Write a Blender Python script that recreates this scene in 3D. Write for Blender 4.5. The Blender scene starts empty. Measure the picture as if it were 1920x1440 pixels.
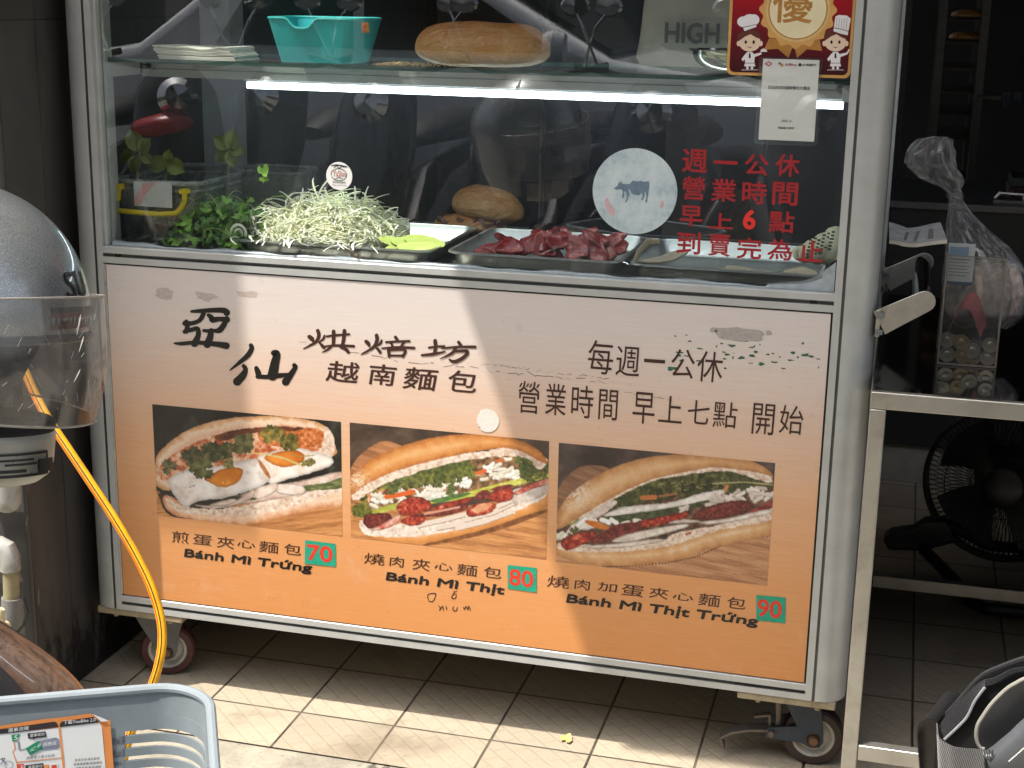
import bpy, bmesh, math, random
import numpy as np
from mathutils import Vector, Matrix

random.seed(7)
SC = bpy.context.scene
COL = SC.collection
R_ = math.radians

# ------------------------------------------------------------------ camera
# world: x right along the cart front, y into the shop, z up; cart front at y = 0
F_PX = 2770.06
CAM = np.array([1.3964, -2.3677, 1.3193])
ROT = np.array([[0.96560, 0.25952, 0.01678], [0.08193, -0.24213, -0.96678], [-0.24683, 0.93489, -0.25506]])
_u, _s, _v = np.linalg.svd(ROT); ROT = _u @ _v
cam_d = bpy.data.cameras.new("camera"); cam = bpy.data.objects.new("camera", cam_d); COL.objects.link(cam)
cam_d.sensor_width = 36.0; cam_d.lens = 36.0 * F_PX / 1920.0
cam_d.clip_start = 0.05; cam_d.clip_end = 300
_m = Matrix.Identity(4)
for _i in range(3):
    _m[_i][0] = ROT[0][_i]; _m[_i][1] = -ROT[1][_i]; _m[_i][2] = -ROT[2][_i]; _m[_i][3] = CAM[_i]
cam.matrix_world = _m
SC.camera = cam

# ------------------------------------------------------------------ light
SUN = Vector((0.37, 0.32, -1.0)).normalized()
w = bpy.data.worlds.new("World"); SC.world = w; w.use_nodes = True
nt = w.node_tree
sky = nt.nodes.new("ShaderNodeTexSky"); sky.sky_type = 'NISHITA'; sky.sun_disc = False
sky.sun_elevation = math.asin(-SUN.z); sky.sun_rotation = math.atan2(-SUN.x, -SUN.y)
bg = nt.nodes["Background"]; bg.inputs["Strength"].default_value = 0.15
sky.dust_density = 4.0; sky.ozone_density = 0.5
hs = nt.nodes.new("ShaderNodeHueSaturation"); hs.inputs["Saturation"].default_value = 0.45
nt.links.new(sky.outputs[0], hs.inputs["Color"]); nt.links.new(hs.outputs[0], bg.inputs["Color"])
ld = bpy.data.lights.new("sun", 'SUN'); ld.energy = 3.2; ld.angle = R_(0.5); ld.color = (1.0, 0.95, 0.87)
lo = bpy.data.objects.new("sun", ld); COL.objects.link(lo)
lo.rotation_euler = SUN.to_track_quat('-Z', 'Y').to_euler(); lo.location = (-2, -2, 6)
SC.view_settings.view_transform = 'Standard'; SC.view_settings.look = 'None'
SC.view_settings.exposure = 1.07; SC.view_settings.gamma = 1.0
SC.cycles.use_denoising = True
SC.cycles.max_bounces = 10; SC.cycles.transparent_max_bounces = 24; SC.cycles.glossy_bounces = 5
SC.cycles.caustics_reflective = False; SC.cycles.caustics_refractive = False

# ------------------------------------------------------------------ helpers
def ray(px, py):
    return ROT.T @ np.array([(px - 960) / F_PX, (py - 720) / F_PX, 1.0])
def at(px, py, x=None, y=None, z=None):
    d = ray(px, py)
    t = (x - CAM[0]) / d[0] if x is not None else (y - CAM[1]) / d[1] if y is not None else (z - CAM[2]) / d[2]
    return Vector(CAM + d * t)
def atd(px, py, depth):
    return Vector(CAM + ray(px, py) * depth)
def proj(p):
    q = ROT @ (np.array(p, dtype=float) - CAM)
    return 960 + F_PX * q[0] / q[2], 720 + F_PX * q[1] / q[2]
def s2l(c):
    return tuple((v / 12.92 if v <= 0.04045 else ((v + 0.055) / 1.055) ** 2.4) for v in c)
def C(r, g, b):
    return s2l((r / 255, g / 255, b / 255)) + (1.0,)

class MB:
    def __init__(self): self.v = []; self.f = []; self.m = []
    def add(self, vs, fs, mi=0):
        o = len(self.v); self.v += [tuple(p) for p in vs]
        for k, f in enumerate(fs):
            self.f.append([i + o for i in f]); self.m.append(mi[k] if isinstance(mi, (list, tuple)) else mi)
        return self
    def box(self, x0, x1, y0, y1, z0, z1, mi=0):
        vs = [(x, y, z) for z in (z0, z1) for y in (y0, y1) for x in (x0, x1)]
        return self.add(vs, [(0, 2, 3, 1), (4, 5, 7, 6), (0, 1, 5, 4), (2, 6, 7, 3), (0, 4, 6, 2), (1, 3, 7, 5)], mi)
    def obox(self, c, ax, ay, az, hx, hy, hz, mi=0):
        c = Vector(c); ax = Vector(ax).normalized(); ay = Vector(ay).normalized(); az = Vector(az).normalized()
        vs = [c + ax * (sx * hx) + ay * (sy * hy) + az * (sz * hz) for sz in (-1, 1) for sy in (-1, 1) for sx in (-1, 1)]
        return self.add(vs, [(0, 2, 3, 1), (4, 5, 7, 6), (0, 1, 5, 4), (2, 6, 7, 3), (0, 4, 6, 2), (1, 3, 7, 5)], mi)
    def tube(self, pts, r, n=10, mi=0, caps=True, flat=1.0, up=None, mis=None, closed=False):
        pts = [Vector(p) for p in pts]; L = len(pts); vs = []; fs = []; ms = []
        prev = None
        for i, p in enumerate(pts):
            a = pts[(i - 1) % L] if (closed or i > 0) else p
            b = pts[(i + 1) % L] if (closed or i < L - 1) else p
            t = (b - a).normalized()
            if prev is None:
                u = Vector(up) if up is not None else (Vector((0, 0, 1)) if abs(t.z) < 0.9 else Vector((0, 1, 0)))
            else: u = prev
            u = (u - t * u.dot(t)).normalized(); prev = u; s = t.cross(u)
            rr = r[i] if isinstance(r, (list, tuple)) else r
            for k in range(n):
                an = 2 * math.pi * k / n
                vs.append(p + u * (math.cos(an) * rr * flat) + s * (math.sin(an) * rr))
        for i in range(L if closed else L - 1):
            j = (i + 1) % L
            for k in range(n):
                fs.append((i * n + k, i * n + (k + 1) % n, j * n + (k + 1) % n, j * n + k)); ms.append(mis[k] if mis else mi)
        if caps and not closed:
            fs.append(tuple(range(n - 1, -1, -1))); ms.append(mi)
            fs.append(tuple(range((L - 1) * n, L * n))); ms.append(mi)
        return self.add(vs, fs, ms)
    def lathe(self, prof, c=(0, 0, 0), ax=(0, 0, 1), n=32, mi=0, a0=0.0, a1=None, sx=1.0, sy=1.0, ref=None):
        c = Vector(c); az = Vector(ax).normalized()
        rx = Vector(ref) if ref is not None else (Vector((1, 0, 0)) if abs(az.x) < 0.9 else Vector((0, 1, 0)))
        rx = (rx - az * rx.dot(az)).normalized(); ry = az.cross(rx)
        full = a1 is None; a1 = 2 * math.pi if full else a1
        cols = n if full else n + 1; vs = []; fs = []
        for r, z in prof:
            for k in range(cols):
                a = a0 + (a1 - a0) * k / n
                vs.append(c + az * z + rx * (r * math.cos(a) * sx) + ry * (r * math.sin(a) * sy))
        for i in range(len(prof) - 1):
            for k in range(n):
                k2 = (k + 1) % cols
                fs.append((i * cols + k, i * cols + k2, (i + 1) * cols + k2, (i + 1) * cols + k))
        return self.add(vs, fs, mi)
    def prism(self, poly, ext, mi=0, mi_side=None):
        poly = [Vector(p) for p in poly]; ext = Vector(ext); n = len(poly)
        vs = poly + [p + ext for p in poly]
        fs = [tuple(range(n)), tuple(range(2 * n - 1, n - 1, -1))] + [(i, i + n, (i + 1) % n + n, (i + 1) % n) for i in range(n)]
        ms = [mi, mi] + [mi if mi_side is None else mi_side] * n
        return self.add(vs, fs, ms)
    def poly(self, pts, mi=0):
        return self.add(pts, [tuple(range(len(pts)))], mi)
    def grid(self, fn, nu, nv, mi=0, cu=False, cv=False):
        vs = [fn(i / (nu if cu else nu - 1), j / (nv if cv else nv - 1)) for j in range(nv) for i in range(nu)]
        fs = []
        for j in range(nv if cv else nv - 1):
            for i in range(nu if cu else nu - 1):
                i2 = (i + 1) % nu; j2 = (j + 1) % nv
                fs.append((j * nu + i, j * nu + i2, j2 * nu + i2, j2 * nu + i))
        return self.add(vs, fs, mi)

def link(name, mb, mats, parent=None, smooth=35, solid=0.0, bevel=0.0, bseg=2, sub=0, off=-1.0):
    me = bpy.data.meshes.new(name)
    vs = np.array(mb.v, dtype=float)
    o0 = np.array([(vs[:, 0].min() + vs[:, 0].max()) / 2, (vs[:, 1].min() + vs[:, 1].max()) / 2, vs[:, 2].min()])
    me.from_pydata([tuple(p) for p in (vs - o0)], [], mb.f); 
    if not isinstance(mats, (list, tuple)): mats = [mats]
    for m in mats: me.materials.append(m)
    me.polygons.foreach_set("material_index", mb.m)
    me.update()
    bm = bmesh.new(); bm.from_mesh(me); bmesh.ops.recalc_face_normals(bm, faces=bm.faces); bm.to_mesh(me); bm.free()
    if smooth:
        me.polygons.foreach_set("use_smooth", [True] * len(me.polygons))
        me.set_sharp_from_angle(angle=R_(smooth))
    o = bpy.data.objects.new(name, me); COL.objects.link(o)
    o.location = o0
    if parent is not None: put(o, parent)
    if solid:
        m = o.modifiers.new("solidify", 'SOLIDIFY'); m.thickness = solid; m.offset = off
        if smooth:
            es = o.modifiers.new("edge_split", 'EDGE_SPLIT'); es.split_angle = R_(smooth)
    if sub:
        m = o.modifiers.new("subdivision", 'SUBSURF'); m.levels = sub; m.render_levels = sub
    if bevel:
        m = o.modifiers.new("bevel", 'BEVEL'); m.width = bevel; m.segments = bseg; m.limit_method = 'ANGLE'; m.angle_limit = R_(40)
    return o

WORLD_LOC = {}
def wloc(o):
    l = Vector(o.location); p = o.parent
    while p is not None: l = l + Vector(p.location); p = p.parent
    return l
def put(o, parent):            # keep world place (no rotations on parents while building)
    l = Vector(o.location); o.parent = parent; o.location = l - wloc(parent)
def tag(o, label, cat, group=None, kind=None):
    if label: o["label"] = label
    if cat: o["category"] = cat
    if group: o["group"] = group
    if kind: o["kind"] = kind
    return o
def thing(name, label, cat, loc, group=None):
    o = bpy.data.objects.new(name, None); COL.objects.link(o); o.location = loc; o.empty_display_size = 0.05
    return tag(o, label, cat, group)
def dup(root, loc, rot=(0, 0, 0), label=None, scale=1.0):
    r = root.copy(); COL.objects.link(r); r.location = loc; r.rotation_euler = rot; r.scale = (scale,) * 3
    if label: r["label"] = label
    for ch in list(root.children):
        c = ch.copy(); COL.objects.link(c); c.parent = r
        for g in ch.children:
            d = g.copy(); COL.objects.link(d); d.parent = c
    return r

# ------------------------------------------------------------------ materials
class NT:
    def __init__(self, name):
        self.m = bpy.data.materials.new(name); self.m.use_nodes = True; self.t = self.m.node_tree
        self.b = self.t.nodes["Principled BSDF"]; self.out = self.t.nodes["Material Output"]
    def n(self, typ, **kw):
        x = self.t.nodes.new(typ)
        for k, v in kw.items(): setattr(x, k, v)
        return x
    def l(self, a, b): self.t.links.new(a, b)
    def pos(self): return self.n("ShaderNodeNewGeometry").outputs["Position"]
    def obj(self): return self.n("ShaderNodeTexCoord").outputs["Object"]
    def mapping(self, src, scale=(1, 1, 1), rot=(0, 0, 0), loc=(0, 0, 0)):
        x = self.n("ShaderNodeMapping"); x.inputs["Scale"].default_value = scale; x.inputs["Rotation"].default_value = rot
        x.inputs["Location"].default_value = loc; self.l(src, x.inputs["Vector"]); return x.outputs[0]
    def noise(self, src, scale, detail=5, rough=0.6, dist=0.0):
        x = self.n("ShaderNodeTexNoise"); x.inputs["Scale"].default_value = scale; x.inputs["Detail"].default_value = detail
        x.inputs["Roughness"].default_value = rough; x.inputs["Distortion"].default_value = dist
        self.l(src, x.inputs["Vector"]); return x.outputs["Fac"]
    def ramp(self, src, stops, interp='LINEAR'):
        x = self.n("ShaderNodeValToRGB"); x.color_ramp.interpolation = interp; e = x.color_ramp.elements
        while len(e) < len(stops): e.new(0.5)
        for k, (p, c) in enumerate(stops):
            e[k].position = p; e[k].color = c if isinstance(c, tuple) else (c, c, c, 1)
        self.l(src, x.inputs[0]); return x.outputs[0]
    def mix(self, fac, a, b, mode='MIX'):
        x = self.n("ShaderNodeMix", data_type='RGBA', blend_type=mode)
        for s, v in ((0, fac), (6, a), (7, b)):
            if hasattr(v, "is_output"): self.l(v, x.inputs[s])
            else: x.inputs[s].default_value = v
        return x.outputs[2]
    def math(self, op, a, b=0.0, clamp=False):
        x = self.n("ShaderNodeMath", operation=op); x.use_clamp = clamp
        for s, v in ((0, a), (1, b)):
            if hasattr(v, "is_output"): self.l(v, x.inputs[s])
            else: x.inputs[s].default_value = v
        return x.outputs[0]
    def set(self, name, v):
        if hasattr(v, "is_output"): self.l(v, self.b.inputs[name])
        else: self.b.inputs[name].default_value = v
    def bump(self, h, strength=0.3, dist=0.002):
        x = self.n("ShaderNodeBump"); x.inputs["Strength"].default_value = strength; x.inputs["Distance"].default_value = dist
        self.l(h, x.inputs["Height"]); self.l(x.outputs[0], self.b.inputs["Normal"])
def mat(name, col, rough=0.5, metal=0.0, var=0.12, vs=30, bump=0.0, bs=80, bd=0.001, spec=None, coat=0.0, trans=0.0, dirt=None, ds=9.0):
    k = NT(name); p = k.obj()
    nz = k.noise(p, vs)
    dark = tuple(c * (1 - var) for c in col[:3]) + (1,); lite = tuple(min(1, c * (1 + var)) for c in col[:3]) + (1,)
    c = k.ramp(nz, [(0.3, dark), (0.7, lite)])
    if dirt:
        d = k.ramp(k.noise(p, ds, 7, 0.7), [(0.5, 0.0), (0.72, 1.0)])
        c = k.mix(k.math('MULTIPLY', d, dirt[1]), c, dirt[0])
    k.set("Base Color", c)
    rr = k.ramp(k.noise(p, vs * 1.7), [(0.3, max(0.02, rough * 0.85)), (0.7, min(1, rough * 1.15))]); k.set("Roughness", rr)
    k.set("Metallic", metal)
    if spec is not None: k.set("Specular IOR Level", spec)
    if coat: k.set("Coat Weight", coat); k.set("Coat Roughness", 0.06)
    if trans: k.set("Transmission Weight", trans)
    if bump: k.bump(k.noise(p, bs, 6), bump, bd)
    return k.m
def clear_mat(name, tint=(0.95, 0.97, 0.96, 1), haze=0.04, ior=1.5, rough=0.02, gain=2.0, haze_col=(0.8, 0.8, 0.8, 1), back=0.5, hs=40.0, nscale=(1, 1, 1)):
    """thin clear sheet: transparent + one front-side reflection + a little dust that scatters light"""
    k = NT(name); t = k.t
    tr = k.n("ShaderNodeBsdfTransparent"); tr.inputs[0].default_value = tint
    gl = k.n("ShaderNodeBsdfGlossy"); gl.inputs["Roughness"].default_value = rough
    df = k.n("ShaderNodeBsdfDiffuse"); df.inputs[0].default_value = haze_col
    tl = k.n("ShaderNodeBsdfTranslucent"); tl.inputs[0].default_value = haze_col
    dm = k.n("ShaderNodeMixShader"); dm.inputs[0].default_value = back; k.l(df.outputs[0], dm.inputs[1]); k.l(tl.outputs[0], dm.inputs[2])
    fr = k.n("ShaderNodeFresnel"); fr.inputs[0].default_value = ior
    geo = k.n("ShaderNodeNewGeometry")
    front = k.math('SUBTRACT', 1.0, geo.outputs["Backfacing"])
    ff = k.math('MULTIPLY', k.math('MULTIPLY', fr.outputs[0], front), gain, True); ff = k.math('MINIMUM', ff, 0.22)
    h = k.noise(k.mapping(k.obj(), nscale), hs, 8, 0.7)
    hf = k.math('MULTIPLY', k.ramp(h, [(0.35, 0.15), (0.75, 1.0)]), haze)
    m1 = k.n("ShaderNodeMixShader"); k.l(hf, m1.inputs[0]); k.l(tr.outputs[0], m1.inputs[1]); k.l(dm.outputs[0], m1.inputs[2])
    m2 = k.n("ShaderNodeMixShader"); k.l(ff, m2.inputs[0]); k.l(m1.outputs[0], m2.inputs[1]); k.l(gl.outputs[0], m2.inputs[2])
    k.l(m2.outputs[0], k.out.inputs["Surface"])
    t.nodes.remove(k.b)
    return k.m
def vcol_mat(name, rough=0.3, spec=0.5):
    k = NT(name); a = k.n("ShaderNodeVertexColor"); a.layer_name = "print"
    k.set("Base Color", a.outputs[0]); k.set("Roughness", rough); k.set("Specular IOR Level", spec)
    return k.m

M = {}
# frame: painted aluminium, with scuffs
k = NT("frame_aluminium"); p = k.pos()
base = k.ramp(k.noise(p, 14), [(0.3, C(176, 178, 176)), (0.7, C(192, 194, 193))])
sc1 = k.ramp(k.noise(k.mapping(p, (70, 70, 26)), 1.0, 8, 0.75), [(0.675, 0.0), (0.72, 0.7)])
base = k.mix(sc1, base, C(70, 70, 70))
k.set("Base Color", base); k.set("Roughness", 0.42); k.set("Metallic", 0.25)
k.bump(k.noise(p, 160, 4), 0.04, 0.001); M["frame"] = k.m
M["groove"] = mat("groove_grey", C(116, 119, 117), 0.55, 0.2)
M["gasket_gap"] = mat("black_gasket_gap", C(40, 38, 36), 0.6)
M["sealant"] = mat("pale_sealant", C(168, 178, 182), 0.45, bump=0.4, bs=60, bd=0.004, var=0.2, vs=50)
M["black"] = mat("black_plastic", C(24, 24, 26), 0.45)
M["ink"] = mat("black_ink", C(22, 19, 18), 0.35, var=0.05)
M["brown_ink"] = mat("dark_brown_ink", C(62, 36, 30), 0.35, var=0.05)
M["steel"] = mat("brushed_steel", C(176, 174, 168), 0.3, 0.9, bump=0.06, bs=200, dirt=(C(90, 84, 76), 0.35))
M["tray"] = mat("tray_steel", C(196, 197, 194), 0.38, 0.9, var=0.05, bump=0.05, bs=30)
M["white"] = mat("white_paper", C(226, 224, 216), 0.7, var=0.03)
# ================================================================== setting
# ---- tiled floor
k = NT("floor_tiles"); p = k.pos()
br = k.n("ShaderNodeTexBrick"); br.offset = 0.0; br.squash = 1.0
for nm, v in (("Scale", 1.0), ("Mortar Size", 0.0028), ("Mortar Smooth", 0.25), ("Brick Width", 0.1863), ("Row Height", 0.1945), ("Bias", 0.0)):
    br.inputs[nm].default_value = v
br.inputs["Color1"].default_value = C(186, 173, 152); br.inputs["Color2"].default_value = C(164, 153, 135); br.inputs["Mortar"].default_value = C(52, 47, 42)
k.l(k.mapping(p, loc=(0.0, 0.0095, 0)), br.inputs["Vector"])
d2 = k.n("ShaderNodeTexBrick"); d2.offset = 0.5
for nm, v in (("Scale", 1.0), ("Mortar Size", 0.0035), ("Mortar Smooth", 0.3), ("Brick Width", 0.040), ("Row Height", 0.031)):
    d2.inputs[nm].default_value = v
k.l(k.mapping(p, rot=(0, 0, R_(44))), d2.inputs["Vector"])
cloud = k.noise(p, 5, 7, 0.65)
c = k.mix(k.ramp(cloud, [(0.35, 0.0), (0.75, 0.55)]), br.outputs["Color"], C(150, 138, 118))
spot = k.ramp(k.noise(p, 60, 4, 0.7), [(0.64, 0.0), (0.72, 0.6)])
c = k.mix(spot, c, C(120, 108, 92))
oil = k.ramp(k.noise(p, 2.6, 6, 0.7), [(0.56, 0.0), (0.70, 0.5)]); c = k.mix(oil, c, C(104, 92, 76))
c = k.mix(k.math('MULTIPLY', d2.outputs["Fac"], k.math('MULTIPLY', k.ramp(k.noise(p, 11, 4), [(0.35, 0.0), (0.6, 1.0)]), 0.14)), c, C(120, 108, 90))
k.set("Base Color", c); k.set("Roughness", k.ramp(cloud, [(0.3, 0.32), (0.7, 0.6)]))
hgt = k.math('ADD', k.math('MULTIPLY', br.outputs["Fac"], -1.0), k.math('MULTIPLY', d2.outputs["Fac"], -0.9))
k.bump(hgt, 0.5, 0.002); M["floor"] = k.m
fl = MB()
def floor_fn(u, v): return (-0.7 + 5.2 * u, -0.148 + 5.4 * v, 0.0)
fl.grid(floor_fn, 6, 6)
tag(link("floor", fl, M["floor"], smooth=0), "beige tiled floor running under the cart into the shop", None, kind="structure")

# ---- concrete strip with cracks, then road
k = NT("concrete"); p = k.pos()
n1 = k.noise(p, 7, 8, 0.7); n2 = k.noise(p, 120, 3)
c = k.ramp(n1, [(0.3, C(126, 120, 106)), (0.55, C(160, 154, 138)), (0.75, C(176, 170, 154))])
c = k.mix(k.ramp(n2, [(0.58, 0.0), (0.7, 0.5)]), c, C(96, 90, 80))
vo = k.n("ShaderNodeTexVoronoi", feature='DISTANCE_TO_EDGE'); vo.inputs["Scale"].default_value = 2.6
wob = k.n("ShaderNodeMix", data_type='RGBA', blend_type='ADD'); wob.inputs[0].default_value = 0.16
k.l(p, wob.inputs[6]); nn = k.n("ShaderNodeTexNoise"); nn.inputs["Scale"].default_value = 9; nn.inputs["Detail"].default_value = 6; k.l(p, nn.inputs["Vector"]); k.l(nn.outputs["Color"], wob.inputs[7])
k.l(wob.outputs[2], vo.inputs["Vector"])
crack = k.ramp(vo.outputs["Distance"], [(0.0, 1.0), (0.016, 0.0)])
c = k.mix(k.math('MULTIPLY', crack, 0.85), c, C(52, 48, 42))
k.set("Base Color", c); k.set("Roughness", 0.85); k.bump(k.math('SUBTRACT', n2, crack), 0.5, 0.003); M["concrete"] = k.m
pv = MB(); pv.grid(lambda u, v: (-6 + 14 * u, -2.9 + (2.9 - 0.10) * v, -0.004), 60, 3)
tag(link("pavement", pv, M["concrete"], smooth=0), "cracked pale concrete pavement in front of the tiles", None, kind="structure")
M["asphalt"] = mat("asphalt", C(56, 56, 57), 0.9, vs=3, bump=0.4, bs=150, bd=0.003)
rd = MB(); rd.add([(-60, -60, -0.03), (60, -60, -0.03), (60, 60, -0.03), (-60, 60, -0.03)], [(0, 1, 2, 3)])
tag(link("road", rd, M["asphalt"], smooth=0), "grey asphalt road", None, kind="structure")

# ---- dark tiled pillar at left
k = NT("dark_wall_tiles"); p = k.pos(); sep = k.n("ShaderNodeSeparateXYZ"); k.l(p, sep.inputs[0])
cb = k.n("ShaderNodeCombineXYZ"); k.l(k.math('ADD', sep.outputs[1], k.math('MULTIPLY', sep.outputs[0], 1.0)), cb.inputs[0]); k.l(sep.outputs[2], cb.inputs[1])
br = k.n("ShaderNodeTexBrick"); br.offset = 0.0
for nm, v in (("Scale", 1.0), ("Mortar Size", 0.0016), ("Mortar Smooth", 0.2), ("Brick Width", 0.118), ("Row Height", 0.60)):
    br.inputs[nm].default_value = v
br.inputs["Color1"].default_value = C(64, 61, 59); br.inputs["Color2"].default_value = C(55, 53, 52); br.inputs["Mortar"].default_value = C(26, 24, 24)
k.l(k.mapping(cb.outputs[0], loc=(0.121, -0.063, 0)), br.inputs["Vector"])
n1 = k.noise(k.mapping(p, (14, 14, 3)), 1.0, 7, 0.7)
c = k.mix(k.ramp(n1, [(0.45, 0.0), (0.75, 0.6)]), br.outputs["Color"], C(84, 80, 76))
low = k.ramp(sep.outputs[2], [(0.0, 1.0), (0.30, 0.0)])
grime = k.ramp(k.math('MULTIPLY', k.noise(k.mapping(p, (26, 26, 12)), 1.0, 7, 0.75), k.math('ADD', low, 0.45)), [(0.50, 0.0), (0.62, 1.0)])
c = k.mix(grime, c, C(20, 19, 20))
edge = k.ramp(sep.outputs[1], [(0.0, 0.0), (1.0, 0.0)])
wh = k.ramp(k.noise(k.mapping(p, (55, 55, 8), loc=(3, 1, 0)), 1.0, 6, 0.7), [(0.60, 0.0), (0.70, 0.75)])
nearedge = k.math('MULTIPLY', k.math('LESS_THAN', k.math('ABSOLUTE', k.math('ADD', sep.outputs[1], 0.14)), 0.0145), wh)
c = k.mix(nearedge, c, C(170, 168, 164))
k.set("Base Color", c); k.set("Roughness", k.ramp(n1, [(0.3, 0.45), (0.7, 0.75)])); k.bump(k.math('SUBTRACT', k.math('MULTIPLY', n1, 0.5), br.outputs["Fac"]), 0.35, 0.002)
M["pillar"] = k.m
PX = -0.09
pl = MB(); pl.box(-0.85, PX, -0.155, 3.0, 0.0, 3.0)
tag(link("tiled_pillar", pl, M["pillar"], bevel=0.006), "dark grimy tiled wall end standing left of the food cart", "wall")

# ---- shop shell, dark inside
M["shop_wall"] = mat("shop_wall", C(34, 33, 32), 0.8, vs=2)
M["shop_ceiling"] = mat("shop_ceiling", C(62, 60, 57), 0.85, vs=2)
M["dark_panel"] = mat("dark_cabinet_paint", C(34, 36, 39), 0.5, vs=3)
b = MB(); b.box(-0.85, 4.6, 4.6, 4.75, 0, 3.0); tag(link("back_wall", b, M["shop_wall"]), "dark rear wall deep inside the shop", "wall")
b = MB(); b.box(4.45, 4.6, -0.155, 4.6, 0, 3.0); tag(link("side_wall", b, M["shop_wall"]), "shaded side wall of the shop beyond the steel table", "wall")
b = MB(); b.box(-0.9, 4.65, -0.20, 4.8, 3.06, 3.2); tag(link("ceiling", b, M["shop_ceiling"]), "shop ceiling slab", None, kind="structure")
b = MB(); b.box(-0.09, 4.45, 0.78, 0.90, 1.95, 3.06); tag(link("sky_blocker_beam", b, M["shop_wall"]), "unseen dark bar added above the cart to keep sky light out of the shop", "sky_blocker")  # unseen bar added to block high sky light from the interior
b = MB(); b.box(2.62, 4.45, -0.10, 0.0, 0.0, 3.06); tag(link("light_blocker_slab", b, mat("light_blocker_grey", C(120, 120, 118), 0.5, 0.3)), "unseen grey slab added at the right to cut the light inside the shop", "light_blocker")  # unseen slab added to reduce the light entering the shop
# unseen sheet, its stepped edge shaped to drop the sun patch on the cart
H = 3.0
M["shade_sheet"] = mat("shade_sheet_grey", C(96, 95, 90), 0.7, vs=3)
def aw(x, y, z):  # where the ray that lands on (x, y, z) crosses the sheet's level
    t = (H - z) / SUN.z
    return (x + SUN.x * t, y + SUN.y * t, H)
xr = aw(0.674, 0, 0.836)[0]
a_l = aw(0.283, 0, 0.345); a_l2 = aw(0.289, 0, 0.80)
yw = aw(0, 0, 0.86)[1]
poly = [(-3.2, -0.20), (-3.2, a_l[1]), (a_l[0], a_l[1]), (a_l2[0], yw), (-0.52, yw), (-0.52, -0.34), (xr, -0.34), (xr, -0.93), (4.6, -0.93), (4.6, -0.20)]
b = MB(); b.prism([(x, y, H) for x, y in poly], (0, 0, 0.03))
tag(link("shade_sheet", b, M["shade_sheet"], smooth=0), "unseen pale sheet above the cart, notched to shape the sunlight on it", "shade_sheet")
# far side of the street (seen only as reflections)
k = NT("street_facade"); p = k.pos()
brf = k.n("ShaderNodeTexBrick"); brf.offset = 0
for nm, v in (("Scale", 1.0), ("Mortar Size", 0.35), ("Brick Width", 2.4), ("Row Height", 3.0)): brf.inputs[nm].default_value = v
brf.inputs["Color1"].default_value = C(60, 64, 70); brf.inputs["Color2"].default_value = C(74, 74, 74); brf.inputs["Mortar"].default_value = C(158, 150, 140)
sp = k.n("ShaderNodeSeparateXYZ"); k.l(p, sp.inputs[0]); cbf = k.n("ShaderNodeCombineXYZ"); k.l(sp.outputs[0], cbf.inputs[0]); k.l(sp.outputs[2], cbf.inputs[1]); k.l(cbf.outputs[0], brf.inputs["Vector"])
k.set("Base Color", brf.outputs["Color"]); k.set("Roughness", 0.8); M["facade"] = k.m
b = MB(); b.box(-22, 22, -15.5, -14.5, -0.03, 12.0)
tag(link("opposite_building", b, M["facade"]), "grey and beige building across the street", "building")

# ================================================================== food cart
cart = thing("food_cart", "white aluminium food cart on casters with glass top and orange menu front", "food cart", (0.65, 0.0, 0.0))
ZB, ZT = 0.157, 1.62
PZ0, PZ1 = 0.1875, 0.8345
def post(x0, sgn, y0=0.0, dep=1):
    r = 0.044; pts = [(0, 0), (0.0115, 0), (0.0115, 0.006), (0.0165, 0.006), (0.0165, 0)]
    for a in range(0, 10): 
        an = math.pi / 2 * a / 9; pts.append((0.022 + r * math.sin(an), r - r * math.cos(an)))
    pts += [(0.066, 0.047), (0.061, 0.047), (0.061, 0.052), (0.068, 0.052), (0.068, 0.068), (0.0, 0.068)]
    m = MB(); n = len(pts)
    P3 = [(x0 + sgn * u, y0 + dep * v, ZB) for u, v in pts]
    mi = [0] * n; 
    for i in (1, 2, 3): mi[i] = 1
    for i in range(15, 18): mi[i] = 1
    vs = [Vector(p) for p in P3]; top = [v + Vector((0, 0, ZT - ZB)) for v in vs]
    fs = [tuple(range(n)), tuple(range(2 * n - 1, n - 1, -1))] + [(i, i + n, (i + 1) % n + n, (i + 1) % n) for i in range(n)]
    m.add(vs + top, fs, [0, 0] + mi)
    return link("corner_post", m, [M["frame"], M["groove"]], cart, smooth=25)
CD = 0.62           # cart depth
post(0.0, -1); post(1.3, 1); post(0.0, -1, CD, -1); post(1.3, 1, CD, -1)
def rail(name, z0, z1, y=0.0):
    h = z1 - z0; a = h * 0.385; bth = h * 0.22
    m = MB()
    prof = [(y, z0), (y, z0 + a), (y + 0.006, z0 + a), (y + 0.006, z0 + a + bth), (y, z0 + a + bth), (y, z1 - 0.001), (y + 0.001, z1), (y + 0.03, z1), (y + 0.03, z0)]
    n = len(prof); vs = [(0.0, p, q) for p, q in prof] + [(1.3, p, q) for p, q in prof]
    fs = [tuple(range(n)), tuple(range(2 * n - 1, n - 1, -1))] + [(i, (i + 1) % n, (i + 1) % n + n, i + n) for i in range(n)]
    m.add(vs, fs, [0, 0] + [1 if i in (1, 2, 3) else 0 for i in range(n)])
    return link(name, m, [M["frame"], M["groove"]], cart, smooth=20)
rail("counter_rail", 0.836, 0.866); rail("bottom_rail", ZB, 0.1865)
for x in (0.022, 1.262):
    m = MB(); m.box(x, x + 0.011, 0.0035, 0.0062, 0.8476, 0.8542); link("groove_screw", m, M["gasket_gap"], cart)
m = MB(); m.box(1.18, 1.298, 0.0035, 0.0062, 0.1685, 0.1745); link("groove_dark_strip", m, M["gasket_gap"], cart)  # dark strip set into the bottom rail's groove
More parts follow.
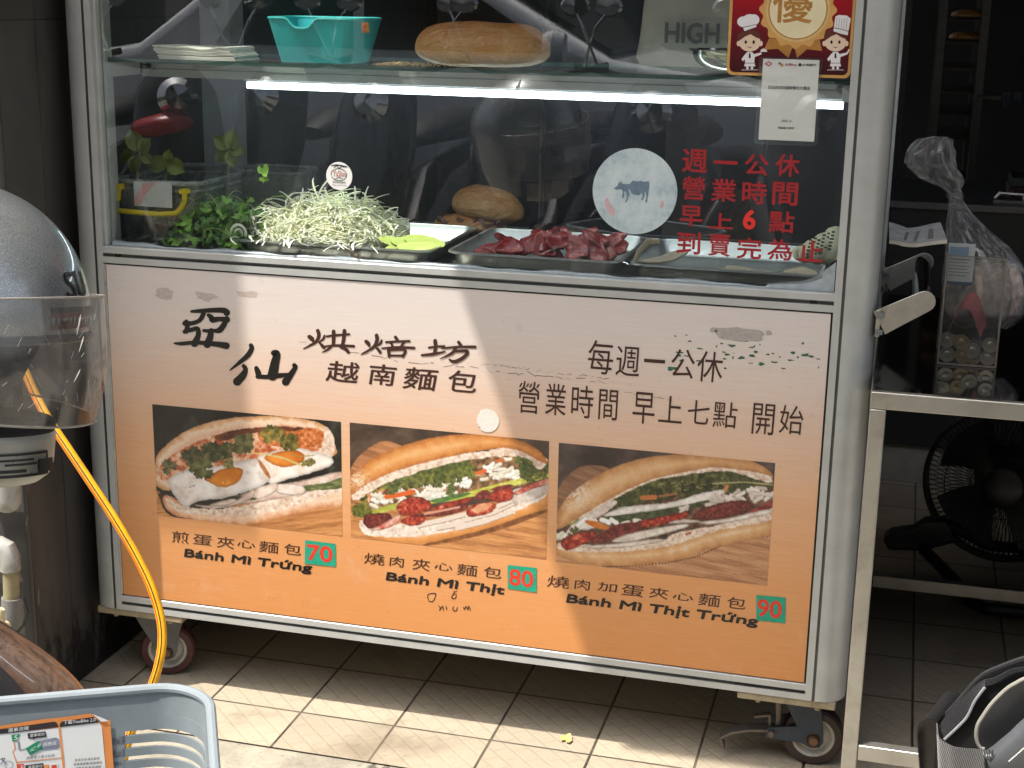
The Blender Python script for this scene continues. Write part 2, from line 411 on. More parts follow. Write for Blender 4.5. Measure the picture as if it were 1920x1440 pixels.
# body behind the sign
m = MB(); m.box(0.0005, 1.2995, 0.031, 0.034, ZB + 0.03, 0.835); m.box(-0.06, -0.055, 0.068, CD - 0.068, ZB, 0.85); m.box(1.355, 1.36, 0.068, CD - 0.068, ZB, 0.85); m.box(-0.05, 1.35, CD - 0.03, CD - 0.026, ZB, 0.85); m.box(-0.05, 1.35, 0.035, CD - 0.031, ZB + 0.004, ZB + 0.008)
link("cabinet_body", m, M["frame"], cart)
m = MB(); m.box(0.0005, 1.2995, 0.0055, 0.010, 0.187, 0.8355); link("sign_gap_shadow", m, M["gasket_gap"], cart)  # dark backing that puts the shadow into the gap round the sign
# corner plates under the ends, rusty
M["rusty"] = mat("rusty_cream_steel", C(158, 146, 120), 0.7, 0.1, dirt=(C(96, 56, 30), 0.8), ds=28, bump=0.3, bs=60)
for x0, x1 in ((-0.055, 0.125), (1.185, 1.352)):
    m = MB(); m.box(x0, x1, 0.0025, 0.12, ZB - 0.014, ZB - 0.0005); m.lathe([(0.0, -0.006), (0.005, -0.006), (0.005, 0.0)], (x0 + 0.035, 0.012, ZB - 0.0145), n=10); m.lathe([(0.0, -0.006), (0.006, -0.006), (0.006, 0.0)], (x1 - 0.03, 0.012, ZB - 0.0145), n=10)
    link("corner_plate", m, M["rusty"], cart, bevel=0.002)
# ---- casters
M["tyre_red"] = mat("dark_red_rubber", C(74, 40, 40), 0.6, dirt=(C(40, 34, 32), 0.6))
M["tyre_dark"] = mat("dark_brown_rubber", C(50, 36, 34), 0.6)
M["hub"] = mat("grey_plastic_hub", C(176, 174, 166), 0.55, dirt=(C(110, 104, 94), 0.6), ds=40)
M["fork_grey"] = mat("fork_grey_steel", C(92, 94, 96), 0.5, 0.3, dirt=(C(50, 46, 42), 0.5))
M["fork_blue"] = mat("fork_blue_paint", C(30, 46, 62), 0.45, dirt=(C(36, 36, 38), 0.5), ds=22)
M["bolt"] = mat("rusty_bolt", C(112, 84, 60), 0.6, 0.4)
M["pedal"] = mat("brake_pedal_steel", C(98, 92, 86), 0.5, 0.5, dirt=(C(60, 50, 42), 0.6))
WR = 0.0535
def caster(x, y, fork_m, tyre_m, brake=False, yaw=0.0):
    cx, cy, cz = x, y, WR
    A = Vector((math.sin(yaw), -math.cos(yaw), 0)); T = Vector((math.cos(yaw), math.sin(yaw), 0))   # axle points at the street
    base = Vector((cx, cy, cz))
    em = bpy.data.objects.new("caster", None); COL.objects.link(em); em.location = (cx, cy, 0); em.empty_display_size = 0.05; put(em, cart)
    m = MB(); m.lathe([(0.038, -0.018), (WR - 0.004, -0.018), (WR, -0.013), (WR, 0.013), (WR - 0.004, 0.018), (0.038, 0.018), (0.038, -0.018)], base, A, 40)
    link("wheel_tyre", m, tyre_m, em)
    m = MB(); m.lathe([(0.0, -0.013), (0.012, -0.015), (0.015, -0.010), (0.028, -0.008), (0.033, -0.016), (0.0379, -0.016), (0.0379, 0.016), (0.033, 0.016), (0.028, 0.008), (0.015, 0.010), (0.012, 0.015), (0.0, 0.013)], base, A, 36)
    link("wheel_hub", m, M["hub"], em)
    m = MB()
    off = T * (-0.018)
    for s in (1, -1):
        o = base + A * (s * 0.023)
        pl2 = [(0.040, 0.086), (-0.062, 0.086), (-0.05, 0.060), (-0.024, 0.012), (-0.014, -0.012), (0.0, -0.017), (0.013, -0.012), (0.020, 0.0), (0.026, 0.04)] if not brake else \
              [(0.004, 0.086), (-0.058, 0.086), (-0.052, 0.066), (-0.030, 0.024), (-0.080, 0.016), (-0.084, -0.004), (-0.020, -0.008), (-0.004, -0.016), (0.012, -0.014), (0.018, -0.002), (0.014, 0.04)]
        m.prism([o + T * u + Vector((0, 0, v)) for u, v in pl2], A * (s * 0.003))
    m.obox(base + Vector((0, 0, 0.084)) + T * (-0.012), T, A, (0, 0, 1), 0.05, 0.026, 0.003)
    m.lathe([(0.0, 0.0), (0.03, 0.0), (0.03, 0.006), (0.0, 0.006)], base + Vector((0, 0, 0.0845)) + T * (-0.012), n=20)
    link("caster_fork", m, fork_m, em, bevel=0.001)
    m = MB(); m.lathe([(0.0, -0.034), (0.007, -0.034), (0.009, -0.030), (0.009, -0.026), (0.013, -0.026), (0.013, 0.026), (0.009, 0.026), (0.009, 0.033), (0.0, 0.034)], base, -A, 14)
    link("axle_bolt", m, M["bolt"], em)
    if brake:
        m = MB(); p0 = base + T * (-0.074) + Vector((0, 0, 0.006)) + A * 0.012
        m.lathe([(0, -0.02), (0.006, -0.02), (0.006, 0.02), (0, 0.02)], p0, A, 12)
        def strip(pts, wd):
            for q in range(len(pts) - 1):
                a = p0 + T * pts[q][0] + Vector((0, 0, pts[q][1])); b2 = p0 + T * pts[q + 1][0] + Vector((0, 0, pts[q + 1][1])); d = b2 - a
                m.obox((a + b2) / 2, d, A, d.cross(A), d.length / 2 + 0.001, wd, 0.0025)
        strip([(0.03, 0.004), (0.0, 0.004), (-0.040, 0.000), (-0.070, -0.008), (-0.088, -0.020), (-0.082, -0.040)], 0.014)
        strip([(-0.002, 0.0), (-0.004, 0.030), (-0.03, 0.024)], 0.006)
        m.tube([p0 + T * 0.012 + Vector((0, 0, 0.01)), p0 + T * 0.010 + Vector((0, 0, 0.075))], 0.0065, 8)
        link("brake_pedal", m, M["pedal"], em, bevel=0.001)
caster(0.055, 0.075, M["fork_grey"], M["tyre_red"], yaw=0.35)
caster(1.315, 0.085, M["fork_blue"], M["tyre_dark"], True, yaw=0.10)
caster(0.055, 0.52, M["fork_grey"], M["tyre_red"]); caster(1.30, 0.52, M["fork_grey"], M["tyre_dark"])
# ---- side push handle: chrome bar between two flat brackets
M["chrome"] = mat("chrome", C(206, 208, 210), 0.06, 1.0, var=0.02)
M["alu_raw"] = mat("worn_aluminium_plate", C(186, 182, 174), 0.34, 0.85, dirt=(C(120, 104, 86), 0.5), ds=26, bump=0.1, bs=60)
def bracket(y, dz=0.0):
    m = MB(); a = Vector((1.372, y, 0.820 + dz)); d = Vector((0.068, 0, 0.040)); L = d.length; d = d.normalized(); n_ = Vector((0, 1, 0)).cross(d)
    pts = [a + n_ * 0.021, a - n_ * 0.021]
    for q in range(0, 9):
        an = -math.pi / 2 + math.pi * q / 8; pts.append(a + d * (L + 0.016 * math.cos(an)) + n_ * (0.0 + 0.017 * math.sin(an)))
    m.prism(pts, (0, 0.003, 0))
    m.box(1.3665, 1.3735, y - 0.004, y + 0.03, 0.798 + dz, 0.842 + dz)
    for zz in (0.806, 0.834): m.box(1.3665, 1.379, y - 0.007, y - 0.0005, zz + dz - 0.004, zz + dz + 0.004, 1)
    return link("handle_bracket", m, [M["alu_raw"], M["groove"]], cart, bevel=0.0008)
bracket(0.02); bracket(0.40)
m = MB(); e = Vector((1.435, 0.0235, 0.857)); m.tube([e, e + Vector((0, 0.376, 0))], 0.0155, 24); link("handle_bar", m, M["chrome"], cart)

# ---- counter, back and shelf
M["counter"] = mat("stained_steel_counter", C(120, 118, 112), 0.38, 0.7, dirt=(C(70, 56, 40), 0.75), ds=16)
m = MB(); m.box(-0.03, 1.33, 0.031, CD - 0.07, 0.851, 0.8555); link("counter_top", m, M["counter"], cart)
m = MB(); m.box(0.0, 0.004, 0.07, CD - 0.07, 0.857, 1.16); link("side_glass", m, clear_mat("side_pane", haze=0.008, gain=0.6), cart)
for xx in (-0.002, 1.288):
    m = MB(); m.box(xx, xx + 0.014, 0.03, 0.152, 1.165, 1.1912); link("shelf_side_rail", m, M["frame"], cart, bevel=0.001)
m = MB(); m.box(0.0125, 1.2875, 0.150, 0.164, 1.161, 1.1914); m.box(0.0125, 1.2875, 0.1485, 0.1500, 1.1750, 1.1765, 1); link("shelf_rail", m, [M["frame"], M["groove"]], cart, bevel=0.001)
m = MB(); m.box(0.010, 0.0145, 0.1460, 0.1495, 1.167, 1.187); m.box(0.0145, 0.022, 0.1460, 0.1495, 1.181, 1.184); m.lathe([(0, 0), (0.0045, 0), (0.0045, 0.004), (0, 0.004)], (0.029, 0.1495, 1.182), (0, -1, 0), 14); link("corner_bracket", m, M["gasket_gap"], cart)
m = MB(); m.lathe([(0, 0), (0.008, 0), (0.008, 0.012), (0, 0.012)], (1.281, 0.149, 1.179), (0, -1, 0), 18); link("shelf_lock", m, M["groove"], cart)
k = NT("green_glass_edge"); k.set("Base Color", C(58, 84, 76)); k.set("Roughness", 0.15); M["glass_edge"] = k.m
M["shelf_glass"] = clear_mat("shelf_glass", (0.86, 0.92, 0.89, 1), 0.05, gain=1.2, hs=25)
m = MB(); m.box(0.001, 1.299, 0.030, 0.36, 1.1918, 1.1985)
sg = link("glass_shelf", m, [M["shelf_glass"], M["glass_edge"]], cart, smooth=0)
for pg in sg.data.polygons:
    if abs(pg.normal.y) > 0.9: pg.material_index = 1
# lamp
k = NT("lit_tube"); em_ = k.n("ShaderNodeEmission"); em_.inputs[0].default_value = (0.78, 0.90, 1.0, 1); em_.inputs[1].default_value = 8.5; k.l(em_.outputs[0], k.out.inputs[0]); k.t.nodes.remove(k.b); M["lamp"] = k.m
lamp_z = 1.1515
m = MB(); m.tube([(0.222, 0.157, lamp_z), (1.285, 0.157, lamp_z)], 0.0062, 12)
lt = link("light_tube", m, M["lamp"], cart)
m = MB(); m.box(0.216, 1.2885, 0.1535, 0.1605, lamp_z + 0.0062, 1.1605); m.box(1.19, 1.192, 0.149, 0.165, lamp_z - 0.007, lamp_z + 0.008); link("lamp_housing", m, M["frame"], cart)
# front pane
k = None
M["pane"] = clear_mat("front_pane", (0.93, 0.95, 0.94, 1), 0.045, gain=3.2, back=0.95, haze_col=(0.85, 0.88, 0.92, 1), hs=90, nscale=(1, 1, 4), rough=0.0)
m = MB(); m.box(0.0005, 1.2995, 0.016, 0.020, 0.8665, 1.60)
pane = link("glass_pane", m, M["pane"], cart, smooth=0)
m = MB()
m.box(0.0, 0.007, 0.008, 0.03, 0.8665, 1.60); m.box(0.0082, 0.0135, 0.021, 0.03, 0.8665, 1.60)
link("pane_bead", m, M["frame"], cart)
m = MB(); m.box(0.0005, 1.2990, 0.0205, 0.0300, 0.8665, 0.8700); link("pane_gasket", m, M["gasket_gap"], cart)
# ragged sealant line at the foot of the pane
def seal_top(x):
    b0 = 0.0045 + 0.0018 * math.sin(x * 31) + 0.0012 * math.sin(x * 83 + 1)
    if x < 0.12: b0 += 0.004 * max(0, 1 - x / 0.12)
    if x > 1.19: b0 += 0.038 * ((x - 1.19) / 0.108) ** 3 + 0.004
    return b0
m = MB(); N = 260
m.grid(lambda u, v: (0.012 + 1.286 * u, 0.0145 + (0.0015 if v > 0.6 else 0.0), 0.8668 + seal_top(0.012 + 1.286 * u) * v), N, 4)
link("sealant_line", m, M["sealant"], cart)
# ================================================================== menu sign on the cart front
k = NT("sign_print"); p = k.pos(); sep = k.n("ShaderNodeSeparateXYZ"); k.l(p, sep.inputs[0])
zz = k.math('DIVIDE', k.math('SUBTRACT', sep.outputs[2], PZ0), PZ1 - PZ0)
streak = k.noise(k.mapping(p, (2.2, 1, 75)), 1.0, 6, 0.65)
zz2 = k.math('ADD', zz, k.math('MULTIPLY', k.math('SUBTRACT', streak, 0.5), 0.16))
c = k.ramp(zz2, [(0.0, C(204, 139, 82)), (0.26, C(212, 152, 100)), (0.50, C(218, 171, 132)), (0.70, C(216, 189, 171)), (0.87, C(214, 203, 197)), (1.0, C(211, 204, 202))])
fine = k.noise(k.mapping(p, (14, 1, 420)), 1.0, 4, 0.6)
c = k.mix(0.10, c, k.ramp(fine, [(0.35, C(150, 110, 80)), (0.65, C(240, 220, 200))]), 'OVERLAY')
stain = k.ramp(k.noise(p, 12, 8, 0.7), [(0.56, 0.0), (0.78, 0.16)])
c = k.mix(stain, c, C(236, 220, 205))
scr = k.ramp(k.noise(k.mapping(p, (5, 1, 190), rot=(0, R_(-3), 0)), 1.0, 7, 0.8), [(0.735, 0.0), (0.755, 0.55)])
c = k.mix(scr, c, C(120, 100, 88))
k.set("Base Color", c); k.set("Roughness", k.ramp(k.noise(p, 20, 5), [(0.3, 0.26), (0.7, 0.40)])); k.set("Specular IOR Level", 0.5)
k.bump(k.noise(p, 26, 3), 0.03, 0.002); M["sign"] = k.m
m = MB(); m.box(0.0042, 1.2965, 0.0022, 0.0054, PZ0 + 0.0012, PZ1 - 0.0018)
sign = link("sign_panel", m, M["sign"], cart, smooth=0)
m = MB(); m.box(0.0002, 0.0036, 0.0008, 0.0052, 0.190, 0.8335); link("sign_edge_strip", m, mat("bare_metal_edge", C(196, 194, 188), 0.4, 0.5, dirt=(C(120, 110, 100), 0.7), ds=60), sign)

# ---- text helpers (the built-in font, converted to flat meshes)
_tc = bpy.data.curves.new("text", 'FONT'); _to = bpy.data.objects.new("text", _tc); COL.objects.link(_to)
_cache = {}
def glyphs(s, bold=0.0, shear=0.0, res=4):
    key = (s, bold, shear)
    if key in _cache: return _cache[key]
    _tc.body = s; _tc.offset = bold; _tc.shear = shear; _tc.resolution_u = res
    dg = bpy.context.evaluated_depsgraph_get(); dg.update()
    me = bpy.data.meshes.new_from_object(_to.evaluated_get(dg))
    v = np.array([(q.co.x, q.co.y) for q in me.vertices]); f = [tuple(pg.vertices) for pg in me.polygons]
    bpy.data.meshes.remove(me)
    mn = v.min(0); mx = v.max(0); v = (v - mn) / np.maximum(mx - mn, 1e-4)
    _cache[key] = (v, f, mx - mn); return _cache[key]
def put_text(m, s, x0, x1, z0, z1, y, mi=0, bold=0.0, shear=0.0, tilt=0.0):
    v, f, sz = glyphs(s, 0.0, shear)
    sh_ = [(0.0, 0.0)]
    if bold > 0:
        r = bold * (x1 - x0) / max(sz[0], 0.2); x0, x1, z0, z1 = x0 + r, x1 - r, z0 + r, z1 - r
        sh_ += [(r * math.cos(a), r * math.sin(a)) for a in np.arange(8) * math.pi / 4]
    for q, (dx, dz) in enumerate(sh_):
        m.add([(x0 + dx + (x1 - x0) * a, y + q * 1.2e-5, z0 + dz + (z1 - z0) * b + tilt * (a - 0.5) * (x1 - x0)) for a, b in v], f, mi)
def box_px(x0, x1, y0, y1, y):
    cx, cy = (x0 + x1) / 2, (y0 + y1) / 2; s = min((x1 - x0) * 0.035, (y1 - y0) * 0.12)
    a = at(x0, cy, y=y).x; b = at(x1, cy, y=y).x; t = at(cx, y0 + s, y=y).z; q = at(cx, y1 - s, y=y).z
    return a, b, q, t
def chars(m, items, y, mi=0, bold=0.0, shear=0.0, slim=1.0):
    for ch, x0, x1, y0, y1 in items:
        a, b, q, t = box_px(x0, x1, y0, y1, y)
        if t - q < 0.1 * (b - a): q, t = (q + t) / 2 - (b - a) * 0.05, (q + t) / 2 + (b - a) * 0.05
        put_text(m, ch, a, b, q, t, y, mi, bold, shear)
def zoomed(ox, oy, sc, items):
    return [(c, ox + a / sc, ox + b / sc, oy + p / sc, oy + q / sc) for c, a, b, p, q in items]
TY = 0.0016
# brush strokes: polylines with widths in zoomed photo pixels
def brush(m, strokes, ox, oy, sc, y, mi=0, fat=1.0):
    for qs, st in enumerate(strokes):
        y = y - 1.5e-5
        P = np.array([(a, b) for a, b, _ in st], float); Wd = np.array([c for _, _, c in st], float) * fat
        tt = np.linspace(0, len(P) - 1, (len(P) - 1) * 6 + 1); Q = []; W2 = []
        for t in tt:
            i = min(int(t), len(P) - 2); u = t - i
            p0, p1, p2, p3 = P[max(i - 1, 0)], P[i], P[i + 1], P[min(i + 2, len(P) - 1)]
            Q.append(0.5 * ((2 * p1) + (-p0 + p2) * u + (2 * p0 - 5 * p1 + 4 * p2 - p3) * u * u + (-p0 + 3 * p1 - 3 * p2 + p3) * u ** 3)); W2.append(Wd[i] * (1 - u) + Wd[i + 1] * u)
        L = []; R = []
        for i in range(len(Q)):
            d = Q[min(i + 1, len(Q) - 1)] - Q[max(i - 1, 0)]; d = d / (np.linalg.norm(d) + 1e-6); n = np.array([-d[1], d[0]])
            L.append(Q[i] + n * W2[i] / 2); R.append(Q[i] - n * W2[i] / 2)
        def cap(c, d0, w0, sgn):
            d0 = d0 / (np.linalg.norm(d0) + 1e-6); n = np.array([-d0[1], d0[0]])
            return [c + (n * math.cos(a) + d0 * math.sin(a)) * w0 / 2 * 1.0 for a in np.linspace(0.4, math.pi - 0.4, 5)]
        e1 = cap(Q[-1], Q[-1] - Q[-2], W2[-1], 1); e0 = cap(Q[0], Q[0] - Q[1], W2[0], 1)
        n = len(Q)
        vs = [at(ox + a / sc, oy + b / sc, y=y) for a, b in L + R]
        fs = [(i, i + 1, n + i + 1, n + i) for i in range(n - 1)]
        m.add(vs, fs, mi)
        m.poly([at(ox + a / sc, oy + b / sc, y=y) for a, b in [L[-1]] + e1 + [R[-1]]], mi)
        m.poly([at(ox + a / sc, oy + b / sc, y=y) for a, b in [R[0]] + e0 + [L[0]]], mi)
ZA = (270, 540, 2.954)
m = MB()
ya = [[(262, 130, 12), (300, 128, 18), (380, 123, 22), (440, 124, 26), (458, 136, 32)],
      [(330, 140, 22), (318, 166, 22), (300, 184, 20), (262, 196, 20), (226, 196, 24)],
      [(234, 186, 20), (240, 215, 22), (234, 238, 26), (224, 242, 18)],
      [(228, 240, 16), (262, 232, 20), (296, 226, 22), (300, 262, 24), (280, 308, 34)],
      [(356, 150, 16), (372, 162, 24), (380, 176, 28), (420, 172, 22), (462, 176, 26)],
      [(458, 168, 22), (442, 204, 26), (420, 232, 28), (396, 238, 18)],
      [(330, 236, 14), (366, 238, 18), (412, 234, 16)],
      [(372, 236, 24), (366, 272, 30), (350, 312, 36)],
      [(168, 306, 8), (210, 308, 18), (280, 302, 18), (350, 306, 20), (410, 312, 26), (456, 320, 32)]]
xi = [[(592, 318, 22), (596, 335, 24), (575, 372, 26), (530, 412, 20), (476, 455, 6)],
      [(552, 432, 20), (562, 452, 24), (546, 486, 36), (516, 518, 42)],
      [(622, 444, 22), (632, 470, 30), (634, 490, 24)],
      [(628, 490, 20), (690, 492, 22), (760, 484, 24), (806, 478, 14)],
      [(718, 360, 28), (736, 366, 34), (724, 420, 44), (712, 484, 52)],
      [(832, 428, 22), (838, 440, 22), (812, 480, 30), (784, 520, 38)]]
brush(m, ya, *ZA, TY, 0, 1.2); brush(m, xi, *ZA, TY, 0, 1.12)
link("shop_name_lettering", m, M["ink"], sign, smooth=0)
m = MB()
hong = [[(916, 270, 16), (930, 282, 18), (938, 296, 8)], [(1000, 264, 8), (992, 282, 10), (970, 300, 4)], [(962, 236, 14), (968, 262, 14), (950, 300, 12), (884, 336, 4)], [(968, 300, 6), (986, 318, 12), (996, 330, 12)],
        [(1012, 268, 8), (1060, 262, 9), (1136, 256, 9)], [(1050, 240, 14), (1050, 280, 14), (1048, 318, 12)], [(1110, 236, 14), (1106, 280, 14), (1098, 318, 12)], [(984, 326, 6), (1060, 318, 9), (1162, 322, 10)], [(1034, 328, 10), (1012, 344, 8), (986, 356, 3)], [(1088, 326, 10), (1118, 340, 14), (1132, 356, 12)]]
bei = [[(1230, 296, 14), (1242, 308, 16), (1248, 322, 8)], [(1316, 290, 8), (1308, 308, 10), (1284, 322, 4)], [(1288, 262, 14), (1290, 290, 14), (1268, 330, 12), (1204, 366, 4)], [(1282, 326, 6), (1298, 342, 12), (1308, 356, 12)],
       [(1392, 272, 12), (1404, 288, 12)], [(1340, 300, 8), (1400, 296, 8), (1470, 294, 9)], [(1368, 304, 10), (1376, 320, 10)], [(1440, 300, 10), (1424, 322, 8)], [(1318, 334, 6), (1400, 328, 9), (1496, 332, 10)], [(1354, 342, 12), (1358, 378, 12)], [(1358, 344, 8), (1444, 342, 10), (1434, 378, 12)], [(1358, 374, 8), (1432, 374, 8)]]
fang = [[(1578, 330, 8), (1624, 324, 8), (1664, 322, 8)], [(1612, 292, 14), (1614, 330, 14), (1608, 362, 12)], [(1538, 372, 8), (1600, 366, 12), (1668, 352, 5)], [(1742, 300, 12), (1756, 318, 12)], [(1648, 334, 6), (1740, 326, 9), (1834, 326, 11)], [(1726, 332, 14), (1706, 360, 12), (1640, 392, 3)], [(1712, 352, 8), (1790, 350, 12), (1770, 384, 14), (1720, 408, 14), (1690, 396, 6)]]
brush(m, hong + bei + fang, *ZA, TY, 0, 1.45)
chars(m, zoomed(*ZA, [("越", 1003, 1195, 400, 530), ("南", 1245, 1402, 418, 545), ("麵", 1430, 1632, 435, 572), ("包", 1685, 1840, 452, 583)]), TY, 0, 0.008, 0.12)
link("bakery_lettering", m, M["brown_ink"], sign, smooth=0)
m = MB()
chars(m, zoomed(900, 580, 2.8235, [("每", 572, 705, 160, 348), ("週", 718, 845, 192, 358), ("一", 868, 980, 262, 286), ("公", 1012, 1138, 207, 370), ("休", 1150, 1285, 218, 390)]), TY, 0, -0.006, 0.04)
link("closed_day_lettering", m, M["brown_ink"], sign, smooth=0)
m = MB()
chars(m, zoomed(900, 580, 2.8235, [("營", 203, 315, 378, 555), ("業", 345, 455, 390, 565), ("時", 483, 600, 400, 580), ("間", 627, 730, 422, 590), ("早", 808, 925, 435, 610), ("上", 945, 1070, 455, 605), ("七", 1100, 1215, 478, 612), ("點", 1232, 1362, 485, 632), ("開", 1440, 1560, 495, 668), ("始", 1585, 1712, 505, 665)]), TY, 0, -0.006, 0.03)
link("opening_hours_lettering", m, M["brown_ink"], sign, smooth=0)
def dish(cn, vn, px0, px1, base0, base1, cap):
    m = MB(); chars(m, cn, TY, 0, -0.004, 0.06)
    a = at(px0, base0, y=TY); b2 = at(px1, base1, y=TY)
    v, f, size = glyphs(vn, 0.0, 0.10)
    _, _, capsz = glyphs("B", 0.0, 0.10); _, _, dsz = glyphs(vn.replace("g", "n").replace("ị", "i"), 0.0, 0.10)
    sc = cap / capsz[1]; desc = (size[1] - dsz[1]) * sc
    zb = (a.z + b2.z) / 2
    put_text(m, vn, a.x, b2.x, zb - desc, zb - desc + size[1] * sc, TY - 0.0001, 1, 0.022, 0.10, 0.0)
    return link("dish_name_lettering", m, [M["brown_ink"], M["ink"]], sign, smooth=0)
dish(zoomed(270, 740, 4.115, [("煎", 213, 348, 1052, 1150), ("蛋", 378, 525, 1078, 1168), ("夾", 560, 697, 1093, 1190), ("心", 718, 857, 1118, 1188), ("麵", 885, 1040, 1128, 1225), ("包", 1080, 1210, 1148, 1240)]), "Bánh Mì Trứng", 345, 586, 1046, 1071, 0.0165)
dish(zoomed(640, 780, 3.893, [("燒", 163, 315, 998, 1090), ("肉", 350, 458, 1023, 1105), ("夾", 517, 648, 1040, 1132), ("心", 678, 810, 1068, 1132), ("麵", 840, 995, 1078, 1172), ("包", 1038, 1168, 1098, 1187)]), "Bánh Mì Thịt", 723, 946, 1088, 1112, 0.0165)
dish(zoomed(1020, 820, 3.79, [("燒", 20, 180, 980, 1075), ("肉", 215, 328, 1007, 1088), ("加", 378, 522, 1028, 1102), ("蛋", 550, 712, 1045, 1137), ("夾", 745, 885, 1065, 1150), ("心", 912, 1060, 1100, 1165), ("麵", 1093, 1255, 1108, 1208), ("包", 1300, 1433, 1133, 1223)]), "Bánh Mì Thịt Trứng", 1061, 1423, 1131, 1172, 0.0165)
# hand-written scribble under the second dish
m = MB()
brush(m, [[(630, 1305, 5), (655, 1296, 6), (690, 1300, 6), (668, 1352, 6), (640, 1350, 5), (630, 1320, 5), (632, 1306, 4)],
          [(842, 1280, 5), (828, 1284, 6), (820, 1278, 5)], [(826, 1284, 6), (806, 1320, 6), (812, 1332, 7), (834, 1328, 6), (836, 1300, 5), (812, 1306, 5)],
          [(708, 1386, 4), (722, 1400, 6), (716, 1420, 5), (738, 1388, 6), (744, 1418, 6)], [(764, 1388, 6), (768, 1412, 6)],
          [(818, 1390, 5), (814, 1416, 6), (838, 1422, 6), (846, 1396, 5)], [(892, 1396, 5), (898, 1412, 6), (910, 1390, 6), (922, 1414, 6), (930, 1388, 6), (942, 1420, 5)]], 640, 780, 3.893, TY)
link("handwriting", m, M["ink"], sign, smooth=0)
# price stickers
M["price_green"] = mat("teal_sticker", C(28, 152, 122), 0.5, var=0.18, vs=70)
M["price_red"] = mat("red_digits", C(214, 52, 38), 0.5, var=0.1)
def price(txt, q):
    P = [at(x, y, y=0.0012) for x, y in q]; m = MB(); m.prism(P, (0, 0.0003, 0))
    x0, x1 = P[0].x, P[1].x; z1 = (P[0].z + P[1].z) / 2; z0 = (P[2].z + P[3].z) / 2; w_ = x1 - x0; h_ = z1 - z0
    put_text(m, txt, x0 + w_ * 0.06, x1 - w_ * 0.10, z0 + h_ * 0.16, z1 - h_ * 0.14, 0.0010, 1, 0.02)
    return link("price_sticker", m, [M["price_green"], M["price_red"]], sign, smooth=0)
price("70", [(572, 1012.7), (629, 1020), (629.7, 1062.7), (571.3, 1057)])["label"] = "green price sticker reading 70"
price("80", [(951.6, 1059.5), (1006, 1065), (1006, 1111), (952, 1103.7)])["label"] = "green price sticker reading 80"
price("90", [(1418, 1116), (1473, 1120.8), (1472.5, 1168.8), (1418, 1163)])["label"] = "green price sticker reading 90"
# torn white dot, tape residue, chipped green flakes, old marks
M["sticker_white"] = mat("torn_sticker", C(222, 216, 208), 0.7, var=0.08, vs=120)
m = MB(); c0 = at(913.5, 788.5, y=0.0013); pts = []
for q in range(40):
    a = 2 * math.pi * q / 40; r = 0.0212 * (1.0 if not (2.2 < a < 4.0) else 0.90 + 0.09 * math.sin(q * 2.7)); pts.append((c0.x + r * math.cos(a), 0.0013, c0.z + r * math.sin(a)))
m.poly(pts); link("torn_round_sticker", m, M["sticker_white"], sign, smooth=0)
M["residue"] = mat("tape_residue", C(168, 160, 154), 0.8, var=0.15, vs=160)
m = MB(); rr = random.Random(3)
def blob(px, py, w_, h_, y, n=16, mi=0, jag=0.25):
    c0 = at(px, py, y=y); pts = []
    for q in range(n):
        a = 2 * math.pi * q / n; r = 1 + rr.uniform(-jag, jag); pts.append((c0.x + w_ * r * max(-0.85, min(0.85, math.cos(a))), y, c0.z + h_ * r * math.sin(a) - 0.07 * w_ * 0 ))
    m.poly(pts, mi)
blob(1388, 627, 0.046, 0.011, 0.0017, 26, jag=0.12); blob(1338, 619, 0.006, 0.004, 0.0017); blob(1442, 624, 0.005, 0.004, 0.0017)
link("tape_residue", m, M["residue"], sign, smooth=0)
m = MB()
for _ in range(46):
    t = rr.random(); px = 1250 + 300 * t + rr.uniform(-10, 10); py = 655 + 18 * t + rr.gauss(0, 16)
    if 1290 < px < 1355 and rr.random() < .6: continue
    blob(px, py, rr.uniform(0.001, 0.0065), rr.uniform(0.0007, 0.0024), 0.0018, 8, jag=0.5)
for px, py, s in ((1372, 648, .007), (1428, 682, .008), (1510, 666, .008), (1390, 671, .006), (1258, 690, .010)): blob(px, py, s, s * 0.4, 0.0018, 12, jag=0.5)
link("paint_chips", m, mat("chipped_green", C(52, 100, 78), 0.7, var=0.3, vs=100), sign, smooth=0)
M['scratch_line'] = mat("scratch_line", C(120, 98, 86), 0.7)
def scratch(x0, y0, x1, y1, n=14, wd=0.0011):
    m = MB()
    for q in range(n):
        t = q / n + rr.uniform(-.02, .02); L = rr.uniform(0.3, 1.1) / n
        a = at(x0 + (x1 - x0) * t, y0 + (y1 - y0) * t + rr.gauss(0, 2), y=0.00185); b2 = at(x0 + (x1 - x0) * (t + L), y0 + (y1 - y0) * (t + L) + rr.gauss(0, 1.5), y=0.00185)
        h_ = wd * rr.uniform(0.3, 1); m.poly([a, b2, b2 + Vector((0, 0, h_)), a + Vector((0, 0, h_))])
    link("scratch", m, M['scratch_line'], sign, smooth=0)
scratch(900, 682, 1150, 712, 22); scratch(912, 694, 1140, 718, 12); scratch(1170, 735, 1270, 752, 6); scratch(740, 678, 900, 690, 7); scratch(560, 640, 620, 650, 3); scratch(655, 660, 740, 672, 4); scratch(360, 640, 400, 642, 2, 0.002)
scratch(1528, 770, 1538, 740, 3, 0.001)
M["faded"] = mat("faded_print", C(186, 172, 164), 0.5, var=0.25, vs=220)
for a_ in ((308, 551, 0.021, 0.011, 0.0019, 14, 0, 0.1), (385, 556, 0.024, 0.008, 0.0019, 14, 0, 0.3), (462, 552, 0.018, 0.006, 0.0019, 12, 0, 0.4)):
    m = MB(); blob(*a_); link("faded_mark", m, M["faded"], sign, smooth=0)
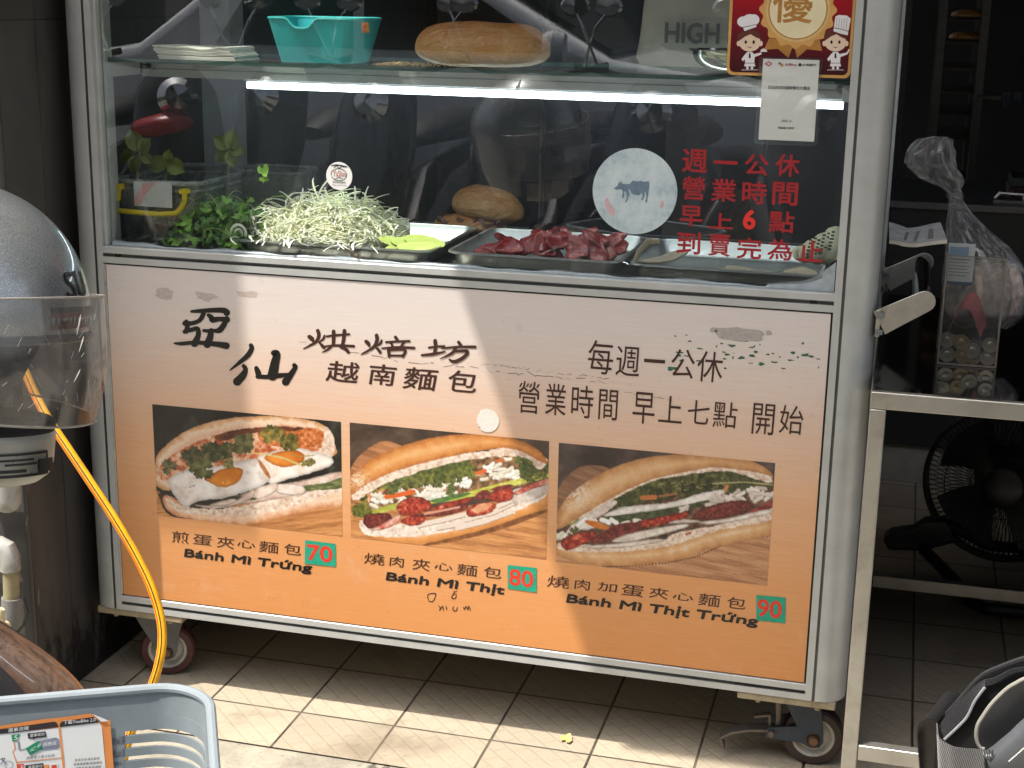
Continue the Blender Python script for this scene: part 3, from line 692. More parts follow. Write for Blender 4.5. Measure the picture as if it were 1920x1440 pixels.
# ================================================================== printed food photographs (painted per vertex from noise and shapes)
def _hash(ix, iy, s):
    h = (ix * 374761393 + iy * 668265263 + s * 974711) & 0xFFFFFFFF
    h = ((h ^ (h >> 13)) * 1274126177) & 0xFFFFFFFF
    return ((h ^ (h >> 16)) & 0xFFFF) / 65535.0
def vnoise(x, y, s):
    ix = np.floor(x).astype(np.int64); iy = np.floor(y).astype(np.int64); fx = x - ix; fy = y - iy
    fx = fx * fx * (3 - 2 * fx); fy = fy * fy * (3 - 2 * fy)
    return (_hash(ix, iy, s) * (1 - fx) + _hash(ix + 1, iy, s) * fx) * (1 - fy) + (_hash(ix, iy + 1, s) * (1 - fx) + _hash(ix + 1, iy + 1, s) * fx) * fy
def fbm(x, y, s, o=4, g=0.55):
    a = 1.0; t = 0; tot = 0
    for i in range(o):
        t = t + a * vnoise(x * 2 ** i, y * 2 ** i, s + i * 17); tot += a; a *= g
    return t / tot
def spline(pts, n=6):
    P = np.array(pts, float); out = []
    for i in range(len(P)):
        p0, p1, p2, p3 = P[i - 1], P[i], P[(i + 1) % len(P)], P[(i + 2) % len(P)]
        for u in np.arange(n) / n:
            out.append(0.5 * ((2 * p1) + (-p0 + p2) * u + (2 * p0 - 5 * p1 + 4 * p2 - p3) * u * u + (-p0 + 3 * p1 - 3 * p2 + p3) * u ** 3))
    return np.array(out)
class Pic:
    def __init__(self, quad, ox, oy, sc, W=300, Hh=176):
        P = [at(x, y, y=0.0018) for x, y in quad]
        self.x0 = (P[0].x + P[3].x) / 2; self.x1 = (P[1].x + P[2].x) / 2; self.z1 = (P[0].z + P[1].z) / 2; self.z0 = (P[2].z + P[3].z) / 2
        self.W, self.H = W, Hh
        gx = np.linspace(self.x0, self.x1, W); gz = np.linspace(self.z1, self.z0, Hh)
        self.GX, self.GZ = np.meshgrid(gx, gz)
        q = np.stack([self.GX - CAM[0], np.full_like(self.GX, 0.0018) - CAM[1], self.GZ - CAM[2]], -1) @ ROT.T
        self.X = (960 + F_PX * q[..., 0] / q[..., 2] - ox) * sc; self.Y = (720 + F_PX * q[..., 1] / q[..., 2] - oy) * sc
        self.c = np.zeros((Hh, W, 3)); self.k = 0
    def mask(self, pts, rough=0.0, rs=0.03, smooth=True):
        P = spline(pts) if smooth else np.array(pts, float); X, Y = self.X, self.Y
        if rough:
            self.k += 11
            X = X + (fbm(X * rs, Y * rs, self.k) - 0.5) * 2 * rough; Y = Y + (fbm(X * rs + 50, Y * rs, self.k + 5) - 0.5) * 2 * rough
        m = np.zeros(X.shape, bool)
        for (xa, ya), (xb, yb) in zip(P, np.roll(P, -1, 0)):
            if ya == yb: continue
            cr = (ya > Y) != (yb > Y); m ^= cr & (X < (xb - xa) * (Y - ya) / (yb - ya) + xa)
        return m
    def dist(self, pts, m):
        P = spline(pts); d = np.full(self.X.shape, 1e9); X = self.X[m]; Y = self.Y[m]; dd = np.full(X.shape, 1e9)
        for (xa, ya), (xb, yb) in zip(P, np.roll(P, -1, 0)):
            ex, ey = xb - xa, yb - ya; t = np.clip(((X - xa) * ex + (Y - ya) * ey) / (ex * ex + ey * ey + 1e-9), 0, 1)
            dd = np.minimum(dd, (X - xa - t * ex) ** 2 + (Y - ya - t * ey) ** 2)
        d[m] = np.sqrt(dd); return d
    def put(self, m, col, a=1.0):
        col = np.array(col, float)
        if col.ndim == 1: col = np.broadcast_to(col, self.c.shape)
        al = (m * a)[..., None] if np.ndim(a) else m[..., None] * a
        self.c = self.c * (1 - al) + col * al
    def ramp(self, t, stops):
        xs = [s[0] for s in stops]; return np.stack([np.interp(t, xs, [s[1][i] for s in stops]) for i in range(3)], -1)
    def region(self, pts, stops, s=0.03, rough=3.0, sy=1.0, edge=None, o=5, shade=0.0):
        m = self.mask(pts, rough); self.k += 7
        t = fbm(self.X * s, self.Y * s * sy, self.k, o)
        t = np.clip((t - 0.5) * 1.9 + 0.5, 0, 1)
        c = self.ramp(t, stops)
        if edge or shade:
            d = self.dist(pts, m)
            if edge: c = c * (1 - (np.clip(1 - d / edge[0], 0, 1) ** 1.3)[..., None] * edge[1])
        self.put(m, c); return m
    def leaf(self, x, y, r, ang, col, rng):
        b = (np.abs(self.X - x) < r * 1.4) & (np.abs(self.Y - y) < r * 1.4)
        if not b.any(): return
        dx = self.X[b] - x; dy = self.Y[b] - y; th = np.arctan2(dy, dx) - ang; rad = np.hypot(dx, dy)
        lobe = 0.55 + 0.45 * np.abs(np.cos(th * 1.5)) ** 0.7 + 0.08 * np.sin(th * 13)
        lobe = np.where(np.abs(np.arctan2(np.sin(th - math.pi), np.cos(th - math.pi))) < 0.35, 0.25, lobe)
        ins = rad < r * lobe
        sh = 0.65 + 0.5 * (1 - rad / r) * 0.4 + 0.35 * np.cos(th * 3 + 1) * 0.5 + rng.uniform(-.08, .08)
        cc = self.c[b]; cc[ins] = (np.array(col)[None] * sh[:, None])[ins]; self.c[b] = cc
    def leaves(self, n, cx, cy, sx, sy, r, cols, seed, slope=0.0):
        g = random.Random(seed)
        for _ in range(n):
            x = g.gauss(cx, sx); y = g.gauss(cy, sy) + slope * (x - cx); self.leaf(x, y, g.uniform(r * 0.6, r * 1.3), g.uniform(0, 6.3), g.choice(cols), g)
    def line(self, pts, wd, col, a=1.0):
        P = np.array(pts, float); tt = np.linspace(0, len(P) - 1, 60); Q = np.stack([np.interp(tt, range(len(P)), P[:, i]) for i in (0, 1)], -1)
        d = np.full(self.X.shape, 1e9)
        for x, y in Q: d = np.minimum(d, (self.X - x) ** 2 + (self.Y - y) ** 2)
        self.put(d < wd * wd / 4, col, a)
    def wood(self, pts, stops, ang=-0.12, rough=2):
        m = self.mask(pts, rough); u = self.X * math.cos(ang) + self.Y * math.sin(ang); v = -self.X * math.sin(ang) + self.Y * math.cos(ang); self.k += 9
        t = 0.6 * fbm(u * 0.004, v * 0.05, self.k, 5) + 0.4 * fbm(u * 0.012, v * 0.22, self.k + 3, 4); t = np.clip((t - 0.5) * 2.4 + 0.5, 0, 1)
        self.put(m, self.ramp(t, stops))
    def crust(self, pts, stops, light=(-0.2, -1.0), seed=1, rough=3, span=120.0, flour=None):
        """a bread crust: colour runs from the lit upper edge to the browned lower side"""
        m = self.mask(pts, rough); d = self.dist(pts, m); 
        P = spline(pts)
        top = np.full(self.X.shape, 0.0)
        for (xa, ya), (xb, yb) in zip(P, np.roll(P, -1, 0)): pass
        n1 = fbm(self.X * 0.02, self.Y * 0.02, seed, 5); n2 = fbm(self.X * 0.09, self.Y * 0.09, seed + 4, 3)
        t = np.clip(np.minimum(d, 1e4) / span, 0, 1) + (n1 - 0.5) * 0.7 + (n2 - 0.5) * 0.28
        c = self.ramp(np.clip(t, 0, 1), stops)
        if flour is not None:
            fx, fy, fr = flour; w_ = np.clip(1 - np.hypot((self.X - fx) / fr, (self.Y - fy) / (fr * 0.8)), 0, 1) * np.clip((n2 - 0.35) * 4, 0, 1); c = c * (1 - w_[..., None]) + np.array((232, 222, 210)) * w_[..., None]
        self.put(m, c)
    def finish(self, name, parent, label):
        n = fbm(self.X * 0.5, self.Y * 0.5, 99, 2)[..., None]; c = np.clip(self.c * (0.94 + 0.12 * n), 0, 255) / 255.0; c = c * 0.87 + np.array((0.070, 0.062, 0.054))
        pc_ = np.pad(c, ((1, 1), (1, 1), (0, 0)), 'edge'); c = 0.64 * c + 0.09 * (pc_[:-2, 1:-1] + pc_[2:, 1:-1] + pc_[1:-1, :-2] + pc_[1:-1, 2:])
        lin = np.where(c <= 0.04045, c / 12.92, ((c + 0.055) / 1.055) ** 2.4)
        W, Hh = self.W, self.H
        vs = np.stack([self.GX.ravel(), np.full(W * Hh, 0.0018), self.GZ.ravel()], -1)
        idx = np.arange(W * Hh).reshape(Hh, W)
        f = np.stack([idx[:-1, :-1], idx[1:, :-1], idx[1:, 1:], idx[:-1, 1:]], -1).reshape(-1, 4)
        me = bpy.data.meshes.new(name); o0 = np.array([(self.x0 + self.x1) / 2, 0.0018, self.z0])
        me.vertices.add(len(vs)); me.vertices.foreach_set("co", (vs - o0).ravel())
        me.loops.add(f.size); me.loops.foreach_set("vertex_index", f.ravel())
        me.polygons.add(len(f)); me.polygons.foreach_set("loop_start", np.arange(0, f.size, 4))
        me.update(); me.validate()
        at_ = me.color_attributes.new("print", 'FLOAT_COLOR', 'POINT')
        at_.data.foreach_set("color", np.concatenate([lin.reshape(-1, 3), np.ones((W * Hh, 1))], 1).ravel())
        me.materials.append(M["print"])
        o = bpy.data.objects.new(name, me); COL.objects.link(o); o.location = o0; put(o, parent); o["label"] = label
        return o
M["print"] = vcol_mat("photo_print", 0.32)
WOOD = [(0, (150, 92, 50)), (0.5, (196, 130, 74)), (1, (222, 160, 100))]
CRUMB = [(0, (196, 158, 132)), (0.4, (228, 204, 184)), (1, (250, 238, 226))]
GREENS = [(112, 124, 56), (92, 110, 50), (136, 142, 70), (76, 94, 46), (124, 132, 62)]
# ---- 1: fried eggs
P = Pic([(286, 757), (640, 792), (641.5, 1004), (294.5, 968)], 270, 740, 4.115)
full = np.ones(P.X.shape, bool)
P.put(full, P.ramp(fbm(P.X * 0.008, P.Y * 0.008, 5), [(0.3, (18, 16, 14)), (0.6, (30, 32, 28)), (0.8, (62, 64, 58))]))
P.wood([(60, 760), (200, 800), (500, 900), (900, 800), (1560, 700), (1600, 1200), (0, 1200)], WOOD)
P.region([(110, 760), (180, 770), (240, 800), (700, 1010), (480, 1010), (200, 930), (120, 800)], [(0, (20, 12, 10)), (1, (60, 36, 24))])
P.crust([(145, 810), (200, 780), (420, 900), (800, 880), (1150, 770), (1540, 690), (1545, 850), (1250, 900), (830, 1000), (640, 1000), (300, 950), (180, 890)], [(0, (196, 128, 84)), (0.3, (226, 176, 138)), (0.7, (240, 212, 188)), (1, (232, 196, 160))], rough=7, span=90)
P.region([(160, 790), (260, 850), (460, 880), (760, 860), (1100, 760), (1530, 690), (1530, 740), (1200, 850), (850, 920), (500, 930), (240, 890)], CRUMB, s=0.05, rough=14)
# inside of upper bun
P.crust([(90, 690), (84, 560), (120, 440), (330, 280), (600, 190), (900, 165), (1180, 178), (1380, 230), (1450, 300), (1470, 380), (1440, 480), (900, 500), (300, 700), (180, 740)], [(0, (196, 140, 92)), (0.25, (222, 176, 132)), (0.5, (240, 214, 188)), (1, (228, 180, 150))], rough=6, span=90)
P.region([(120, 640), (150, 520), (330, 400), (600, 300), (900, 250), (1200, 240), (1400, 290), (1440, 400), (1200, 460), (800, 520), (300, 640)], [(0, (150, 66, 34)), (0.35, (196, 102, 62)), (0.6, (220, 160, 122)), (1, (242, 214, 190))], s=0.03, rough=12)
P.region([(880, 290), (1060, 270), (1300, 260), (1400, 310), (1330, 400), (1150, 420), (950, 380)], [(0, (140, 62, 24)), (0.5, (204, 110, 52)), (1, (232, 168, 116))], s=0.045, rough=10)
P.region([(560, 310), (800, 260), (1180, 250), (1190, 275), (830, 300), (600, 360)], [(0, (52, 28, 20)), (1, (120, 60, 36))], rough=12)
P.region([(1400, 250), (1460, 320), (1470, 420), (1430, 500), (1330, 470), (1380, 380)], CRUMB, s=0.05, rough=9)
# ham slices, cucumber
P.region([(700, 790), (900, 720), (1230, 660), (1530, 590), (1530, 660), (1230, 760), (880, 830), (500, 860)], [(0, (190, 150, 132)), (0.5, (226, 200, 186)), (1, (244, 230, 220))], s=0.02, rough=6, edge=(16, 0.35))
P.region([(1220, 705), (1400, 680), (1530, 640), (1530, 720), (1350, 735), (1220, 745)], [(0, (56, 70, 38)), (0.5, (84, 98, 54)), (1, (150, 150, 96))], rough=4, sy=3)
P.region([(1030, 690), (1220, 700), (1225, 770), (1040, 760)], [(0, (216, 186, 170)), (1, (246, 234, 226))], rough=6, edge=(12, .4))
P.region([(850, 730), (1020, 680), (1020, 740), (880, 810)], [(0, (214, 184, 168)), (1, (246, 232, 222))], rough=6, edge=(14, .4))
P.region([(660, 795), (780, 780), (860, 800), (840, 815), (700, 810)], [(0, (26, 30, 20)), (1, (70, 80, 40))], rough=3)
P.region([(380, 850), (640, 850), (820, 740), (860, 750), (800, 820), (560, 880)], [(0, (200, 168, 150)), (1, (240, 222, 210))], rough=6, edge=(12, .4))
# eggs
P.region([(880, 480), (1000, 440), (1180, 410), (1310, 440), (1440, 480), (1450, 540), (1300, 600), (1120, 650), (980, 690), (940, 620), (900, 540)], [(0, (216, 190, 170)), (0.4, (240, 226, 214)), (1, (252, 246, 240))], s=0.015, rough=8, edge=(30, 0.22))
P.region([(930, 480), (1050, 440), (1180, 430), (1240, 480), (1200, 530), (1080, 560), (980, 530)], [(0, (196, 96, 24)), (1, (232, 142, 52))], s=0.01, rough=4, edge=(26, .25))
P.region([(190, 650), (300, 590), (340, 580), (520, 560), (800, 500), (870, 500), (940, 560), (975, 640), (930, 690), (760, 760), (600, 800), (420, 820), (320, 868), (250, 800), (200, 720)], [(0, (214, 200, 190)), (0.4, (240, 232, 226)), (1, (252, 250, 246))], s=0.014, rough=7, edge=(36, 0.2))
P.region([(880, 500), (915, 530), (970, 620), (975, 650), (955, 640), (900, 560)], [(0, (150, 86, 40)), (1, (206, 150, 96))], rough=5)
P.region([(470, 650), (560, 590), (660, 560), (745, 570), (765, 600), (730, 670), (640, 715), (560, 705), (510, 680)], [(0, (196, 104, 26)), (1, (226, 140, 46))], s=0.01, rough=5, edge=(26, .22))
for x, y in ((610, 678), (640, 682), (655, 676), (1030, 520)): P.put(np.hypot(P.X - x, P.Y - y) < 5, (255, 226, 160))
P.line([(350, 715), (390, 700)], 6, (120, 90, 70)); P.line([(830, 450), (950, 462), (1080, 490), (1225, 550)], 14, (206, 190, 120)); P.line([(620, 400), (760, 340), (850, 310)], 9, (176, 170, 90)); P.line([(300, 600), (420, 440), (560, 410)], 6, (110, 110, 60)); P.line([(1120, 450), (1200, 480), (1320, 465)], 7, (150, 140, 70))
P.leaves(14, 580, 440, 115, 26, 66, [(112, 112, 66), (88, 94, 54), (126, 126, 78), (74, 82, 48)], 4, -0.25); P.leaves(4, 420, 540, 34, 22, 64, [(90, 96, 54), (112, 116, 66)], 9); P.leaves(2, 670, 530, 12, 10, 44, [(150, 142, 80), (126, 122, 64)], 12)
P.leaves(8, 1050, 350, 50, 45, 56, [(150, 136, 60), (128, 120, 52), (100, 98, 44)], 5, 0.2); P.leaves(4, 1260, 530, 30, 10, 26, [(150, 140, 70), (110, 110, 56)], 15)
P.finish("food_photo", sign, "printed photo of a baguette with two fried eggs")
# ---- 2: roast pork
P = Pic([(655.5, 792.5), (1030, 827), (1024, 1049), (658, 1007)], 640, 780, 3.893)
P.put(np.ones(P.X.shape, bool), P.ramp(fbm(P.X * 0.006, P.Y * 0.008, 25), [(0.3, (46, 34, 28)), (0.6, (82, 64, 52)), (0.8, (104, 84, 68))]))
P.wood([(70, 380), (260, 200), (420, 210), (700, 400), (600, 700), (70, 700)], [(0, (136, 84, 52)), (0.5, (178, 116, 74)), (1, (200, 140, 94))], 0.3)
P.wood([(70, 640), (600, 700), (1510, 600), (1520, 1060), (500, 960), (40, 900)], WOOD, 0.16)
P.region([(600, 935), (1100, 800), (1500, 680), (1500, 700), (1150, 835), (740, 930)], [(0, (92, 48, 22)), (1, (150, 90, 44))], rough=3)
P.crust([(135, 800), (150, 760), (250, 800), (700, 800), (1100, 720), (1505, 560), (1505, 660), (1350, 720), (1100, 810), (800, 890), (560, 935), (330, 920), (180, 870)], [(0, (196, 124, 60)), (0.35, (216, 142, 72)), (0.7, (226, 160, 96)), (1, (234, 190, 140))], rough=5, span=70, seed=4)
P.region([(135, 800), (160, 760), (280, 800), (560, 770), (900, 730), (1150, 680), (1400, 560), (1505, 500), (1505, 570), (1400, 640), (1100, 760), (850, 830), (560, 880), (250, 880), (160, 850)], [(0, (204, 178, 160)), (0.4, (232, 218, 206)), (1, (248, 242, 236))], s=0.04, rough=10)
for a, b2, c2 in (((560, 800), (740, 760), (905, 720)), ((700, 820), (850, 790), (1010, 760)), ((900, 760), (1120, 700), (1300, 620)), ((1150, 660), (1300, 590), (1420, 540)), ((850, 820), (1050, 770), (1250, 700))): P.line([a, b2, c2], 40, (226, 212, 200)); P.line([(a[0], a[1] + 18), (b2[0], b2[1] + 20), (c2[0], c2[1] + 16)], 7, (150, 116, 96))
P.region([(1220, 560), (1400, 500), (1505, 480), (1505, 560), (1380, 620), (1250, 640)], [(0, (176, 160, 150)), (1, (226, 216, 208))], rough=4)
# filling bed
P.region([(100, 620), (250, 480), (600, 400), (1000, 300), (1350, 280), (1490, 330), (1500, 440), (1200, 540), (900, 600), (600, 640), (400, 660), (200, 720)], [(0, (52, 34, 22)), (0.5, (120, 84, 50)), (1, (190, 150, 110))], rough=6)
P.region([(80, 600), (200, 510), (340, 480), (300, 560), (180, 640)], [(0, (156, 70, 30)), (0.5, (206, 120, 70)), (1, (236, 190, 150))], rough=8)
def shreds(P, n, cx, cy, sx, sy, seed, cols, L=60, slope=-0.25, wd=16):
    wd *= 1.5; L *= 0.62; n = int(n * 1.3)
    g = random.Random(seed)
    for _ in range(n):
        x = g.gauss(cx, sx); y = g.gauss(cy, sy) + slope * (x - cx); a = g.gauss(-0.2, 0.5); l = g.uniform(.5, 1) * L
        c0 = np.array(g.choice(cols)); P.line([(x - l * math.cos(a), y - l * math.sin(a) + 5), (x, y + g.uniform(-6, 10) + 5), (x + l * math.cos(a), y + l * math.sin(a) + 5)], wd, c0 * 0.84); P.line([(x - l * math.cos(a), y - l * math.sin(a)), (x, y + g.uniform(-6, 6)), (x + l * math.cos(a), y + l * math.sin(a))], wd * 0.8, c0)
WH = [(250, 246, 238), (238, 232, 218), (228, 224, 206), (252, 250, 246)]
shreds(P, 40, 700, 540, 140, 34, 3, WH); shreds(P, 12, 310, 600, 60, 26, 4, WH); shreds(P, 24, 1180, 400, 90, 34, 5, WH, slope=-0.1)
P.line([(330, 590), (430, 575), (525, 552)], 34, (216, 92, 30)); P.line([(980, 420), (1050, 400)], 26, (220, 96, 36)); P.line([(1130, 330), (1180, 322)], 22, (200, 96, 44)); P.line([(460, 520), (500, 530)], 16, (210, 110, 50))
P.region([(660, 620), (900, 560), (1200, 480), (1500, 420), (1505, 450), (1250, 510), (950, 590), (700, 635)], [(0, (150, 156, 40)), (0.5, (190, 192, 70)), (1, (222, 222, 130))], rough=3, sy=3)
P.region([(660, 612), (900, 560), (930, 575), (720, 632)], [(0, (50, 96, 44)), (1, (90, 130, 60))], rough=3)
P.region([(205, 700), (300, 665), (430, 630), (420, 670), (280, 710)], [(0, (130, 140, 40)), (1, (200, 200, 90))], rough=3)
P.line([(170, 555), (300, 535), (400, 500), (640, 400), (700, 395)], 10, (150, 160, 50)); P.line([(470, 470), (560, 420), (700, 390)], 12, (170, 176, 80)); P.line([(740, 470), (800, 520), (820, 580)], 10, (170, 170, 90))
P.leaves(46, 640, 440, 180, 30, 48, GREENS, 6, -0.28); P.leaves(26, 850, 400, 90, 34, 46, [(132, 142, 58), (108, 124, 50), (84, 100, 42)], 7, -0.15); P.leaves(22, 1380, 370, 60, 45, 44, GREENS, 8, 0.25); P.leaves(5, 800, 540, 15, 22, 32, [(140, 146, 70), (100, 120, 56)], 16); P.leaves(8, 160, 700, 26, 34, 36, [(150, 150, 60), (120, 126, 50)], 17)
MEAT = [(0, (92, 22, 20)), (0.4, (150, 36, 28)), (0.75, (190, 66, 44)), (1, (226, 130, 96))]
DARK = [(0, (60, 20, 20)), (0.5, (104, 34, 32)), (1, (150, 66, 56))]
P.region([(160, 760), (200, 715), (330, 710), (370, 740), (340, 790), (220, 820), (175, 800)], DARK, s=0.07, rough=5, edge=(20, .4))
P.region([(220, 825), (330, 770), (425, 715), (430, 760), (350, 815), (240, 838)], [(0, (190, 60, 50)), (0.5, (220, 150, 130)), (1, (238, 214, 200))], rough=3, edge=(12, .45))
P.region([(400, 660), (440, 620), (520, 590), (600, 600), (655, 640), (640, 690), (540, 720), (450, 730), (410, 690)], MEAT, s=0.06, rough=6, edge=(24, .35))
P.region([(430, 770), (480, 735), (560, 720), (620, 745), (580, 790), (500, 800)], MEAT, s=0.06, rough=4, edge=(18, .35))
P.region([(650, 680), (780, 630), (930, 595), (940, 620), (820, 660), (700, 690)], MEAT, rough=4, edge=(10, .4)); P.region([(570, 720), (700, 690), (880, 640), (920, 650), (900, 690), (700, 735)], DARK, rough=4, edge=(12, .4)); P.line([(610, 715), (760, 685), (860, 665)], 16, (214, 150, 128))
P.region([(915, 690), (980, 640), (1100, 630), (1125, 660), (1080, 710), (960, 735), (920, 725)], MEAT, s=0.04, rough=4, edge=(16, .4)); P.region([(960, 680), (1020, 640), (1100, 640), (1060, 690), (980, 710)], [(0, (206, 120, 80)), (1, (232, 178, 140))], rough=3)
P.region([(970, 590), (1030, 540), (1080, 550), (1070, 600), (1000, 615)], DARK, s=.07, rough=5); P.region([(1070, 600), (1130, 540), (1220, 505), (1255, 560), (1240, 610), (1150, 630)], MEAT, s=0.07, rough=5, edge=(16, .4))
P.region([(1080, 535), (1200, 500), (1260, 510), (1150, 545)], DARK, rough=3); P.region([(1260, 560), (1350, 510), (1505, 455), (1505, 495), (1400, 530), (1290, 575)], [(0, (150, 44, 40)), (0.5, (196, 90, 80)), (1, (220, 170, 150))], rough=3, edge=(8, .4))
# upper bun
P.region([(70, 590), (130, 500), (400, 400), (700, 310), (1000, 260), (1300, 230), (1490, 300), (1500, 350), (1440, 390), (1330, 300), (1000, 310), (700, 370), (330, 490), (120, 610)], CRUMB, s=0.05, rough=12)
P.crust([(66, 560), (64, 470), (100, 410), (250, 300), (480, 205), (720, 150), (940, 132), (1150, 145), (1330, 190), (1450, 260), (1500, 330), (1480, 345), (1300, 255), (1150, 235), (900, 275), (650, 330), (400, 400), (200, 490), (90, 570)], [(0, (178, 104, 48)), (0.3, (208, 132, 62)), (0.6, (222, 152, 84)), (1, (232, 176, 116))], rough=4, span=80, seed=9, flour=(110, 470, 130))
P.finish("food_photo", sign, "printed photo of a baguette with roast pork and herbs")
# ---- 3: pork and egg
P = Pic([(1048, 830), (1453, 868.5), (1439, 1099), (1042, 1052)], 1020, 820, 3.79)
P.put(np.ones(P.X.shape, bool), P.ramp(fbm(P.X * 0.005, P.Y * 0.007, 45), [(0.3, (40, 32, 30)), (0.6, (66, 54, 52)), (0.8, (96, 80, 74))]))
P.wood([(100, 370), (260, 210), (480, 230), (500, 420), (110, 600)], [(0, (110, 74, 54)), (1, (160, 116, 86))], 0.4)
P.wood([(80, 780), (500, 850), (1640, 600), (1640, 1080), (600, 960), (60, 900)], [(0, (150, 98, 66)), (0.5, (186, 130, 90)), (1, (210, 160, 118))], 0.2)
P.line([(420, 920), (600, 915), (880, 890), (1080, 850), (1300, 750), (1610, 700)], 12, (74, 44, 28))
P.crust([(85, 800), (120, 740), (300, 780), (800, 760), (1200, 640), (1620, 570), (1612, 690), (1400, 740), (1180, 790), (1080, 840), (880, 885), (600, 912), (350, 905), (140, 860)], [(0, (180, 124, 76)), (0.3, (208, 152, 98)), (0.7, (222, 174, 124)), (1, (232, 204, 168))], rough=5, span=80, seed=14)
P.region([(95, 790), (160, 740), (420, 770), (820, 740), (1100, 640), (1620, 500), (1618, 590), (1250, 660), (900, 770), (600, 810), (250, 815)], CRUMB, s=0.05, rough=10)
P.region([(110, 700), (200, 560), (500, 420), (900, 270), (1300, 240), (1600, 290), (1630, 420), (1620, 500), (1100, 660), (700, 740), (350, 760), (160, 760)], [(0, (38, 26, 20)), (0.5, (84, 56, 42)), (1, (140, 100, 76))], rough=5)
P.region([(500, 420), (760, 300), (1000, 260), (1300, 245), (1600, 300), (1620, 350), (1300, 400), (1000, 410), (700, 470), (540, 480)], [(0, (34, 40, 22)), (0.5, (70, 76, 40)), (1, (116, 116, 62))], s=0.04, rough=8)
P.leaves(36, 900, 370, 200, 30, 34, [(84, 88, 44), (60, 68, 34), (110, 108, 52), (46, 52, 28)], 21, -0.12); P.leaves(16, 600, 430, 50, 26, 38, [(66, 76, 38), (88, 92, 46)], 22, -.2); P.leaves(14, 1420, 350, 70, 34, 34, [(70, 80, 42), (96, 100, 54)], 23)
g = random.Random(5)
for _ in range(40):
    x = g.uniform(800, 1300); y = 350 + g.uniform(-40, 30) - 0.05 * (x - 900); P.line([(x, y), (x + g.uniform(-40, 40), y + g.uniform(-26, 10))], 4, g.choice([(130, 130, 90), (170, 160, 120), (90, 96, 56)]))
P.line([(1200, 330), (1400, 318), (1620, 335)], 10, (180, 170, 120)); P.line([(700, 430), (790, 425)], 34, (190, 110, 56)); P.line([(1275, 390), (1300, 350)], 26, (204, 132, 76)); P.line([(820, 420), (940, 400)], 16, (160, 100, 60))
P.region([(430, 545), (600, 490), (900, 460), (1100, 400), (1260, 370), (1280, 400), (1200, 440), (1000, 490), (700, 530), (480, 565)], [(0, (214, 206, 200)), (0.5, (240, 234, 228)), (1, (252, 250, 248))], s=0.03, rough=9, edge=(16, .25))
P.region([(160, 680), (220, 600), (330, 510), (460, 450), (520, 470), (400, 560), (250, 660), (190, 700)], [(0, (176, 156, 146)), (0.5, (214, 198, 188)), (1, (236, 226, 218))], s=0.03, rough=8)
P.region([(165, 600), (240, 545), (300, 520), (260, 570), (190, 625)], [(0, (84, 96, 40)), (1, (150, 156, 80))], rough=3); P.leaves(3, 200, 680, 20, 18, 30, [(90, 96, 50)], 25)
P.region([(430, 570), (600, 545), (850, 510), (1150, 450), (1180, 470), (1000, 520), (750, 575), (440, 600)], [(0, (34, 44, 26)), (0.5, (54, 66, 38)), (1, (90, 98, 60))], rough=3, sy=2)
shreds(P, 16, 1300, 440, 130, 20, 31, [(236, 224, 214), (220, 206, 196), (206, 190, 180)], 60, -0.25, 18); shreds(P, 9, 1500, 390, 50, 24, 32, [(226, 214, 206), (240, 230, 222)], 60, 0.1, 18); shreds(P, 9, 400, 610, 90, 16, 33, WH, 60, -0.05, 22); shreds(P, 7, 130, 700, 24, 14, 34, WH, 26, 0, 20)
P.region([(290, 590), (380, 600), (465, 640), (420, 655), (330, 630)], [(0, (190, 90, 26)), (1, (226, 140, 60))], rough=4)
P.region([(660, 600), (800, 570), (1000, 530), (1010, 570), (850, 620), (700, 640)], MEAT, s=.05, rough=4, edge=(14, .45)); P.region([(1060, 560), (1150, 500), (1340, 450), (1460, 460), (1480, 500), (1300, 570), (1120, 590)], DARK, s=0.08, rough=6, edge=(18, .4)); P.region([(1330, 580), (1450, 530), (1610, 460), (1620, 490), (1480, 560), (1360, 590)], [(0, (96, 24, 26)), (1, (176, 66, 60))], rough=3)
P.region([(330, 740), (450, 660), (700, 640), (715, 660), (560, 710), (400, 750)], DARK, s=.06, rough=5, edge=(14, .4)); P.region([(460, 650), (560, 610), (690, 610), (660, 650), (520, 670)], DARK, s=0.06, rough=4)
P.region([(120, 740), (200, 690), (340, 670), (370, 690), (320, 740), (200, 795), (150, 800)], MEAT, s=0.05, rough=4, edge=(18, .35))
for pts in ([(480, 740), (620, 680), (980, 615), (1010, 640), (800, 700), (600, 745)], [(880, 610), (1000, 580), (1120, 600), (1000, 610)], [(1100, 600), (1300, 575), (1590, 510), (1600, 545), (1400, 590), (1180, 620)], [(280, 770), (500, 755), (800, 720), (840, 740), (600, 780), (330, 790)]):
    P.region(pts, [(0, (206, 186, 172)), (0.5, (232, 220, 208)), (1, (246, 240, 232))], rough=5, edge=(12, .4))
P.region([(840, 750), (940, 680), (1150, 640), (1200, 650), (1000, 720), (880, 760)], CRUMB, s=.06, rough=6); P.line([(1010, 690), (1040, 680)], 14, (170, 70, 40))
P.region([(100, 650), (120, 590), (500, 400), (760, 290), (1000, 230), (1200, 210), (1560, 230), (1620, 300), (1580, 320), (1300, 240), (1000, 270), (750, 320), (440, 470), (170, 620)], CRUMB, s=0.05, rough=9)
P.crust([(92, 620), (100, 530), (200, 390), (440, 240), (680, 155), (960, 122), (1250, 135), (1480, 170), (1600, 240), (1625, 290), (1560, 260), (1250, 215), (1120, 225), (960, 255), (740, 310), (480, 430), (250, 570), (110, 650)], [(0, (176, 120, 74)), (0.3, (202, 146, 94)), (0.6, (216, 166, 114)), (1, (226, 184, 138))], rough=4, span=80, seed=19, flour=(230, 400, 190))
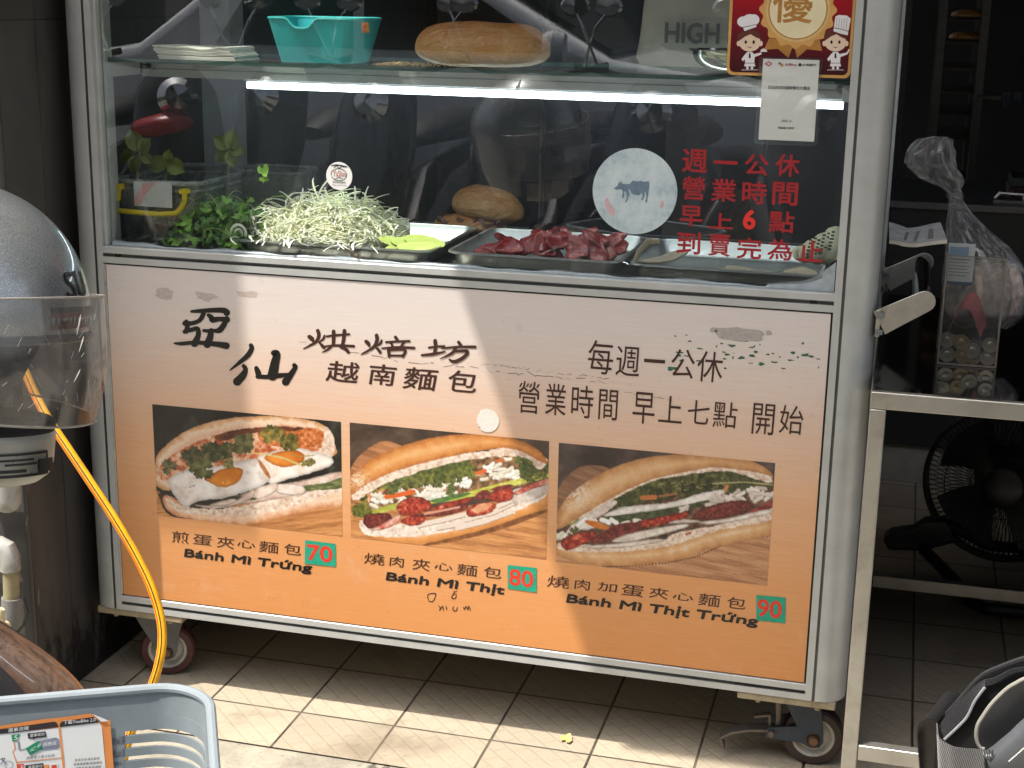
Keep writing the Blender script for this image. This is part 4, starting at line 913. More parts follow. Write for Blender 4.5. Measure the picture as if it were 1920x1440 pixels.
P.finish("food_photo", sign, "printed photo of a baguette with roast pork and egg")
# ================================================================== on the glass
GY = 0.0156
M["red_vinyl"] = mat("dark_red_vinyl", C(158, 30, 38), 0.5, var=0.14, vs=90)
M["red_vinyl_bright"] = mat("bright_red_vinyl", C(226, 52, 40), 0.5)
ZF = (1080, 260, 3.692)
red = [("週", 735, 912, 65, 240), ("一", 952, 1120, 150, 180), ("公", 1168, 1335, 100, 262), ("休", 1380, 1550, 100, 270), ("營", 735, 893, 257, 430), ("業", 937, 1110, 272, 443), ("時", 1150, 1322, 288, 460), ("間", 1360, 1537, 295, 468),
       ("早", 718, 877, 458, 615), ("上", 920, 1087, 510, 630), ("點", 1335, 1512, 495, 657), ("到", 697, 862, 640, 805), ("賣", 917, 1070, 650, 820), ("完", 1115, 1285, 678, 840), ("為", 1325, 1497, 690, 848), ("止", 1540, 1715, 697, 858)]
m = MB(); chars(m, zoomed(*ZF, red), GY, 0, 0.016); chars(m, zoomed(*ZF, [("6", 1157, 1245, 487, 632)]), GY, 1, 0.03)
link("window_lettering", m, [M["red_vinyl"], M["red_vinyl_bright"]], pane, smooth=0)
# big round sticker with an ox
k = NT("faded_round_sticker"); p = k.obj()
c = k.ramp(k.noise(p, 22, 8, 0.7), [(0.3, C(146, 168, 180)), (0.5, C(192, 207, 213)), (0.7, C(214, 223, 226))])
k.set("Base Color", c); k.set("Roughness", 0.5); M["round_sticker"] = k.m
M["ox_blue"] = mat("faded_blue_ink", C(106, 128, 146), 0.5, var=0.2, vs=120); M["pink_ink"] = mat("faded_pink_ink", C(206, 176, 182), 0.5)
c0 = at(1190, 359, y=0.0154); rad = at(1270, 359, y=0.0154).x - c0.x
m = MB(); m.lathe([(0.0, 0.0), (rad, 0.0), (rad, 0.0006), (0, 0.0006)], (c0.x, 0.0158, c0.z), (0, -1, 0), 72)
so = link("ox_sticker", m, M["round_sticker"], pane, smooth=30)
m = MB()
ox = [(262, 345), (290, 322), (298, 295), (308, 312), (312, 290), (322, 312), (372, 315), (392, 290), (430, 298), (445, 290), (470, 300), (505, 293), (508, 330), (502, 370), (492, 440), (480, 442), (488, 400), (482, 372), (472, 366), (476, 390), (462, 425), (448, 426), (462, 395), (456, 372), (440, 392), (400, 388), (384, 378), (374, 352), (360, 348), (372, 380), (352, 436), (338, 446), (352, 402), (346, 366), (332, 368), (334, 396), (322, 418), (318, 400), (324, 370), (316, 350), (280, 354)]
m.poly([at(1080 + a / 3.692, 260 + b / 3.692, y=0.0148) for a, b in ox], 0)
for bl in ([(198, 425), (215, 405), (232, 440), (262, 480), (272, 520), (258, 542), (225, 510), (200, 465)], [(588, 440), (600, 420), (612, 460), (596, 486), (580, 470)]):
    m.poly([at(1080 + a / 3.692, 260 + b / 3.692, y=0.0149) for a, b in bl], 1)
link("ox_print", m, [M["ox_blue"], M["pink_ink"]], pane, smooth=0)
# little shop sticker
c0 = at(636, 330, y=0.0156); rad = at(660.5, 330, y=0.0156).x - c0.x
m = MB(); m.lathe([(0.0, 0.0), (rad, 0.0), (rad, 0.0005), (0, 0.0005)], (c0.x, 0.0159, c0.z), (0, -1, 0), 48); link("logo_sticker", m, mat("glossy_white_sticker", C(224, 224, 222), 0.35, var=0.02), pane, smooth=30)
m = MB(); ZG = (600, 0, 2.743); yy = 0.0150
brush(m, [[(58, 900, 3), (62, 880, 3), (96, 866, 3), (130, 882, 3), (136, 904, 3), (118, 926, 3), (80, 926, 3), (60, 910, 3)], [(72, 862, 3), (86, 852, 4), (98, 866, 4), (112, 854, 4), (124, 862, 3)], [(78, 920, 3), (96, 914, 3), (116, 918, 3)], [(60, 852, 5), (90, 848, 5), (138, 858, 5)]], *ZG, yy, 0)
a, b2, q, t = box_px(624.5, 648, 319, 332, yy); put_text(m, "YaShin", a, b2, q, t, yy - 0.0001, 1)
a, b2, q, t = box_px(624, 648, 339, 344.5, yy); put_text(m, "亞仙越南麵包", a, b2, q, t, yy, 0)
a, b2, q, t = box_px(624, 649, 345.5, 349.5, yy); put_text(m, "Bánh mì & Trứng", a, b2, q, t, yy, 0)
link("logo_lettering", m, [M["ink"], mat("red_ink", C(170, 70, 60), 0.5)], pane, smooth=0)
# stuck-on coriander bits
M["leaf_green"] = mat("coriander_green", C(124, 168, 62), 0.55, var=0.3, vs=60)
M["leaf_dark"] = mat("coriander_dark", C(78, 118, 46), 0.55, var=0.3, vs=60)
M["stem_green"] = mat("coriander_stem", C(140, 170, 84), 0.5)
def leaf_pts(r, n=22, seed=0):
    out = []
    for q in range(n):
        th = 2 * math.pi * q / n; lob = 0.52 + 0.48 * abs(math.cos(th * 1.5)) ** 0.8 + 0.10 * math.sin(th * 9 + seed)
        if abs(math.pi - th) < 0.3: lob = 0.2
        out.append((r * lob * math.cos(th), r * lob * math.sin(th)))
    return out
def leaf_at(m, c, r, nrm, ang, mi=0, seed=0, cup=0.25):
    nrm = Vector(nrm).normalized(); u = nrm.orthogonal().normalized(); v = nrm.cross(u); c = Vector(c)
    ca, sa = math.cos(ang), math.sin(ang); pts = leaf_pts(r, 14, seed)
    vs = [c] + [c + u * (a * ca - b * sa) + v * (a * sa + b * ca) + nrm * (cup * (a * a + b * b) / r) for a, b in pts]
    m.add(vs, [(0, i + 1, (i + 1) % len(pts) + 1) for i in range(len(pts))], mi)
def single_leaf(px, py, r, nm, label):
    m = MB(); c0 = at(px, py, y=0.0225); leaf_at(m, c0 + Vector((0, 0, r * 0.4)), r, (0.1, -1, 0.1), 1.2, 0, 1); leaf_at(m, c0 - Vector((0, -0.001, r * 0.7)), r * 0.8, (0.1, -1, 0.1), 1.9, 0, 2)
    m.tube([c0 + Vector((0, 0, 0.003)), c0 - Vector((0.002, 0, r * 1.6))], 0.0008, 6, 1)
    tag(link(nm, m, [M["leaf_green"], M["stem_green"]]), label, "herb leaf")
single_leaf(495, 324, 0.012, "coriander_leaf", "bright green coriander leaf stuck alone to the inside of the glass")

# ---- hygiene certificate and payment card
cert = thing("hygiene_certificate", "red and gold certificate with medal and two chef figures taped inside the frame's right end", "certificate", (1.207, 0.013, 1.2))
tl = Vector((1.107, 0.0, 1.52)); CX0, CX1, CZ0, CZ1 = 1.108, 1.299, 1.2025, 1.500
M["gold"] = mat("printed_gold", C(206, 158, 92), 0.35, var=0.1, vs=40); M["gold_dark"] = mat("printed_dark_gold", C(176, 124, 62), 0.35, var=0.15, vs=60); M["cream"] = mat("printed_cream", C(226, 214, 176), 0.4, var=0.04)
k = NT("certificate_red"); p = k.pos(); sep = k.n("ShaderNodeSeparateXYZ"); k.l(p, sep.inputs[0])
mr = k.n("ShaderNodeMapRange"); mr.inputs[1].default_value = 1.21; mr.inputs[2].default_value = 1.34; k.l(sep.outputs[2], mr.inputs[0])
k.set("Base Color", k.ramp(mr.outputs[0], [(0.0, C(62, 14, 22)), (0.45, C(104, 16, 28)), (1.0, C(176, 18, 32))])); k.set("Roughness", 0.28); M["cert_red"] = k.m
def rrect(x0, x1, z0, z1, r, y, n=7):
    out = []
    for cx, cz, a0 in ((x1 - r, z1 - r, 0), (x0 + r, z1 - r, 90), (x0 + r, z0 + r, 180), (x1 - r, z0 + r, 270)):
        for q in range(n): 
            a = R_(a0 + 90 * q / (n - 1)); out.append((cx + r * math.cos(a), y, cz + r * math.sin(a)))
    return out
m = MB(); m.prism(rrect(CX0, CX1, CZ0, CZ1, 0.010, 0.0118), (0, 0.0016, 0)); link("gold_border", m, M["gold"], cert, smooth=0)
m = MB(); m.poly(rrect(CX0 + 0.0045, CX1 - 0.0045, CZ0 + 0.0045, CZ1 - 0.0045, 0.008, 0.0115)); link("red_field", m, M["cert_red"], cert, smooth=0)
CYc = 0.0112
mc = at(1496, 18, y=CYc); R0 = at(1566, 18, y=CYc).x - mc.x
m = MB()
pts = [(mc.x + R0 * (1 + 0.055 * math.cos(16 * a)) * math.cos(a), CYc, mc.z + R0 * (1 + 0.055 * math.cos(16 * a)) * math.sin(a)) for a in np.linspace(0, 2 * math.pi, 161)[:-1]]
m.poly(pts, 0)
for rr_, mi, yy in ((0.865, 2, 0.0110), (0.80, 3, 0.0109), (0.765, 1, 0.0108)): m.poly([(mc.x + R0 * rr_ * math.cos(a), yy, mc.z + R0 * rr_ * math.sin(a)) for a in np.linspace(0, 2 * math.pi, 73)[:-1]], mi)
ZH = (1340, 0, 5.144)
def hp(a, b, y): return at(1340 + a / 5.144, b / 5.144, y=y)
for pl_ in ([(525, 370), (475, 480), (610, 470), (712, 558), (760, 430), (700, 380)], [(1010, 370), (1036, 490), (890, 475), (795, 560), (762, 430), (830, 380)]): m.poly([hp(a, b, 0.0113) for a, b in pl_], 3)
link("medal", m, [M["gold"], M["cream"], mat("printed_tan", C(212, 178, 120), 0.4), M["gold_dark"]], cert, smooth=0)
m = MB(); a, b2, q, t = box_px(1449, 1524, -30, 46, 0.0106); put_text(m, "優", a, b2, q, t, 0.0106, 0, 0.012); link("grade_lettering", m, M["gold_dark"], cert, smooth=0)
MC = [mat("chef_white", C(226, 224, 226), 0.5, var=0.03), mat("chef_skin", C(226, 200, 176), 0.5, var=0.03), mat("chef_hair", C(92, 44, 32), 0.5), M["ink"]]
def chef(cx, dirn, puffy):
    m = MB(); y = 0.0112
    cnt = [0]
    def P(pts, mi, yy):
        cnt[0] += 1; m.poly([hp(cx + dirn * a, b, yy - cnt[0] * 1.0e-5) for a, b in pts], mi)
    def E(a, b, rx, ry, mi, yy, n=28): P([(a + rx * math.cos(t), b + ry * math.sin(t)) for t in np.linspace(0, 2 * math.pi, n + 1)[:-1]], mi, yy)
    E(0, 390, 116, 100, 2, y); E(0, 410, 104, 86, 1, y - 0.0001); E(-108, 420, 18, 26, 1, y - 0.0001); E(108, 420, 18, 26, 1, y - 0.0001)
    P([(-112, 400), (-108, 330), (-60, 290), (30, 284), (90, 310), (114, 380), (60, 362), (10, 330), (-40, 350)], 2, y - 0.0002)
    if puffy:
        E(-60, 210, 60, 52, 0, y - 0.0003); E(0, 190, 66, 54, 0, y - 0.0003); E(40, 190, 54, 52, 0, y - 0.0003); P([(-70, 250), (60, 210), (64, 260), (-50, 300)], 0, y - 0.00035); P([(-70, 262), (-10, 250), (60, 232), (60, 237), (-10, 256), (-68, 268)], 3, y - 0.0004)
    else:
        P([(-20, 300), (0, 160), (30, 144), (110, 150), (148, 180), (118, 340), (50, 325)], 0, y - 0.0003); P([(-14, 266), (60, 280), (128, 300), (126, 306), (60, 286), (-15, 272)], 3, y - 0.0004)
        for q in range(5): P([(14 + q * 24, 168 + q * 3), (17 + q * 24, 168 + q * 3), (8 + q * 24, 268 + q * 5), (5 + q * 24, 268 + q * 5)], 2, y - 0.0004)
    E(-38, 406, 11, 17, 3, y - 0.0004); E(38, 406, 11, 17, 3, y - 0.0004)
    P([(-30, 446), (0, 458), (30, 446), (0, 466)], 3, y - 0.0004)
    P([(-50, 530), (-20, 500), (20, 500), (50, 530), (44, 610), (-44, 610)], 0, y - 0.0001); P([(-46, 608), (46, 608), (54, 640), (-54, 640)], 0, y - 0.00015); P([(-46, 606), (46, 606), (46, 611), (-46, 611)], 3, y - 0.0002)
    P([(-45, 525), (-80, 570), (-66, 592), (-36, 560)], 0, y - 0.0001); P([(45, 520), (112, 505), (116, 524), (44, 552)], 0, y - 0.0001)
    E(-22, 655, 13, 16, 0, y - 0.0001, 12); E(22, 655, 13, 16, 0, y - 0.0001, 12); P([(-80, 672), (80, 672), (80, 677), (-80, 677)], 0, y - 0.0001)
    P([(-6, 512), (6, 512), (10, 560), (-10, 560)], 3, y - 0.0002)
    if puffy: P([(100, 500), (170, 500), (160, 478), (134, 466), (110, 478)], 0, y - 0.0002)
    else: P([(100, 520), (112, 500), (128, 470), (140, 476), (124, 510), (108, 530)], 0, y - 0.0002)
    return link("chef_figure", m, MC, cert, smooth=0)
chef(338, 1, True); chef(1165, 1, False)
card = thing("payment_card", "white payment notice in a clear sleeve taped over the red certificate", "notice", (1.22, 0.008, 1.09))
q4 = [at(x, y, y=0.0070) for x, y in ((1433, 110), (1537, 113), (1526, 265), (1420, 262))]
bx0, bx1 = (q4[0].x + q4[3].x) / 2, (q4[1].x + q4[2].x) / 2; bz1 = (q4[0].z + q4[1].z) / 2; bz0 = (q4[2].z + q4[3].z) / 2
m = MB(); m.box(bx0, bx1, 0.0070, 0.0075, bz0, bz1); link("paper", m, mat("notice_paper", C(216, 215, 212), 0.6, var=0.02), card, smooth=0)
m = MB(); m.prism(rrect(bx0 - 0.006, bx1 + 0.005, bz0 - 0.007, bz1 + 0.003, 0.004, 0.0060), (0, 0.0030, 0)); link("clear_sleeve", m, clear_mat("clear_sleeve", haze=0.05, gain=1.6, hs=60), card, smooth=0)
m = MB(); ty = 0.00665
def tp(s, x0, x1, y0, y1, mi=0, bold=0.0): 
    a, b2, q, t = box_px(x0, x1, y0, y1, ty); put_text(m, s, a, b2, q, t, ty, mi, bold)
NM = [M["ink"], mat("magenta_ink", C(176, 60, 100), 0.6), mat("pale_pink_ink", C(230, 200, 206), 0.6), mat("olive_ink", C(110, 120, 80), 0.6), mat("amber_ink", C(190, 150, 90), 0.6)]
def tp1(*a):
    global m
    keep = m; m = MB(); tp(*a); link("notice_lettering", m, NM, card, smooth=0); m = keep
tp("台灣Pay", 1472, 1494, 117.5, 126, 1, 0.01); tp("土地銀行", 1504, 1530, 118.5, 125, 0, 0.02); tp1("亞仙烘焙坊越南麵包大園店", 1440, 1519, 160, 169, 0, 0.01); tp1("限金融卡使用", 1459, 1488, 237, 243, 0, 0.01); tp1("248201 26", 1465, 1484, 224, 229.5, 0)
m.poly([at(x, y, y=ty) for x, y in ((1433.5, 119.5), (1441, 114.5), (1448.5, 119.5), (1441, 125))], 1); m.poly([at(x, y, y=ty - 0.00005) for x, y in ((1437, 119.5), (1441, 117), (1445, 119.5), (1441, 122))], 2)
def disc(px, py, r, mi):
    c_ = at(px, py, y=ty); m.poly([(c_.x + r * math.cos(t), ty, c_.z + r * math.sin(t)) for t in np.linspace(0, 6.283, 17)[:-1]], mi)
disc(1462, 119, 0.0022, 3); disc(1466, 122, 0.0026, 4); disc(1500, 121.5, 0.0026, 0)
link("notice_logos", m, NM, card, smooth=0)

# ================================================================== on the glass shelf
SZ = 1.1988
M["napkin"] = mat("napkin_paper", C(232, 230, 218), 0.85, var=0.05, vs=60)
m = MB(); g = random.Random(4)
for i in range(10):
    z = SZ + 0.0003 + i * 0.0022; dx = -0.0016 * i + g.uniform(-.002, .002); dy = g.uniform(-.002, .002)
    def fn(u, v, z=z, dx=dx, dy=dy, i=i):
        wave = (0.0024 * math.sin(u * 7 + 0.4) + 0.0016 * math.sin(u * 15 + 1)) * (i / 11) ** 1.2
        lift = 0.004 * max(0, u - 0.8) / 0.2 * (-0.5 if i < 6 else 0.1)
        return (0.112 + dx + 0.146 * u, 0.036 + dy + 0.10 * v, z + wave * (1 - 0.6 * v) + max(0, lift))
    mm = MB(); mm.grid(fn, 24, 6)
    nn = len(mm.v); top = [(a, b, c + 0.0017) for a, b, c in mm.v]
    m.add(mm.v, mm.f); m.add(top, mm.f)
    edge = [j for j in range(24)] + [24 * r + 23 for r in range(1, 6)] + [24 * 5 + j for j in range(22, -1, -1)] + [24 * r for r in range(4, 0, -1)]
    vs = [mm.v[j] for j in edge] + [top[j] for j in edge]; L = len(edge)
    m.add(vs, [(a, (a + 1) % L, (a + 1) % L + L, a + L) for a in range(L)])
tag(link("napkin_stack", m, M["napkin"], smooth=30), "stack of white folded napkins on the glass shelf", "napkins")
# turquoise bin
M["teal"] = mat("turquoise_plastic", C(56, 184, 188), 0.38, var=0.04); M["teal_rim"] = mat("turquoise_rim", C(70, 190, 188), 0.34, var=0.03)
binr = thing("storage_bin", "turquoise plastic tub with a scooped front rim on the glass shelf", "plastic tub", (0.405, 0.13, SZ))
zt = 0.0735
def bin_fn(u, v, ins=0.0):
    r_ = 0.30; L_ = 2 - 2 * r_; q_ = (u % 1.0) * 4; sd = int(q_); f_ = q_ - sd      # unit rounded square, even steps along each side
    if f_ < 0.7: la, lb = -1 + r_ + L_ * f_ / 0.7, -1.0
    else: an = (f_ - 0.7) / 0.3 * math.pi / 2; la, lb = 1 - r_ + r_ * math.sin(an), -1 + r_ - r_ * math.cos(an)
    sx, sy = ((la, lb), (-lb, la), (-la, -lb), (lb, -la))[sd]
    hx = 0.066 + 0.018 * v - ins; hy = 0.055 + 0.016 * v - ins; h = zt
    x = sx * hx
    if sy < -0.96: h = zt - 0.0165 * math.exp(-((x + 0.016) / 0.022) ** 4) * min(1, v * 1.0) ** 3 
    return Vector((0.395 + x, 0.108 + sy * hy, SZ + 0.0005 + h * v))
m = MB(); m.grid(lambda u, v: bin_fn(u, v), 240, 10, cu=True); m.grid(lambda u, v: bin_fn(u, 0.03 + 0.97 * v, 0.0025), 240, 10, cu=True)
m.poly([bin_fn(i / 96, 0) for i in range(96)]); m.poly([bin_fn(i / 96, 0.03, 0.0025) for i in range(96)])
link("tub_body", m, M["teal"], binr, smooth=50)
m = MB(); m.tube([bin_fn(i / 240, 1.0, 0.001) + Vector((0, 0, 0.0005)) for i in range(240)], 0.0026, 8, closed=True); link("tub_rim", m, M["teal_rim"], binr)
m = MB(); c0 = at(685, 52, y=0.0345); m.obox(c0, (1, 0, 0.05), (0, 1, 0.25), (0, -0.25, 1), 0.0065, 0.0006, 0.0085); link("orange_tag", m, mat("orange_sticker", C(200, 120, 60), 0.5, var=0.6, vs=140), binr)
# crumbs
m = MB(); g = random.Random(8)
for _ in range(260):
    x = 0.50 + abs(g.gauss(0, 0.05)); y = g.uniform(0.04, 0.16); r = g.uniform(0.0006, 0.0017); c0 = Vector((x, y, SZ + r))
    m.obox(c0, (g.uniform(-1, 1), g.uniform(-1, 1), 0.2), (g.uniform(-1, 1), 0.6, 0), (0, 0, 1), r, r * .7, r * .6)
tag(link("bread_crumbs", m, mat("crumb", C(206, 172, 124), 0.8), smooth=0), "loose bread crumbs scattered on the glass shelf", None, kind="stuff")
# bread
k = NT("bread_crust"); p = k.obj(); sep = k.n("ShaderNodeSeparateXYZ"); k.l(p, sep.inputs[0])
nrm = k.n("ShaderNodeTexCoord").outputs["Normal"]; ns = k.n("ShaderNodeSeparateXYZ"); k.l(nrm, ns.inputs[0])
n1 = k.noise(k.mapping(p, (1, 1.6, 1.6)), 16, 6, 0.6, 0.4)
t = k.math('ADD', k.math('MULTIPLY', ns.outputs[2], 0.35), k.math('ADD', k.math('MULTIPLY', n1, 0.75), -0.05))
c = k.ramp(t, [(0.1, C(196, 150, 96)), (0.35, C(202, 150, 92)), (0.6, C(184, 122, 66)), (0.85, C(146, 86, 44))])
fl_ = k.ramp(k.noise(p, 34, 5, 0.7), [(0.56, 0.0), (0.74, 0.45)]); c = k.mix(fl_, c, C(226, 190, 146)); cr_ = k.math('ABSOLUTE', k.math('SUBTRACT', k.noise(k.mapping(p, (1, 1.7, 1.7)), 26, 4, 0.55, 0.8), 0.5)); c = k.mix(k.ramp(cr_, [(0.0, 0.5), (0.016, 0.0)]), c, C(232, 200, 158))
k.set("Base Color", c); k.set("Roughness", 0.5); k.bump(k.math('ADD', k.noise(p, 90, 5, 0.6), k.math('MULTIPLY', k.noise(k.mapping(p, (1, 2.5, 2.5)), 15, 3, 0.5, 1.5), 3.0)), 0.55, 0.005); M["crust"] = k.m
def loaf_mesh(L, rw, rh, bend=0.0, seed=0, nu=48, nv=28, crease=True, power=2.6):
    m = MB(); s0 = seed * 3.1
    def fn(u, v):
        t = 2 * u - 1; e = max(0.0, 1 - abs(t) ** power) ** 0.5; a = 2 * math.pi * v
        x = t * L / 2; wv = 1 + 0.014 * math.sin(4 * t + s0) + 0.008 * math.sin(9 * t + s0 * 2 + a)
        y = math.cos(a) * rw * e * wv; z = math.sin(a) * rh * e * wv
        if z < 0: z *= 0.62
        if crease and z > 0: z += 0.0008 * math.sin(t * 7 + 4 * math.cos(a) + s0) * e - 0.003 * math.exp(-((math.cos(a) - 0.15 - 0.2 * t) / 0.10) ** 2) * e
        return Vector((x, y + bend * (t * t), z + 0.0))
    m.grid(fn, nu, nv, cv=True); return m
lo_m = loaf_mesh(0.236, 0.050, 0.046, seed=1, power=4.0)
zmin = min(v[2] for v in lo_m.v); lo_m.v = [(v[0] + 0.688, v[1] + 0.082, v[2] - zmin + SZ + 0.0005) for v in lo_m.v]
tag(link("bread_loaf", lo_m, M["crust"], smooth=80), "plump golden baguette roll lying on the glass shelf", "bread")
# flour sack with print
M["sack"] = mat("sack_cloth", C(150, 142, 128), 0.85, var=0.12, vs=12, bump=0.3, bs=300)
sack = thing("flour_sack", "pale grey sack printed HIGH SU behind the glass shelf", "sack", (1.03, 0.31, SZ))
def sack_fn(u, v):
    a = u * 2 * math.pi; e = 2 / 3.6; ct, st = math.cos(a), math.sin(a); sx = abs(ct) ** e * math.copysign(1, ct); sy = abs(st) ** e * math.copysign(1, st)
    f = (1 - (max(0, 0.06 - v) / 0.06) ** 2 * 0.08) * (1 + 0.02 * math.sin(9 * v + 3 * a)); 
    return Vector((1.050 + sx * 0.150 * f + 0.05 * v * max(0, -sx), 0.345 + sy * 0.055 * f, SZ + 0.001 + 0.30 * v))
m = MB(); m.grid(sack_fn, 64, 24, cu=True); m.poly([sack_fn(i / 64, 1) for i in range(64)]); m.poly([sack_fn(i / 64, 0) for i in range(64)])
link("sack_body", m, M["sack"], sack, smooth=60)
m = MB(); a = at(1247, 62, y=0.284); b2 = at(1415, 62, y=0.284); zc = at(1300, 62, y=0.284).z
put_text(m, "HIGH SU", a.x, b2.x, zc - 0.018, zc + 0.018, 0.2795, 0, 0.03); link("sack_lettering", m, mat("sack_ink", C(74, 70, 64), 0.8), sack, smooth=0)
# steel bowl on the shelf
M["bowl"] = mat("bowl_steel", C(190, 186, 174), 0.16, 1.0, var=0.03)
def bowl(c, r, h, name, label, flip=False):
    m = MB(); pr = []
    for q in range(13):
        a = q / 12; pr.append((r * math.sin(a * math.pi / 2) ** 0.8, h * (1 - math.cos(a * math.pi / 2))))
    pr2 = pr + [(r + 0.005, h + 0.0005), (r + 0.005, h + 0.002), (r - 0.001, h + 0.002)] + [(max(0, x - 0.0015), z + 0.0015) for x, z in reversed(pr[:-1])]
    m.lathe(pr2, c, (0, 0, -1) if flip else (0, 0, 1), 48); return tag(link(name, m, M["bowl"], smooth=50), label, "bowl")
bowl((1.105, 0.145, SZ + 0.0005), 0.072, 0.036, "steel_bowl", "shallow steel bowl at the right end of the glass shelf")
# red cord at the left edge
m = MB(); m.tube([at(186 + (193 - 186) * t + 1.5 * math.sin(t * 5), -60 + 160 * t, y=0.06) for t in np.linspace(0, 1, 14)], 0.0016, 8)
tag(link("red_cord", m, mat("red_cord", C(128, 30, 44), 0.6)), "thin red cord hanging inside the left end of the cart", "cord")
# ================================================================== food on the counter
CT = 0.8560
def tray(x0, x1, y0, y1, h=0.030):
    m = MB(); cx, cy = (x0 + x1) / 2, (y0 + y1) / 2; hx, hy = (x1 - x0) / 2, (y1 - y0) / 2; N = 72
    def ring(ins, z, r):
        out = []; ax, ay = hx - ins, hy - ins
        for sx, sy, a0 in ((1, 1, 0), (-1, 1, 90), (-1, -1, 180), (1, -1, 270)):
            for q in range(9):
                a = R_(a0 + 90 * q / 8); out.append(Vector((cx + sx * (ax - r) + r * math.cos(a), cy + sy * (ay - r) + r * math.sin(a), CT + 0.0005 + z)))
        return out
    rings = [ring(0.0, h - 0.0025, 0.03), ring(0.0006, h, 0.03), ring(0.007, h + 0.0005, 0.026), ring(0.0088, h - 0.002, 0.024), ring(0.015, 0.006, 0.022), ring(0.021, 0.0012, 0.018)]
    outer = [ring(0.0005, h - 0.003, 0.03), ring(0.0075, h - 0.0015, 0.026), ring(0.0165, 0.004, 0.021), ring(0.022, 0.0, 0.017)]
    for rs in (rings, outer):
        n = len(rs[0]); vs = [p for r_ in rs for p in r_]
        m.add(vs, [(i * n + a, i * n + (a + 1) % n, (i + 1) * n + (a + 1) % n, (i + 1) * n + a) for i in range(len(rs) - 1) for a in range(n)]); m.poly(rs[-1])
    return m
def add_tray(x0, x1, y0, y1, label, h=0.03):
    return tag(link("food_tray", tray(x0, x1, y0, y1, h), M["tray"], smooth=50), label, "steel tray", "steel food trays behind the glass")
add_tray(0.235, 0.612, 0.036, 0.345, "steel tray holding the shredded white vegetable and cucumber")
add_tray(0.632, 0.945, 0.048, 0.345, "steel tray holding the red roast pork")
add_tray(0.955, 1.283, 0.040, 0.335, "steel tray holding pale sliced pork at the right end")
# crumpled foil strip at the left foot of the glass
M["foil"] = mat("crumpled_foil", C(186, 188, 188), 0.3, 0.85)
m = MB(); m.grid(lambda u, v: (0.008 + 0.24 * u, 0.032 + 0.03 * v, CT + 0.001 + 0.012 * (0.5 + 0.5 * math.sin(u * 41 + v * 3)) * (0.3 + v * 0.7) * (0.4 + 0.6 * math.sin(u * 13 + 1) ** 2)), 70, 6)
tag(link("foil_strip", m, M["foil"], solid=0.0006), "crumpled foil strip at the left foot of the glass", "foil")
# shredded radish: a mound of thin curved strips
M["shred"] = mat("shredded_radish", C(244, 243, 210), 0.42, var=0.08, vs=90, spec=0.6); M["shred2"] = mat("shredded_radish_pale", C(246, 245, 230), 0.42, var=0.05, vs=90)
for q_ in ("shred", "shred2"):
    pb_ = M[q_].node_tree.nodes["Principled BSDF"]; pb_.inputs["Subsurface Weight"].default_value = 0.0; pb_.inputs["Subsurface Radius"].default_value = (0.006, 0.006, 0.004); pb_.inputs["Subsurface Scale"].default_value = 1.0
g = random.Random(11); m = MB()
MCX, MCY, MRX, MRY, MH = 0.380, 0.150, 0.152, 0.110, 0.076
def mound(x, y): 
    d = ((x - MCX) / MRX) ** 2 + ((y - MCY) / MRY) ** 2
    return CT + 0.012 + MH * max(0, 1 - d) ** 0.8
def strand(m, p, ang, pitch, L, curl, wd, mi, sink=True):
    pts = []; q = Vector(p); a = ang
    for i in range(7):
        pts.append(q.copy()); q = q + Vector((math.cos(a) * math.cos(pitch), math.sin(a) * math.cos(pitch), math.sin(pitch))) * (L / 6); a += curl / 6; pitch -= 0.16
    if sink:
        pts2 = []
        for s in pts:
            d = math.hypot((s.x - MCX) / MRX, (s.y - MCY) / MRY); f = min(1.0, 0.99 / max(d, 1e-3)); x_, y_ = MCX + (s.x - MCX) * f, MCY + (s.y - MCY) * f
            pts2.append(Vector((x_, y_, max(s.z, mound(x_, y_) - 0.003 + (0.012 if d > 0.9 else 0)))))
        pts = pts2
    m.tube(pts, [wd * f for f in (0.7, 1, 1.1, 1.1, 1.05, 0.95, 0.6)], 5, mi, flat=0.55)
for i in range(1700):
    a = g.uniform(0, 6.28); r = math.sqrt(g.random()); x = MCX + MRX * r * math.cos(a) * 0.96; y = MCY + MRY * r * math.sin(a) * 0.96
    strand(m, (x, y, mound(x, y) + g.uniform(-.008, .005)), g.uniform(0, 6.28), g.gauss(0.15, 0.4), g.uniform(0.026, 0.072), g.gauss(0, 1.1), g.uniform(0.0009, 0.0021), 0 if g.random() < .7 else 1)
for i in range(26):     # strays over the rim
    x = g.uniform(0.25, 0.5); strand(m, (x, g.uniform(0.035, 0.06), CT + 0.030 + g.uniform(0, .012)), g.uniform(-2.6, -0.4), 0.2, g.uniform(0.02, 0.045), g.gauss(0, 2.2), g.uniform(.0012, .002), 1, False)
for k_ in range(7): strand(m, (MCX + g.uniform(-.08, .11), MCY + g.uniform(-.05, .05), CT + 0.075 + g.uniform(0, .01)), g.uniform(0, 6.28), 0.9, 0.05, g.gauss(0, 1.2), 0.0017, 0, False)
m.lathe([(0.96, 0.0)] + [(math.sqrt(max(0, 1 - (q / 8) ** 1.25)) * 0.96, q / 8) for q in range(1, 9)], (MCX, MCY, CT + 0.006), n=30) if False else None
mm = MB(); mm.grid(lambda u, v: (MCX + MRX * 0.95 * v * math.cos(6.2832 * u), MCY + MRY * 0.95 * v * math.sin(6.2832 * u), mound(MCX + MRX * 0.95 * v * math.cos(6.2832 * u), MCY + MRY * 0.95 * v * math.sin(6.2832 * u)) - 0.004), 40, 10, cu=True); m.add(mm.v, mm.f, 1)
